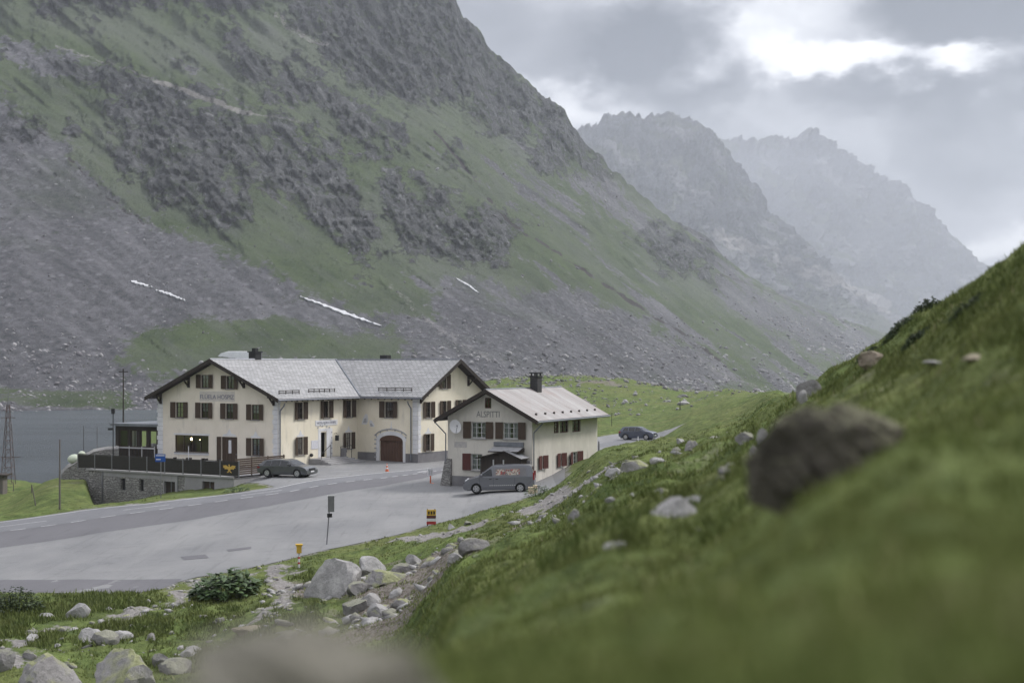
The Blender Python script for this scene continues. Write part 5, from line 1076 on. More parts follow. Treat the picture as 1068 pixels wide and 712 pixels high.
roofslab(r_, [gF.p(kp, nn+.25, z_a+.08), gF.p(hi+.3, nn+.25, z_e-.3*sl+.08), gF.p(hi+.3, .3, z_e-.3*sl+.08), gF.p(kp, .3, z_a+.08)], .07); roofslab(r_, [gF.p(kp, nn+.25, z_a+.08), gF.p(kp, .3, z_a+.08), gF.p(lo-.15, .3, z_e-.15*sl2+.08), gF.p(lo-.15, nn+.25, z_e-.15*sl2+.08)], .07); r_.build('roof', [mat('weathered_roof_felt', (.26,.26,.275), .8, (3,5), .3, var=(.17,.17,.18)), M_timber], sh_, merge=False)
for t in (.33, .58): m_ = MB(); a = hi+(lo-hi)*t; m_.box(gF, a-.045, a+.045, nn+.003, nn+.05, .2, z_e-.1); m_.build('pale_batten', M_wframe, sh_)
po = thing('porch_canopy', 'slate grey lean-to canopy on the house wall above the wooden shed', 'canopy', gF.p(2, .5, 3)); a0, a1 = gF.s_at(546.5, .02), gF.s_at(515.5, .02)
zt_, zm_, zb_ = gF.z_at(530, 460.8), gF.z_at(530, 465.2), gF.z_at(530, 472, 1.0); m_ = MB(); m_.box(gF, min(a0,a1), max(a0,a1), .005, .14, zm_, zt_); m_.build('head_board', M_zinc, po)
m_ = MB(); roofslab(m_, [gF.p(a1, .02, zm_-.02), gF.p(a0, .02, zm_-.02), gF.p(a0-.0, 1.1, zb_+.1), gF.p(a1, 1.1, zb_+.1)], .08); m_.build('canopy_roof', [mat('pale_canopy_sheet', (.37,.37,.38), .7, (3,4), var=(.28,.28,.29)), M_timber], po)
for a in (a0, a1): m_ = MB(); m_.prism([gF.p(a, .02, zm_-.12), gF.p(a, 1.05, zb_), gF.p(a, .02, zb_)], Vector((gF.d.x, gF.d.y, 0))*.05*(1 if a == a1 else -1)); m_.build('side_panel', M_timber, po)
# ------------------------------------------------------------------ vehicles
M_tyre = mat('tyre_rubber', (.018, .018, .019), .85); M_rim = mat('alloy_rim', (.42, .42, .44), .35, metal=.7); M_cglass = mat('dark_car_glass', (.012, .014, .017), .06, spec=.8)
M_cglass.node_tree.nodes['Principled BSDF'].inputs['IOR'].default_value = 1.45
M_lightc = mat('clear_headlamp', (.62, .64, .68), .15, spec=.8); M_red = mat('red_tail_lamp', (.22, .012, .015), .3)
def paint(name, col):
    m = mat(name, col, .3, (40, 2), var=tuple(v*.9 for v in col), spec=.6); m.node_tree.nodes['Principled BSDF'].inputs['Coat Weight'].default_value = .7; m.node_tree.nodes['Principled BSDF'].inputs['Coat Roughness'].default_value = .12; return m
def car(label, cat, pos, heading, top, arches, wheel_r, side_win, screens, W_, belt, body_m, tum=.5, pitch=0, extras=None, name='parked_car', group=None):
    """top: outline over the car from the rear bumper to the front one; arches: wheel centres along the car"""
    t = bpy.data.objects.new(name, None); COL.objects.link(t); t['_base'] = (0,0,0); t['label'] = label; t['category'] = cat
    if group: t['group'] = group
    L_ = max(p[0] for p in top); t.location = pos; t.rotation_euler = (0, -pitch, heading)
    hw = W_/2
    def wy(z): return hw-max(0, z-belt)*tum-max(0, .45-z)*.18
    bot = .24; pts = list(top); rr = wheel_r+.045
    for ax in sorted(arches, reverse=True):
        pts.append((ax+rr, bot))
        for k in range(1, 10): an_ = math.pi*k/10; pts.append((ax+rr*math.cos(an_), max(bot, wheel_r+rr*math.sin(an_))))
        pts.append((ax-rr, bot))
    pts = [(x-L_/2, z) for x, z in pts]
    bm = bmesh.new(); f = bm.faces.new([bm.verts.new((x, 0, z)) for x, z in pts])
    for zc in (.45, belt, belt+.2): bmesh.ops.bisect_plane(bm, geom=bm.verts[:]+bm.edges[:]+bm.faces[:], plane_co=(0,0,zc), plane_no=(0,0,1), dist=1e-4)
    bnd = [(e.verts[0], e.verts[1]) for e in bm.edges if len(e.link_faces) == 1]
    lf = list(bm.faces); mp_ = {v: bm.verts.new(v.co) for v in list(bm.verts)}
    for fc in lf: bm.faces.new([mp_[v] for v in reversed(fc.verts)])
    for v, q in mp_.items(): y = wy(v.co.z); v.co.y = y; q.co.y = -y
    for a, b in bnd: bm.faces.new([a, b, mp_[b], mp_[a]])
    bmesh.ops.recalc_face_normals(bm, faces=bm.faces)
    es = [e for e in bm.edges if len(e.link_faces) == 2 and e.calc_face_angle() > .5 and abs(e.verts[0].co.y)+abs(e.verts[1].co.y) > .5 and min(e.verts[0].co.z, e.verts[1].co.z) > .5]
    bmesh.ops.bevel(bm, geom=es, offset=.055, segments=3, affect='EDGES', profile=.6, clamp_overlap=True)
    for fc in bm.faces: fc.smooth = False
    me = bpy.data.meshes.new('body'); bm.to_mesh(me); bm.free(); me.materials.append(body_m); bo = bpy.data.objects.new('body', me); COL.objects.link(bo); bo.parent = t; bo['_base'] = (0,0,0)
    for side in (1, -1):
        for poly in side_win:
            m_ = MB(); a = [Vector((x-L_/2, side*(wy(z)+.004), z)) for x, z in poly]; m_.prism(a, (0, side*.008, 0)); m_.build('side_window', M_cglass, t)
    for nm, (x0, z0), (x1, z1) in screens:
        d_ = Vector((x1-x0, 0, z1-z0)); n_ = Vector((-d_.z, 0, d_.x)).normalized();  n_ = n_ if n_.z > 0 else -n_
        q = [(x0+(x1-x0)*.06, z0+(z1-z0)*.06), (x1-(x1-x0)*.06, z1-(z1-z0)*.06)]; m_ = MB()
        a = [Vector((q[0][0]-L_/2, s*(wy(q[0][1])-.08), q[0][1]))+n_*.004 for s in (-1, 1)]+[Vector((q[1][0]-L_/2, s*(wy(q[1][1])-.08), q[1][1]))+n_*.004 for s in (1, -1)]
        m_.prism(a, n_*.008); m_.build(nm, M_cglass, t)
    for ax in arches:
        for s in (1, -1):
            w0 = Vector((ax-L_/2, s*(hw-.22), wheel_r)); w1 = Vector((ax-L_/2, s*(hw-.015), wheel_r))
            wm = bpy.data.objects.new('wheel', None); m_ = MB(); m_.tube(w0, w1, wheel_r, n=26); wo = m_.build('wheel', M_tyre, t, bevel=.02)
            bpy.data.objects.remove(wm); m_ = MB(); m_.tube(w1-Vector((0,s*.02,0)), w1+Vector((0,s*.006,0)), wheel_r*.66, n=20); rm = m_.build('rim', M_rim, wo)
            m_ = MB()
            for k in range(5):
                an_ = 2*math.pi*(k+.5)/5; cc = w1+Vector((math.cos(an_)*wheel_r*.42, s*.007, math.sin(an_)*wheel_r*.42)); m_.tube(cc, cc+Vector((0,s*.004,0)), wheel_r*.12, n=6)
            m_.build('spoke_gaps', M_black, wo)
            k_ = MB(); k_.tube(Vector((ax-L_/2, s*(hw-.5), wheel_r)), Vector((ax-L_/2, s*(hw-.24), wheel_r)), wheel_r+.04, n=16); k_.build('wheel_well', M_black, t)
    ub = MB(); f0 = Fr((0,0), (1,0)); ub.box(f0, -L_/2+.2, L_/2-.25, -hw+.12, hw-.12, .2, .34); ub.build('underbody', M_black, t)
    for s in (1, -1):
        xm = screens[0][2][0]-L_/2-.35 if False else extras['mirror'][0]-L_/2; m_ = MB(); z = extras['mirror'][1]; m_.box(f0, xm-.07, xm+.1, s*(hw-.02) if s > 0 else -(hw+.19), (hw+.19) if s > 0 else -(hw-.02), z, z+.15); m_.build('mirror', body_m, t, bevel=.02)
        x, z, l_, h_ = extras['head']; m_ = MB(); m_.box(f0, x-L_/2-l_, x-L_/2+.012, (hw-.5) if s > 0 else -(hw-.06), (hw-.06) if s > 0 else -(hw-.5), z, z+h_); m_.build('headlight', M_lightc, t, bevel=.015)
        x, z, l_, h_ = extras['tail']; m_ = MB(); m_.box(f0, x-L_/2-.012, x-L_/2+l_, (hw-extras.get('tw', .35)) if s > 0 else -(hw+.004), (hw+.004) if s > 0 else -(hw-extras.get('tw', .35)), z, z+h_); m_.build('tail_light', M_red, t, bevel=.01)
        m_ = MB()
        for x in extras['seams']: m_.box(f0, x-L_/2-.006, x-L_/2+.006, s*(hw+.001) if s > 0 else -(hw+.005), (hw+.005) if s > 0 else -(hw+.001), .42, belt-.02)
        for x in extras['handles']: m_.box(f0, x-L_/2-.09, x-L_/2+.09, (hw+.002) if s > 0 else -(hw+.03), (hw+.03) if s > 0 else -(hw+.002), belt-.14, belt-.10)
        m_.build('door_seams_and_handles', M_black, t)
    m_ = MB(); x, z = extras['plate']; m_.box(f0, L_/2-.02+x, L_/2+.02+x, -.26, .26, z, z+.11); m_.build('number_plate', M_white, t)
    m_ = MB(); m_.box(f0, L_/2-.05+x, L_/2+.006+x, -.5, .5, z+.13, z+.32); m_.build('grille', M_black, t)
    return t, bo, (lambda x, z, s: Vector((x-L_/2, s*(wy(z)+.012), z))), L_
est_top = [(.03,.40),(0,.62),(.05,.88),(.12,.98),(.62,1.36),(.80,1.40),(1.6,1.45),(2.4,1.44),(2.85,1.36),(3.62,.97),(4.2,.87),(4.52,.74),(4.64,.58),(4.66,.34),(4.55,.24),(4.3,.24)]
P_est = dict(top=est_top+[], arches=(.92, 3.72), wheel_r=.335, belt=.93, W_=1.84,
    side_win=[[(.55,.98),(1.25,.97),(1.27,1.33),(.85,1.31)],[(1.32,.97),(2.1,.97),(2.12,1.37),(1.34,1.34)],[(2.17,.97),(3.25,.97),(2.78,1.29),(2.19,1.37)]],
    screens=[('rear_window',(.14,1.0),(.62,1.36)),('windscreen',(3.60,.98),(2.87,1.355))],
    extras=dict(mirror=(2.98,.98), head=(4.50,.62,.30,.13), tail=(.02,.72,.25,.15), seams=(1.30,2.15,3.2), handles=(1.5,2.4), plate=(.0,.42)))
M_grey_car = paint('dark_grey_metallic', (.055, .058, .066)); M_blue_car = paint('dark_blue_metallic', (.035, .045, .085)); M_van = paint('slate_grey_van', (.125, .13, .15))
g_ = ground_pt(298, 498.6, 100); hd = R(-21)
def level(p, hd, L_=2.7):
    c, s = math.cos(hd), math.sin(hd); zf = Hs(p.x+c*L_/2, p.y+s*L_/2); zb = Hs(p.x-c*L_/2, p.y-s*L_/2); p = Vector((p.x, p.y, (zf+zb)/2+.005)); return p, max(-.025, min(.025, math.atan2(zf-zb, L_)))
p_, pit = level(Vector((g_.x, g_.y+.9, g_.z)), hd)
car('dark grey estate car parked by the end of the terrace railing', 'car', p_, hd, body_m=M_grey_car, pitch=pit, **P_est)
suv_top = [(.03,.45),(0,.7),(.05,1.0),(.12,1.1),(.42,1.52),(.62,1.58),(1.6,1.62),(2.3,1.60),(2.7,1.52),(3.42,1.08),(4.0,.98),(4.32,.84),(4.42,.62),(4.42,.36),(4.3,.26),(4.1,.26)]
P_suv = dict(top=suv_top, arches=(.88, 3.52), wheel_r=.36, belt=1.03, W_=1.84, side_win=[[(.5,1.1),(1.2,1.08),(1.22,1.48),(.75,1.47)],[(1.28,1.08),(2.05,1.07),(2.07,1.51),(1.3,1.5)],[(2.12,1.07),(3.1,1.07),(2.65,1.44),(2.14,1.52)]],
    screens=[('rear_window',(.14,1.13),(.42,1.5)),('windscreen',(3.40,1.09),(2.72,1.515))], extras=dict(mirror=(2.85,1.06), head=(4.3,.72,.3,.15), tail=(.02,.85,.25,.2), seams=(1.25,2.1,3.05), handles=(1.45,2.35), plate=(0,.5)))
g_ = ground_pt(664.5, 458.4, 140); p_, pit = level(Vector((g_.x, g_.y-1.5, g_.z)), R(-24)); car('dark blue car on the far stretch of road right of the small house', 'car', p_, R(-24), body_m=M_blue_car, pitch=pit, **P_suv)
van_top = [(.03,.40),(0,.6),(.02,1.0),(.10,1.35),(.20,1.76),(.32,1.83),(1.5,1.86),(2.7,1.84),(3.0,1.76),(3.92,1.10),(4.5,.98),(4.74,.82),(4.86,.58),(4.86,.34),(4.75,.24),(4.5,.24)]
g_ = ground_pt(521.5, 513.6, 80); hd = R(176); p_, pit = level(Vector((g_.x, g_.y+.35, g_.z)), hd)
vt, vb, vpt, VL = car('slate grey delivery van with pictures on its side in front of the small house', 'van', p_, hd, van_top, (.98, 3.98), .325, [[(3.08,1.16),(3.78,1.16),(3.05,1.62),(2.92,1.62),(2.86,1.16)]], [('rear_window',(.04,1.1),(.17,1.7)),('windscreen',(3.90,1.12),(3.03,1.745))], 1.80, 1.08, M_van, tum=.28, pitch=pit, name='delivery_van',
    extras=dict(mirror=(3.62,1.16), head=(4.72,.72,.34,.2), tail=(.0,.85,.1,.5), tw=.10, seams=(1.35,2.8,3.75), handles=(2.55,3.0), plate=(.0,.42)))
g2_ = G('van_picture_strip'); n1 = g2_.noise(4.5, 3, .6); n2 = g2_.noise(7.5, 3, .6)
cc = g2_.mix(g2_.rng(n1, .42, .55), (.10, .10, .10), (.40, .36, .30)); cc = g2_.mix(g2_.rng(n2, .52, .60), cc, (.30, .06, .06)); cc = g2_.mix(g2_.rng(n2, .42, .36), cc, (.62, .60, .58)); M_pic = g2_.done(cc, .4)
m_ = MB()
for x0, x1 in ((1.0, 1.95), (1.98, 2.62)):
    for s in (1, -1): m_ = MB(); m_.prism([vpt(x, z, s) for x, z in ((x0,1.22),(x1,1.22),(x1,1.6),(x0,1.6))], (0, s*.004, 0)); m_.build('side_picture', M_pic, vt)
for s in (1, -1):
    m_ = MB(); m_.prism([vpt(x, z, s) for x, z in ((.55,1.16),(2.72,1.16),(2.72,1.68),(.55,1.68))], (0, -s*.006, 0)); m_.build('side_panel_recess', M_plinth, vt)
    m_ = MB()
    for k in range(13): x = 1.3+k*.14; m_.prism([vpt(x+dx, .5+dz, s) for dx, dz in ((0,0),(.09,0),(.09,.06),(0,.06))], (0, s*.003, 0))
    m_.build('small_lettering_strip', M_wframe, vt)
# ------------------------------------------------------------------ street furniture and small things
def gp(px, py, ymin=50): return ground_pt(px, py, ymin)
M_wood = mat('weathered_pole_wood', (.16, .145, .13), .9, (3, 6), .4, var=(.09, .08, .072), stretch=(6, 6, .5))
M_orange = mat('orange_plastic', (.62, .14, .05), .6, (6, 3), var=(.5, .12, .05)); M_yellow = mat('yellow_paint', (.62, .40, .05), .6, (5, 4), var=(.45, .28, .05)); M_redp = mat('red_paint', (.42, .04, .04), .6, (5, 4), var=(.3, .03, .03)); M_bluep = mat('blue_sign_face', (.015, .075, .30), .5)
# blue road sign in front of the terrace
b = gp(167.8, 519, 100); s = (b-Vector((0,0,CH))).y/F; bs = thing('road_sign', 'blue rectangular sign on a thin grey pole in front of the terrace wall', 'road sign', b)
m_ = MB(); zt = CH-(474-HY)*s; m_.tube(b, (b.x, b.y, zt), .035, n=8); m_.build('pole', M_metal, bs); f_ = Fr(b.xy, (1, 0)); z0, z1 = CH-(481.3-HY)*s, CH-(473.3-HY)*s
m_ = MB(); m_.box(f_, -.42, .36, .04, .06, z0, z1); pn = m_.build('sign_plate', M_bluep, bs); m_ = MB(); m_.box(f_, -.36, .30, .061, .064, z1-.14, z1-.07); m_.box(f_, -.36, .0, .061, .064, z0+.15, z0+.22); m_.build('white_bars', M_white, pn)
# grey sign seen from its back on a leaning pole at the lot edge
b = gp(340.6, 569, 55); s = b.y/F; gs = thing('leaning_sign', 'tall grey sign on a slightly leaning pole at the near edge of the parking area', 'sign', b); top_ = Vector((b.x+4*s, b.y, CH-(517-HY)*s))
m_ = MB(); m_.tube(b, top_, .034, n=8); m_.build('pole', M_metal, gs); f_ = Fr(top_.xy, (1, .25)); m_ = MB(); m_.box(f_, -.14, .20, .04, .07, CH-(533.5-HY)*s, CH-(517-HY)*s); pn = m_.build('sign_plate', mat('grey_sign_back', (.20,.205,.21), .55, (3,3), metal=.3, var=(.15,.15,.16)), gs)
m_ = MB(); m_.box(f_, -.17, .23, .03, .08, CH-(516.9-HY)*s, CH-(516-HY)*s); m_.build('top_edge', M_white, pn); m_ = MB(); m_.box(f_, -.18, .08, .03, .12, CH-(539-HY)*s, CH-(535-HY)*s); m_.build('clamp_box', M_black, gs)
# yellow-headed marker post
b = gp(311.8, 592, 50); s = b.y/F; mk = thing('marker_post', 'white banded post with a yellow box head on the grass by the lot edge', 'marker post', b); zt = CH-(567-HY)*s
m_ = MB(); m_.tube(b, (b.x, b.y, zt-.35), .05, n=10); m_.build('post', M_white, mk)
for k in range(3): m_ = MB(); z = b.z+.18+k*.25; m_.tube((b.x, b.y, z), (b.x, b.y, z+.09), .055, n=10); m_.build('red_band', M_redp, mk)
f_ = Fr(b.xy, (1, .2)); m_ = MB(); m_.box(f_, -.11, .12, -.1, .1, zt-.42, zt-.08); m_.build('yellow_head', M_yellow, mk); m_ = MB(); m_.box(f_, -.16, .17, -.14, .14, zt-.077, zt-.0); m_.build('cap', M_yellow, mk)
# small red and yellow striped board
b = gp(450, 547.5, 60); s = b.y/F; f_ = Fr(b.xy, (1, .15)); wb_ = thing('warning_board', 'yellow and dark red banded barrier board on the grass edge of the lot', 'barrier board', b); z1 = CH-(531-HY)*s; zz = b.z+.06; hh = (z1-zz)/5
for k, m in enumerate((M_redp, M_white, M_shut_red, M_yellow, M_yellow)):
    m_ = MB(); m_.box(f_, -.27, .25, -.06+.002*k, .06-.002*k, zz+hh*k, zz+hh*(k+1)-.01); m_.build('board_band', m, wb_)
for x in (-.22, .2): m_ = MB(); m_.box(f_, x-.03, x+.03, -.1, -.06, b.z-.2, z1+.02); m_.build('leg', M_black, wb_)
m_ = MB()
for k in range(3): x = -.2+k*.15; m_.box(f_, x, x+.09, .061, .066, zz+hh*3.4, zz+hh*4.4)
m_.build('dark_marks', M_black, wb_)
# traffic cone and red-white marker
def cone(px, py, lab, h=.75, board=False):
    b = gp(px, py, 90); t = thing('traffic_cone', lab, 'traffic cone', b, 'traffic markers by the hospice'); f_ = Fr(b.xy, (1, 0)); b = b+Vector((0,0,.02))
    m_ = MB(); m_.box(f_, -.24, .24, -.24, .24, b.z, b.z+.05); m_.build('base', M_orange, t)
    if board:
        m_ = MB(); m_.tube(b+Vector((0,0,.05)), b+Vector((0,0,.62)), .05, n=8); m_.build('post', M_orange, t); m_ = MB(); m_.box(f_, -.2, .2, -.02, .02, b.z+.62, b.z+1.12); pn = m_.build('plate', M_white, t)
        m_ = MB(); m_.box(f_, -.09, -.03, .021, .026, b.z+.7, b.z+1.02); m_.box(f_, .03, .09, .021, .026, b.z+.7, b.z+1.02); m_.build('dark_bars', M_line, pn)
    else:
        for k, (z0, z1, m) in enumerate(((.05,.27,M_orange),(.27,.40,M_white),(.40,.55,M_orange),(.55,.64,M_white),(.64,.75,M_orange))):
            r = lambda z: .17*(1-z/.86); m_ = MB(); m_.tube(b+Vector((0,0,z0*h/.75)), b+Vector((0,0,z1*h/.75)), r(z0), r(z1), 14); m_.build('cone_band', m, t)
cone(403.6, 492.3, 'orange and white traffic cone in front of the arched carriage gate'); cone(449, 504.6, 'orange post with a white plate at the road edge left of the small house', board=True)
# yellow bin with red top at the house corner
b = gp(471, 506.5, 90); f_ = Fr(b.xy, (1, .1)); s = b.y/F; bn = thing('litter_bin', 'yellow and black bin with a red top at the small house corner', 'bin', b); z = b.z
m_ = MB(); m_.box(f_, -.22, .26, -.2, .2, z, z+.28); m_.build('base', M_black, bn); m_ = MB(); m_.box(f_, -.24, .27, -.22, .22, z+.283, z+.68); m_.build('bin_body', M_yellow, bn); m_ = MB(); m_.box(f_, -.25, .26, -.2, .2, z+.95, z+1.25); m_.build('red_top', M_redp, bn)
m_ = MB(); m_.box(f_, -.2, -.0, -.15, .15, z+.683, z+.947); m_.build('neck', M_black, bn)
random.seed(4)
# pale box behind the van's rear
b = gp(555.5, 515.5, 80); f_ = Fr(b.xy, (1, .1)); m_ = MB(); m_.box(f_, -.28, .30, -.25, .25, b.z-.1, b.z+.5); m_.box(f_, .06, .3, -.26, .2, b.z+.503, b.z+.62); solo('pale_crate', m_, mat('pale_wood_crate', (.56,.46,.33), .8, (5,4), .3, var=(.42,.34,.24)), 'pale wooden crate on the ground behind the van', 'crate', b)
# white edge post and grey post beside the far road
for px, py, h, lab in ((624.5, 481, 1.0, 'dark post at the back corner of the small house'), (665.5, 462.5, .8, 'pale slim post in front of the far blue car')):
    b = gp(px, py, 100); m_ = MB(); m_.tube(b-Vector((0,0,.2)), b+Vector((0,0,h)), .07, .05, 8); m_.tube(b+Vector((0,0,h)), b+Vector((0,0,h+.08)), .03, .01, 8); solo('edge_post', m_, M_white if 'pale' in lab else M_plinth, lab, 'post', b-Vector((0,0,.2)))
# poles
def pole(px, py, ytop, lab, r=.07, ymin=60, name='wooden_pole', m=None, xt=0, cross=None, Y=None):
    b = gp(px, py, ymin) if Y is None else Vector(((px-CX)/F*Y, Y, H((px-CX)/F*Y, Y))); s = b.y/F; t = thing(name, lab, 'pole', b-Vector((0,0,.3)), 'poles and posts')
    tp = Vector((b.x+xt*s, b.y, CH-(ytop-HY)*s)); m_ = MB(); m_.tube(b-Vector((0,0,.3)), tp, r, r*.7, 9); m_.build('shaft', m or M_wood, t)
    if cross: m_ = MB(); f_ = Fr(tp.xy, (1, .3)); m_.box(f_, -cross, cross, -.05, .05, tp.z-.35, tp.z-.25); m_.build('crossarm', m or M_wood, t)
    return b, tp
pole(62.3, 531, 458, 'tall grey wooden pole between the road and the lake grass', .075, 90)
pole(128.6, 470, 384.5, 'dark tall pole behind the timber annex', .09, name='power_pole', m=M_timber, Y=146, cross=.45)
pole(709.3, 444, 417, 'short dark pole on the far meadow right of the blue car', .10, 190, m=M_timber, Y=260); pole(638, 452, 430, 'thin dark post on the meadow behind the small house', .05, 150, m=M_timber, Y=215)
for px, py, yt, xt, lab in ((14, 512, 503, 0, 'short fence post nearest the left edge'), (38, 527, 505, -5, 'leaning fence post on the lakeside grass'), (33, 514, 505, 0, 'small upright post beside the leaning fence post')):
    pole(px, py, yt, lab, .05, 105, xt=xt, name='fence_post')
for px, lab in ((87.3, 'left thin dark mast at the lake shore beside the terrace'), (101.3, 'right thin dark mast at the lake shore beside the terrace')): pole(px, 488, 444 if px < 90 else 446, lab, .035, m=M_timber, Y=150, name='thin_mast')
b, tp = pole(118.0, 476, 430, 'black lamp mast at the left corner of the timber annex', .06, m=M_black, Y=129, name='lamp_mast')
o_ = [o for o in COL.objects if o.name.startswith('lamp_mast')][0]; m_ = MB(); m_.box(Fr(tp.xy, (1,0)), -.14, .14, -.14, .14, tp.z-.1, tp.z+.35); m_.build('lamp_head', M_black, o_); m_ = MB(); m_.box(Fr(tp.xy, (1,0)), -.45, -.02, -.08, .08, tp.z-1.6, tp.z-1.4); m_.build('bracket_lamp', M_black, o_)
# lattice mast by the lake
Yl = 172; b = Vector(((8.5-CX)/F*Yl, Yl, H((8.5-CX)/F*Yl, Yl)-.3)); s = Yl/F; tz = CH-(408-HY)*s; lm = thing('lattice_mast', 'rusty red and grey lattice mast on the lake shore at the left edge', 'mast', b)
m_ = MB(); n_ = 9; hw0 = .62
def cor(t): h_ = hw0*(1-t)+.06; z = b.z+(tz-b.z)*t; return [Vector((b.x+sx*h_, b.y+sy*h_, z)) for sx, sy in ((-1,-1),(1,-1),(1,1),(-1,1))]
for k in range(4): lg = MB(); lg.tube(cor(0)[k], cor(.86)[k], .045, .03, 5); lg.build('leg', mat('rusty_red_steel', (.10,.055,.05), .8, (2,4), var=(.06,.05,.048)) if k == 0 else bpy.data.materials['rusty_red_steel'], lm)
for i in range(n_):
    a, c = cor(i/n_*.86), cor((i+1)/n_*.86)
    for k in range(4): j = (k+1) % 4; m_.tube(a[k], c[j], .022, n=4); m_.tube(a[j], a[k], .022, n=4)
m_.build('bracing', bpy.data.materials['rusty_red_steel'], lm)
m_ = MB(); m_.tube((b.x, b.y, cor(.84)[0].z), (b.x, b.y, tz), .05, .03, 6); m_.build('top_spike', M_metal, lm)
for z_, w_ in ((.72, .9), (.30, 1.5)): m_ = MB(); zz = b.z+(tz-b.z)*z_; m_.tube((b.x-w_, b.y, zz), (b.x+w_, b.y, zz), .035, n=5); m_.build('crossbar', bpy.data.materials['rusty_red_steel'], lm)
# hut at the left edge
Yh = 150; hx = (3-CX)/F*Yh; bz = H(hx, Yh); hu = thing('shore_hut', 'small dark flat roofed hut cut by the left edge beside the lake', 'hut', (hx, Yh, bz)); f_ = Fr((hx-2.4, Yh), (1, .1))
m_ = MB(); m_.box(f_, 0, 2.3, -2, 0, bz-1, bz+1.9); m_.build('wall', M_wood, hu); m_ = MB(); m_.box(f_, -.2, 2.75, -2.2, .3, bz+1.9, bz+2.05); m_.build('roof', M_timber, hu); m_ = MB(); m_.box(f_, 1.0, 1.7, .003, .04, bz+.2, bz+1.6); m_.build('door', M_timber, hu)
# white domed tarpaulin and the dark stone bank beside the terrace
Yq = 131; q = Vector(((78-CX)/F*Yq, Yq, 0)); s = Yq/F; z = CH-(478-HY)*s
m_ = MB(); m_.ball(q+Vector((0,0,z-.05)), .66, n=14, sz=.7); m_.ball(q+Vector((.62,.1,z+.42)), .34, n=12, sz=.8); solo('pale_tarpaulin', m_, mat('pale_green_tarp', (.52,.56,.45), .7, (2,4), .3, var=(.4,.44,.36)), 'pale greenish covered heap at the left end of the terrace', 'covered heap', q+Vector((0,0,z-1)), smooth=True)
bk = MB(); A_ = [];
for x, yt in ((64, 494), (70, 487.5), (78, 483), (88, 476), (98, 470.5), (112, 468), (124, 467.5)): A_.append((x, yt))
Y0, Y1 = 129.0, 133.5
for (x0, y0), (x1, y1) in zip(A_[:-1], A_[1:]):
    c = [Vector(((x-CX)/F*Yy, Yy, CH-(y-HY)/F*129.5+(.25 if Yy == Y1 else 0)*0)) for x, y, Yy in ((x0,y0,Y0),(x1,y1,Y0),(x1,y1,Y1),(x0,y0,Y1))]
    bk.hexa([Vector((v.x, v.y, -4)) for v in c], c)
solo('stone_bank', bk, M_stone, 'dark rough stone bank rising behind the left end of the terrace railing', 'stone wall', Vector(((94-CX)/F*Y0, Y0, -3)))
# ------------------------------------------------------------------ boulders
def rock_material(name, a, b, lich=.0, dark=(.10,.10,.10)):
    g = G(name); n1 = g.noise(1.6, 7, .68); n2 = g.noise(7, 6, .75); n3 = g.noise(.7, 5, .6)
    c = g.mix(g.rng(n1, .35, .65), a, b); c = g.mix(g.rng(n2, .53, .7, 0, .6), c, dark); c = g.mix(g.rng(n2, .42, .3, 0, .5), c, tuple(min(1, v*1.35) for v in b))
    geo = g.n('ShaderNodeNewGeometry'); sx = g.n('ShaderNodeSeparateXYZ'); g.l(geo.outputs['Normal'], sx.inputs[0])
    if lich: c = g.mix(g.ma('MULTIPLY', g.rng(g.ma('ADD', g.ma('MULTIPLY', sx.outputs[2], .45), n3), .72, .86), lich), c, g.mix(g.rng(n2, .4, .6), (.17, .18, .085), (.30, .31, .17)))
    return g.done(c, .92, g.bump(g.ma('ADD', n1, g.ma('MULTIPLY', n2, .5)), .8, .12), .15)
MR = dict(pale=rock_material('pale_granite', (.24,.235,.235), (.40,.39,.385)), mid=rock_material('grey_granite', (.155,.15,.15), (.28,.27,.27), .35), lich=rock_material('lichen_granite', (.22,.21,.21), (.37,.355,.355), .9),
          near=rock_material('grey_brown_granite', (.13,.125,.105), (.25,.235,.195)), dark=rock_material('dark_granite', (.030,.028,.024), (.14,.125,.105), .3, (.03,.029,.028)), brown=rock_material('warm_stone', (.20,.165,.13), (.33,.28,.23), .2))  # near: plain grey-brown stone without lichen
def rock_mesh(seed, sub=3, cuts=9, rough=.10, flat=.75):
    rnd = random.Random(seed); bm = bmesh.new(); bmesh.ops.create_icosphere(bm, subdivisions=sub, radius=1)
    pl = []
    for _ in range(cuts):
        v = Vector((rnd.gauss(0,1), rnd.gauss(0,1), rnd.gauss(0,.8))).normalized(); pl.append((v, rnd.uniform(.42, .80)))
    co = np.array([v.co[:] for v in bm.verts])
    for v, d in pl:
        n = np.array(v[:]); q = co@n; co = co-np.where(q > d, q-d, 0)[:, None]*n*.92
    o1, o2, o3 = rnd.random()*50, rnd.random()*50, rnd.random()*50
    nn = fbm(co[:,0]*2.3+o1+co[:,2]*.9, co[:,1]*2.3+o2-co[:,2]*1.1, 5, seed % 97, .62)
    co = co*(1+nn*rough*2.2)[:, None]; co[:,2] *= flat
    for v, c in zip(bm.verts, co): v.co = c
    return bm
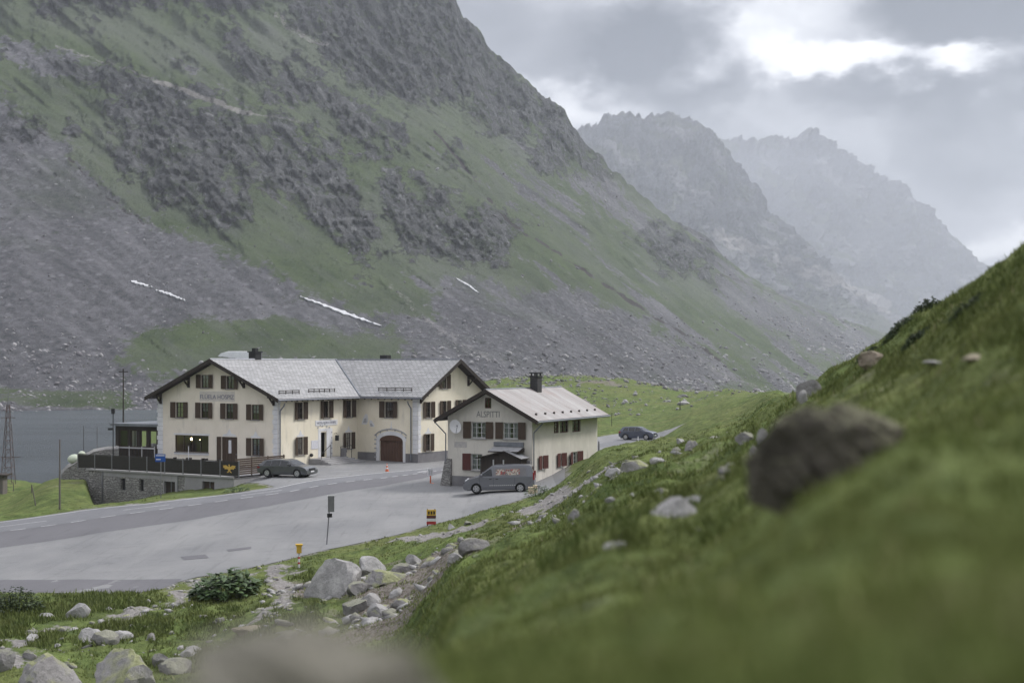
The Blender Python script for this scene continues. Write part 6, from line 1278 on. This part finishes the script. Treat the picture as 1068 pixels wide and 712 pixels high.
def boulder(px, py, w_, h_, kind, label, seed, ymin=30, sub=3, Y=None, group=None, rot=None, tilt=0, depth=.8, name='boulder', rough=.10, cuts=9, sink=.38, smooth=True):
    """px, py: middle of its foot in the picture; w_, h_: visible size there"""
    p = ground_pt(px, py, ymin) if Y is None else Vector(((px-CX)/F*Y, Y, H((px-CX)/F*Y, Y))); s = p.y/F
    rnd = random.Random(seed*7+1); bm = rock_mesh(seed, sub, cuts, rough); co = np.array([v.co[:] for v in bm.verts]); r = rnd.random()*6.3 if rot is None else rot
    c_, s_ = math.cos(r), math.sin(r); co[:, :2] = co[:, :2]@np.array([[c_, s_], [-s_, c_]])
    if tilt: ct, st_ = math.cos(tilt), math.sin(tilt); x = co[:,0]*ct-co[:,2]*st_; z = co[:,0]*st_+co[:,2]*ct; co[:,0] = x; co[:,2] = z
    co[:,0] -= (co[:,0].max()+co[:,0].min())/2; wx = np.ptp(co[:,0]); hz_ = np.ptp(co[:,2]); zb = co[:,2].min()
    co[:,0] *= w_*s/wx; co[:,1] *= w_*s/wx*depth; co[:,2] = (co[:,2]-zb)*(h_*s/(1-sink))/hz_-h_*s*sink/(1-sink)
    for v, c in zip(bm.verts, co): v.co = c
    for f in bm.faces: f.smooth = smooth
    me = bpy.data.meshes.new(name); bm.to_mesh(me); bm.free(); me.materials.append(MR[kind]); o = bpy.data.objects.new(name, me); COL.objects.link(o)
    o.location = p+Vector((0, w_*s*depth*.35, 0)); o['label'] = label; o['category'] = 'boulder'
    if group: o['group'] = group
    try: me.set_sharp_from_angle(angle=R(24))
    except Exception: pass
    return o
BL = [
 (345, 621, 62, 38, 'pale', 'largest pale boulder with two white paint bars beside the lot edge', 11, 0.12),
 (391, 600, 36, 19, 'pale', 'light grey boulder directly right of the boulder with the white paint bars', 12, .15),
 (402, 609, 46, 13, 'lich', 'flat yellowish boulder in front of the light grey one in the rubble', 13, 0),
 (431, 590, 17, 12, 'pale', 'small upright pale boulder at the right end of the rubble row', 14, 0),
 (421, 597, 26, 10, 'mid', 'low grey boulder between the flat yellowish one and the upright pale one', 15, 0),
 (374, 619, 26, 12, 'mid', 'grey boulder wedged against the right foot of the painted boulder', 16, 0),
 (385, 631, 24, 12, 'pale', 'pale boulder low in the middle of the rubble', 17, 0),
 (369, 641, 28, 16, 'mid', 'grey boulder at the lower left of the rubble above the blurred stone', 18, 0),
 (393, 643, 22, 14, 'pale', 'roundish pale boulder at the bottom of the rubble', 19, 0),
 (412, 622, 16, 9, 'pale', 'small pale boulder halfway down the right side of the rubble', 20, 0),
 (420, 633, 22, 8, 'lich', 'low lichen spotted boulder at the lower right of the rubble', 21, 0),
 (494, 577, 34, 14, 'mid', 'long brownish grey boulder in the grass right of the rubble', 22, .1),
 (476, 585, 20, 8, 'pale', 'pale flat boulder at the left foot of the long brownish one', 23, 0),
 (469, 572, 9, 6, 'pale', 'little pale boulder in the grass left of the long brownish one', 24, 0),
 (471, 551, 8, 5, 'pale', 'small white boulder between the gravel path and the lot', 25, 0),
 (488, 547, 9, 4, 'mid', 'small grey boulder on the path verge right of the white one', 26, 0),
 (80, 644, 28, 14, 'pale', 'rounded pale boulder in the grass below the grey shoulder at left', 27, 0),
 (46, 646, 20, 6, 'pale', 'flat pale boulder left of the rounded one in the lower left meadow', 28, 0),
 (92, 671, 30, 15, 'pale', 'left half of the pair of wide pale boulders in the lower left meadow', 29, 0),
 (107, 672, 30, 14, 'mid', 'darker right half of the pair of wide boulders in the lower left meadow', 30, 0),
 (126, 667, 26, 8, 'pale', 'flat pale boulder behind the pair of wide boulders', 31, 0),
 (33, 668, 12, 7, 'pale', 'front one of two small white boulders at lower left', 32, 0),
 (31, 662, 13, 5, 'mid', 'back one of two small boulders at lower left', 33, 0),
 (59, 675, 8, 4, 'pale', 'tiny white boulder in the dark grass at lower left', 34, 0),
 (29, 688, 16, 8, 'mid', 'small grey boulder above the lichen boulder in the corner', 35, 0),
 (137, 655, 6, 4, 'pale', 'small pale boulder beside the stony track at left', 36, 0),
 (3, 700, 22, 22, 'mid', 'grey boulder cut by the left edge of the picture', 37, 0),
 (52, 722, 72, 38, 'lich', 'big boulder covered in yellow green lichen at the bottom left', 38, 0),
 (127, 722, 70, 42, 'lich', 'big pinkish grey boulder with a lichen tip at the bottom left', 39, -.15),
 (168, 694, 22, 12, 'mid', 'tilted grey boulder right of the lichen tipped one', 40, .4),
 (180, 702, 34, 14, 'mid', 'long slanting grey boulder beside the blurred foreground stone', 41, .35),
 (198, 684, 24, 9, 'pale', 'pale stone shelf above the blurred foreground stone', 42, .1),
 (258, 663, 40, 10, 'brown', 'pale brown flat boulder just above the blurred foreground stone', 43, .2),
 (229, 650, 12, 6, 'mid', 'small brown boulder in the grass below the leafy plant', 44, 0),
 (157, 668, 10, 8, 'lich', 'small yellowish boulder right of the pair of wide boulders', 45, 0),
 (705, 541, 54, 22, 'pale', 'broad pale boulder in the hillside grass left of the blurred dark rock', 46, .25),
 (726, 527, 26, 10, 'pale', 'right upper end of the broad pale boulder on the hillside', 47, .2),
 (695, 515, 22, 6, 'lich', 'yellow lichen covered slab on the hillside above the broad pale boulder', 48, .3),
 (661, 519, 8, 5, 'pale', 'small white boulder alone on the hillside', 49, 0),
 (636, 524, 11, 6, 'pale', 'small pale boulder left of the lone white one on the hillside', 50, 0),
 (645, 576, 32, 10, 'pale', 'pale half buried slab low on the hillside', 51, .25),
 (599, 541, 14, 10, 'mid', 'grey boulder at the lower end of the stone band on the hillside', 52, 0),
 (757, 496, 16, 9, 'mid', 'grey boulder left of the blurred dark rock', 53, 0),
 (763, 488, 16, 6, 'pale', 'pale stone above the grey boulder left of the blurred dark rock', 54, 0),
 (665, 490, 36, 10, 'lich', 'yellow lichen boulder in the stone band above the small house wall', 55, .15),
 (641, 497, 20, 9, 'pale', 'pale boulder left of the yellow lichen boulder in the stone band', 56, .2),
 (687, 483, 18, 6, 'pale', 'low pale boulder right of the yellow lichen boulder in the stone band', 57, 0),
 (722, 468, 16, 9, 'lich', 'rounded lichen boulder on the crest right of the blue car', 58, 0),
 (706, 472, 12, 6, 'mid', 'grey boulder left of the rounded crest boulder', 59, 0),
 (710, 463, 9, 6, 'pale', 'small tilted white boulder above the grey crest boulder', 60, .5),
 (781, 461, 26, 10, 'mid', 'dark grey boulder on the crest above the blurred dark rock', 61, .2),
 (796, 459, 14, 12, 'pale', 'white boulder touching the top of the blurred dark rock', 62, .3),
 (787, 474, 12, 9, 'mid', 'grey boulder just left of the blurred dark rock', 63, 0),
 (847, 414, 30, 18, 'mid', 'dark pointed boulder on the skyline of the hillside', 64, .6),
 (838, 420, 10, 14, 'pale', 'pale boulder at the left foot of the skyline boulder', 65, .2),
 (914, 380, 34, 14, 'brown', 'tan earthy outcrop on the hillside skyline', 66, .6),
 (979, 381, 30, 5, 'pale', 'left pale slab high on the right hillside', 67, .5),
 (1019, 375, 32, 6, 'brown', 'right tan slab high on the right hillside', 68, .5),
 (713, 422, 14, 4, 'pale', 'flat boulder on the far meadow at the dark pole', 69, 0),
]
for i, (px, py, w_, h_, k, lab, sd, tl) in enumerate(BL):
    big = w_ > 45; ym = 30 if py > 640 and px < 300 else (40 if px < 560 else 8)
    if lab.startswith('flat boulder on the far'): ym = 180
    o = boulder(px, py, w_, h_, k, lab, sd, ym, sub=4 if big else 3, tilt=-tl, rot=.3*i, cuts=10)
    if i == 0:
        p = o.location; s = p.y/F
        big_ = o
# painted bars on the largest boulder, set just proud of its front face
bpy.context.view_layer.update()
dep = bpy.context.evaluated_depsgraph_get()
def hit_px(o, px, py):
    d = Vector(((px-CX)/F, 1, (HY-py)/F)); org = Vector((0,0,CH)); inv = o.matrix_world.inverted(); r = o.ray_cast(inv@org, (inv.to_3x3()@d).normalized()); return (o.matrix_world@r[1], (o.matrix_world.to_3x3()@r[2]).normalized()) if r[0] else (None, None)
for k, x in enumerate((323.5, 328)):
    m_ = MB(); pts = []
    for dx, dy in ((-1.1, 2.4), (1.1, 2.0), (1.1, -2.4), (-1.1, -2.0)):
        q, n_ = hit_px(big_, x+dx, 603+dy-k*.5)
        if q is not None: pts.append(q+n_*.03-big_.location)
    if len(pts) == 4: m_.prism(pts, (0, -.02, 0)); b_ = m_.build('painted_white_bar', M_white); b_.parent = big_
# blurred rocks close to the camera
def near_rock(px, py, w_, h_, kind, Y, label, seed, depth=.8, sink=.3, tilt=0, zoff=0, **k):
    o = boulder(px, py, w_, h_, kind, label, seed, Y=Y, sub=5, rot=.4, tilt=tilt, depth=depth, sink=sink, rough=.16, **k)
    s = Y/F; z = CH-(py-HY)*s; o.location.z = z+zoff; return o
near_rock(856, 492, 134, 70, 'dark', 5.0, 'large dark blurred rock sticking out of the near hillside', 137, tilt=.12, sink=.5, depth=1.0)
near_rock(908, 450, 90, 30, 'dark', 5.6, 'low dark rock continuing to the right behind the large blurred one', 145, tilt=.1, sink=.5)
near_rock(822, 506, 50, 30, 'dark', 5.0, 'dark rock piece at the lower left foot of the large blurred dark rock', 103)
near_rock(310, 765, 270, 104, 'near', 1.35, 'large blurred stone along the bottom edge of the picture', 111, depth=.6, tilt=-.12)
near_rock(225, 768, 170, 62, 'near', 1.2, 'grey blurred stone at the lower left of the largest one', 112, depth=.6)
near_rock(400, 758, 130, 62, 'near', 1.45, 'brownish blurred stone at the right end of the large bottom one', 113, depth=.6)
near_rock(1040, 462, 50, 12, 'mid', 6.0, 'small blurred stone near the right edge of the picture', 114)
# ------------------------------------------------------------------ countless small stones
def scatter_rocks(name, P, S, mats, seed, flat=.6, mi=None):
    rnd = np.random.RandomState(seed); bm = bmesh.new(); bmesh.ops.create_icosphere(bm, subdivisions=1, radius=1); base = np.array([v.co[:] for v in bm.verts]); fc = np.array([[v.index for v in f.verts] for f in bm.faces]); bm.free()
    n = len(P); V_ = np.repeat(base[None], n, 0); V_ = V_*(1+rnd.uniform(-.34, .34, (n, len(base), 1))); sc3 = rnd.uniform(.6, 1.2, (n, 1, 3))*np.array([1, 1, flat]); V_ = V_*sc3
    a = rnd.uniform(0, 6.3, n); c, s = np.cos(a)[:, None], np.sin(a)[:, None]; x = V_[:,:,0]*c-V_[:,:,1]*s; y = V_[:,:,0]*s+V_[:,:,1]*c; b = rnd.uniform(-.5, .5, n)[:, None]
    z = V_[:,:,2]*np.cos(b)+x*np.sin(b); V_ = np.stack([x, y, z], -1)*np.asarray(S)[:, None, None]+np.asarray(P)[:, None]
    F_ = (fc[None]+(np.arange(n)*len(base))[:, None, None]).reshape(-1, 3); m_i = np.repeat(rnd.randint(0, len(mats), n), len(fc))
    o = tri_mesh(name, V_.reshape(-1, 3), F_, mats, mi=m_i); o['kind'] = 'stuff'; return o
rs = np.random.RandomState(8)
P = []; S = []
def sprinkle(line, width, n, s0, s1, pw=2.5):
    ln = length(line)
    for _ in range(n):
        (x, y), (ux, uy) = along(line, rs.uniform(0, ln)); o = rs.normal(0, width); x, y = x-uy*o, y+ux*o; sz = s0+(s1-s0)*rs.rand()**pw; P.append((x, y, H(x, y)+sz*.1)); S.append(sz)
sprinkle(pathw, 1.1, 300, .03, .16); sprinkle([on_ground(*p, ymin=40) for p in ((340,605),(420,605),(450,590))], 1.8, 170, .05, .38); sprinkle([on_ground(*p, ymin=40) for p in ((360,640),(400,645),(430,615))], 1.6, 160, .05, .38)
sprinkle([on_ground(*p, ymin=20) for p in ((560,545),(600,520),(640,497),(690,482))], 1.1, 170, .03, .22); sprinkle([on_ground(*p, ymin=30) for p in ((0,690),(100,680),(200,665),(290,640))], 3.0, 90, .04, .2)
sprinkle(side, 1.0, 90, .05, .25); sprinkle(side2, 1.0, 70, .05, .3); sprinkle([on_ground(*p, ymin=15) for p in ((560,600),(640,560),(720,520),(790,480))], 3.5, 60, .02, .06)
scatter_rocks('small_stones', P, S, [MR['pale'], MR['mid'], MR['lich'], MR['pale']], 5)
# debris on the mountain foot, denser where the scree lies
wgt = (M1at['scree']**1.3+.10+.35*M1at['rock'])*(M1py > 150)*(M1py < 432)*(M1px > -120)*(M1px < 900)*(1+2.5*(M1py > 330))
wgt[:, int(M1X.shape[1]*.86):] = 0; p_ = wgt.ravel()/wgt.sum(); idx = rs.choice(p_.size, 15000, p=p_); dY = M1Y.ravel()[idx]
sz = dY/F*(.35+2.0*rs.rand(len(idx))**5.0)*(1+.5*(M1py.ravel()[idx] > 360)); Pm = np.stack([M1X.ravel()[idx]+rs.normal(0, 2, len(idx)), dY, M1Z.ravel()[idx]], -1)
mm = [rock_material('scree_block_pale', (.20,.195,.20), (.36,.35,.355)), rock_material('scree_block_grey', (.12,.115,.125), (.22,.21,.22))]
scatter_rocks('scree_blocks', Pm, sz, mm, 6, .75)
P = []; S = []
for _ in range(9000):
    px = rs.uniform(430, 800); Y = rs.uniform(260, 640) if px > 560 else rs.uniform(330, 620); x = (px-CX)/F*Y; c = fbm(np.array([x/30]), np.array([Y/30]), 3, 44)[0]
    if c+rs.normal(0, .22)+ (.28 if 380 < Y < 470 and px < 720 else -.1) > .12: sz = Y/F*(.6+3.0*rs.rand()**4); P.append((x, Y, H(x, Y)+sz*.25)); S.append(sz)
for _ in range(900):
    x, Y = (rs.uniform(-20, 240)-CX)/F*1.0, rs.uniform(470, 560); x = x*Y; z = M1Z.ravel()[0]
for px in rs.uniform(-20, 330, 700):
    q = on_m1(px, rs.uniform(404, 428)); P.append((q.x, q.y, q.z)); S.append(q.y/F*(.4+1.6*rs.rand()**3))
scatter_rocks('meadow_stones', P, S, mm+[MR['mid']], 7, .7)
# ------------------------------------------------------------------ snow patches
M_snow = mat('old_snow', (.60, .61, .64), .8, (.5, 6), var=(.30, .30, .31))
def snow(pts, wd, label):
    """pts: picture points along the patch; draped on the slope with some thickness"""
    mb = MB(); n = 26; tot = sum(math.dist(a, b) for a, b in zip(pts[:-1], pts[1:])); up_, dn = [], []
    for i in range(n+1):
        (x, y), (ux, uy) = along(pts, tot*i/n*.999); w_ = wd*(math.sin(math.pi*min(max(i/n, .04), .96))**.5)*(.6+.7*abs(perlin(np.array([i*.7]), np.array([x]), 3)[0])+.25)
        up_.append(on_m1(x+uy*w_/2, y-ux*w_/2)); dn.append(on_m1(x-uy*w_/2, y+ux*w_/2)+Vector((0,-.2,0)))
    o_ = Vector((0, -.5, .8))
    for i in range(n): mb.hexa([up_[i], up_[i+1], dn[i+1], dn[i]], [q+o_ for q in (up_[i], up_[i+1], dn[i+1], dn[i])])
    solo('snow_patch', mb, M_snow, label, 'snow patch', up_[n//2], 'snow patches on the mountain slope')
snow([(135,293.5),(147,297),(160,301)], 1.7, 'upper left piece of the broken snow strip on the dark scree'); snow([(163,303.5),(175,307),(192,314)], 2.0, 'lower right piece of the broken snow strip on the dark scree')
snow([(313,310),(340,320),(370,331),(398,341)], 2.2, 'long thin snow strip above the roof of the cream hospice'); snow([(475,290.5),(488,298),(500,307)], 1.3, 'short snow streak below the rock face in the middle of the slope')
mb = MB(); q = on_m1(247, 371.5); s = q.y/F; pts = [(-20,1.5),(-15,-3.5),(-8,-5.5),(14,-5.5),(18,-3),(18,3.5),(-20,3.5)]
mb.hexa([Vector((q.x+x*s, q.y-3, q.z-y*s)) for x, y in pts], [Vector((q.x+x*s*.97, q.y-5, q.z-y*s*.95)) for x, y in pts]); solo('snow_bank', mb, mat('clean_snow', (.85,.86,.88), .8, (.3,4), var=(.74,.75,.78)), 'thick white snow bank seen over the ridge left of the chimney', 'snow patch', q, 'snow patches on the mountain slope')
# ------------------------------------------------------------------ grass
def grass_mat():
    m = G('grass_blades'); t = m.attr('tone'); n = m.noise(.5, 4); c = m.mix(t, (.070, .098, .028), (.240, .280, .090)); c = m.mix(m.rng(n, .4, .65, 0, .5), c, (.155, .165, .060)); c = m.mix(m.rng(t, .85, .9), c, (.30, .27, .16))
    return m.done(c, .8, None, .15)
M_grass = grass_mat()
def blades(name, PX, LRr, hscale, seed, per=5, spread=1.0, mater=None, tone_mul=1.0):
    rnd = np.random.RandomState(seed); a = (PX-CX)/F; Rr = np.exp(LRr); Y = Rr/np.sqrt(1+a*a); X = a*Y; Z = H_raw(X, Y, HN)
    n = len(X); k = per; base = np.stack([X, Y, Z], -1)[:, None, :]+np.concatenate([rnd.normal(0, 1, (n, k, 2))*(hscale*.55*spread)[:, None, None], np.zeros((n, k, 1))], -1)
    base[:, :, 2] = H_raw(base[:, :, 0], base[:, :, 1], HN)-.01
    ang = rnd.uniform(0, 6.28, (n, k)); hh = hscale[:, None]*rnd.uniform(.5, 1.3, (n, k)); wd = hh*rnd.uniform(.05, .10, (n, k))+Rr[:, None]*.00022
    dx, dy = np.cos(ang), np.sin(ang); side_ = np.stack([dx*wd, dy*wd, 0*wd], -1); la = rnd.uniform(0, 6.28, (n, k)); ln_ = rnd.uniform(.1, .7, (n, k))*hh
    tip = base+np.stack([np.cos(la)*ln_, np.sin(la)*ln_, hh], -1)
    V_ = np.stack([base-side_, base+side_, tip], 2).reshape(-1, 3); tone = np.repeat(np.clip((rnd.beta(2, 2.4, (n, k))*tone_mul+.38*fbm(X/1.6, Y/1.6, 3, 57)[:, None]).ravel(), 0, 1), 3)
    o = tri_mesh(name, V_, np.arange(len(V_)).reshape(-1, 3), [mater or M_grass], attrs=dict(tone=tone)); o['kind'] = 'stuff'; return o
def where_ok(PX, LRr):
    a = (PX-CX)/F; Y = np.exp(LRr)/np.sqrt(1+a*a); X = a*Y; i = np.clip(np.searchsorted(thl, np.arctan(a)), 0, len(thl)-1); j = np.clip(((LRr-LR0)/(LR1-LR0)*(NR-1)).astype(int), 0, NR-1)
    return (path[i, j] < .25) & (dpave[i, j] < -.3) & (sdpoly(X, Y, yard) < 0) & (Y > .9)
rs = np.random.RandomState(21); N_ = 150000
PX = rs.uniform(-160, 1260, N_); Lr_ = rs.uniform(math.log(1.0), math.log(112), N_); ok = where_ok(PX, Lr_)
keep = ok & (rs.rand(N_) < np.where(np.exp(Lr_) < 6, .45, 1.0)); PX, Lr_ = PX[keep], Lr_[keep]; Rr = np.exp(Lr_)
cl = fbm(PX/60, Lr_*9, 3, 55)
hs = (.022+.048*np.clip(Rr/30, 0, 1))*rs.uniform(.6, 1.5, len(PX))*(1+1.3*np.clip(cl, -.65, 1)); blades('grass', PX, Lr_, hs, 22)
# taller dark tussocks along the skyline of the hillside and near the lower left
def tuss(pxs, lrs, n, h0, seed, sx=6, sl=.03, tone=.35, name='tussock_grass'):
    r = np.random.RandomState(seed); i = r.randint(0, len(pxs), n); PXs = np.array(pxs)[i]+r.normal(0, sx, n); LRs = np.array(lrs)[i]+r.normal(0, sl, n); ok = where_ok(PXs, LRs)
    blades(name, PXs[ok], LRs[ok], h0*r.uniform(.6, 1.3, ok.sum()), seed+1, per=7, tone_mul=tone)
r_ = np.random.RandomState(3); cx_s = r_.uniform(845, 1200, 150); crest_l = np.interp(cx_s, [840, 880, 960, 1068, 1250], [math.log(50), math.log(40), math.log(26.5), math.log(19.5), math.log(19)])+r_.uniform(-.75, .05, 150)
tuss(cx_s, crest_l, 4000, np.full(1, .085), 31, sx=5, sl=.02, tone=.45)
cx_s = r_.uniform(470, 800, 150); tuss(cx_s, r_.uniform(math.log(9), math.log(80), 150), 4500, np.full(1, .10), 41, sx=5, sl=.03, tone=.5)
cx_s = r_.uniform(-60, 170, 90); tuss(cx_s, r_.uniform(math.log(52), math.log(66), 90), 4000, np.full(1, .20), 51, sx=8, sl=.02, tone=.5)
cx_s = r_.uniform(150, 330, 60); tuss(cx_s, r_.uniform(math.log(45), math.log(66), 60), 2500, np.full(1, .17), 61, sx=6, sl=.02, tone=.5)
# ------------------------------------------------------------------ leafy plants
def leafy(px, py, w_, h_, label, seed, n=420, name='dock_plant', leaf=.30, col=None):
    b = ground_pt(px, py, 45 if px < 800 else 8); s = b.y/F; rx = w_*s/2; hh = h_*s; t = thing(name, label, 'plant', b); r = random.Random(seed); m_ = MB(); st_ = MB()
    for i in range(n):
        a = r.uniform(0, 6.28); q = r.random()**.5; cx = math.cos(a)*q*rx; cy = math.sin(a)*q*rx*.6; top_ = hh*(1-.75*q*q)*r.uniform(.35, 1)
        p = Vector((b.x+cx, b.y+cy, H(b.x+cx, b.y+cy)+top_)); d_ = Vector((math.cos(a)+r.gauss(0,.5), math.sin(a)+r.gauss(0,.5), r.uniform(-.35, .5))).normalized(); sd_ = d_.cross(Vector((0,0,1))).normalized(); L_ = leaf*r.uniform(.6, 1.3); u = sd_.cross(d_)
        mid = p+d_*L_*.5+u*L_*.12; tip = p+d_*L_-u*L_*.10
        m_.face([p, mid-sd_*L_*.30-u*.03, tip, mid]); m_.face([p, mid, tip, mid+sd_*L_*.30-u*.03])
        if i % 6 == 0: st_.tube((b.x+cx*.6, b.y+cy*.6, b.z-.05), p, .014, .008, 4)
    m_.build('foliage', col, t, merge=False); st_.build('stem', col, t)
M_leaf = mat('broad_leaf_green', (.075, .125, .040), .5, (2.5, 4), var=(.022, .042, .014), spec=.4); M_leaf2 = mat('dark_shrub_green', (.050, .075, .028), .6, (2, 4), var=(.018, .028, .012))
leafy(233, 622, 66, 27, 'bushy broad leaved green plant at the lower edge of the parking area', 5, 460, col=M_leaf, leaf=.40)
leafy(14, 638, 60, 27, 'dark low shrub at the left edge below the parking area', 6, 520, name='low_shrub', leaf=.16, col=M_leaf2)
leafy(560, 517, 26, 13, 'small green weeds beside the pale crate at the house corner', 7, 160, name='weed_clump', leaf=.16, col=M_leaf)
leafy(247, 513, 26, 7, 'weeds growing at the road edge below the terrace corner', 8, 160, name='weed_clump', leaf=.18, col=M_leaf)

for i, (px, py, w_, h_, lab) in enumerate(((903, 369, 22, 8, 'low dark shrub on the skyline just above the tan outcrop'), (938, 342, 34, 12, 'wide dark shrub halfway up the skyline of the hillside'), (968, 319, 30, 13, 'dark shrub above the wide one on the skyline'),
        (1003, 291, 34, 10, 'dark shrub on the upper skyline of the hillside'), (1052, 258, 30, 9, 'topmost dark shrub on the skyline by the right edge'), (955, 352, 28, 10, 'dark shrub in the slope below the skyline shrubs'), (1010, 318, 34, 9, 'dark shrub in the upper right slope'))):
    pt_ = on_ground(px, py+4, 8); t = leafy_at = None
    b = Vector((pt_[0], pt_[1], H(*pt_))); s = b.y/F; leafy(px, py+4, w_, h_, lab, 70+i, 260, 'alpine_shrub', max(.05, w_*s*.09), M_leaf2)
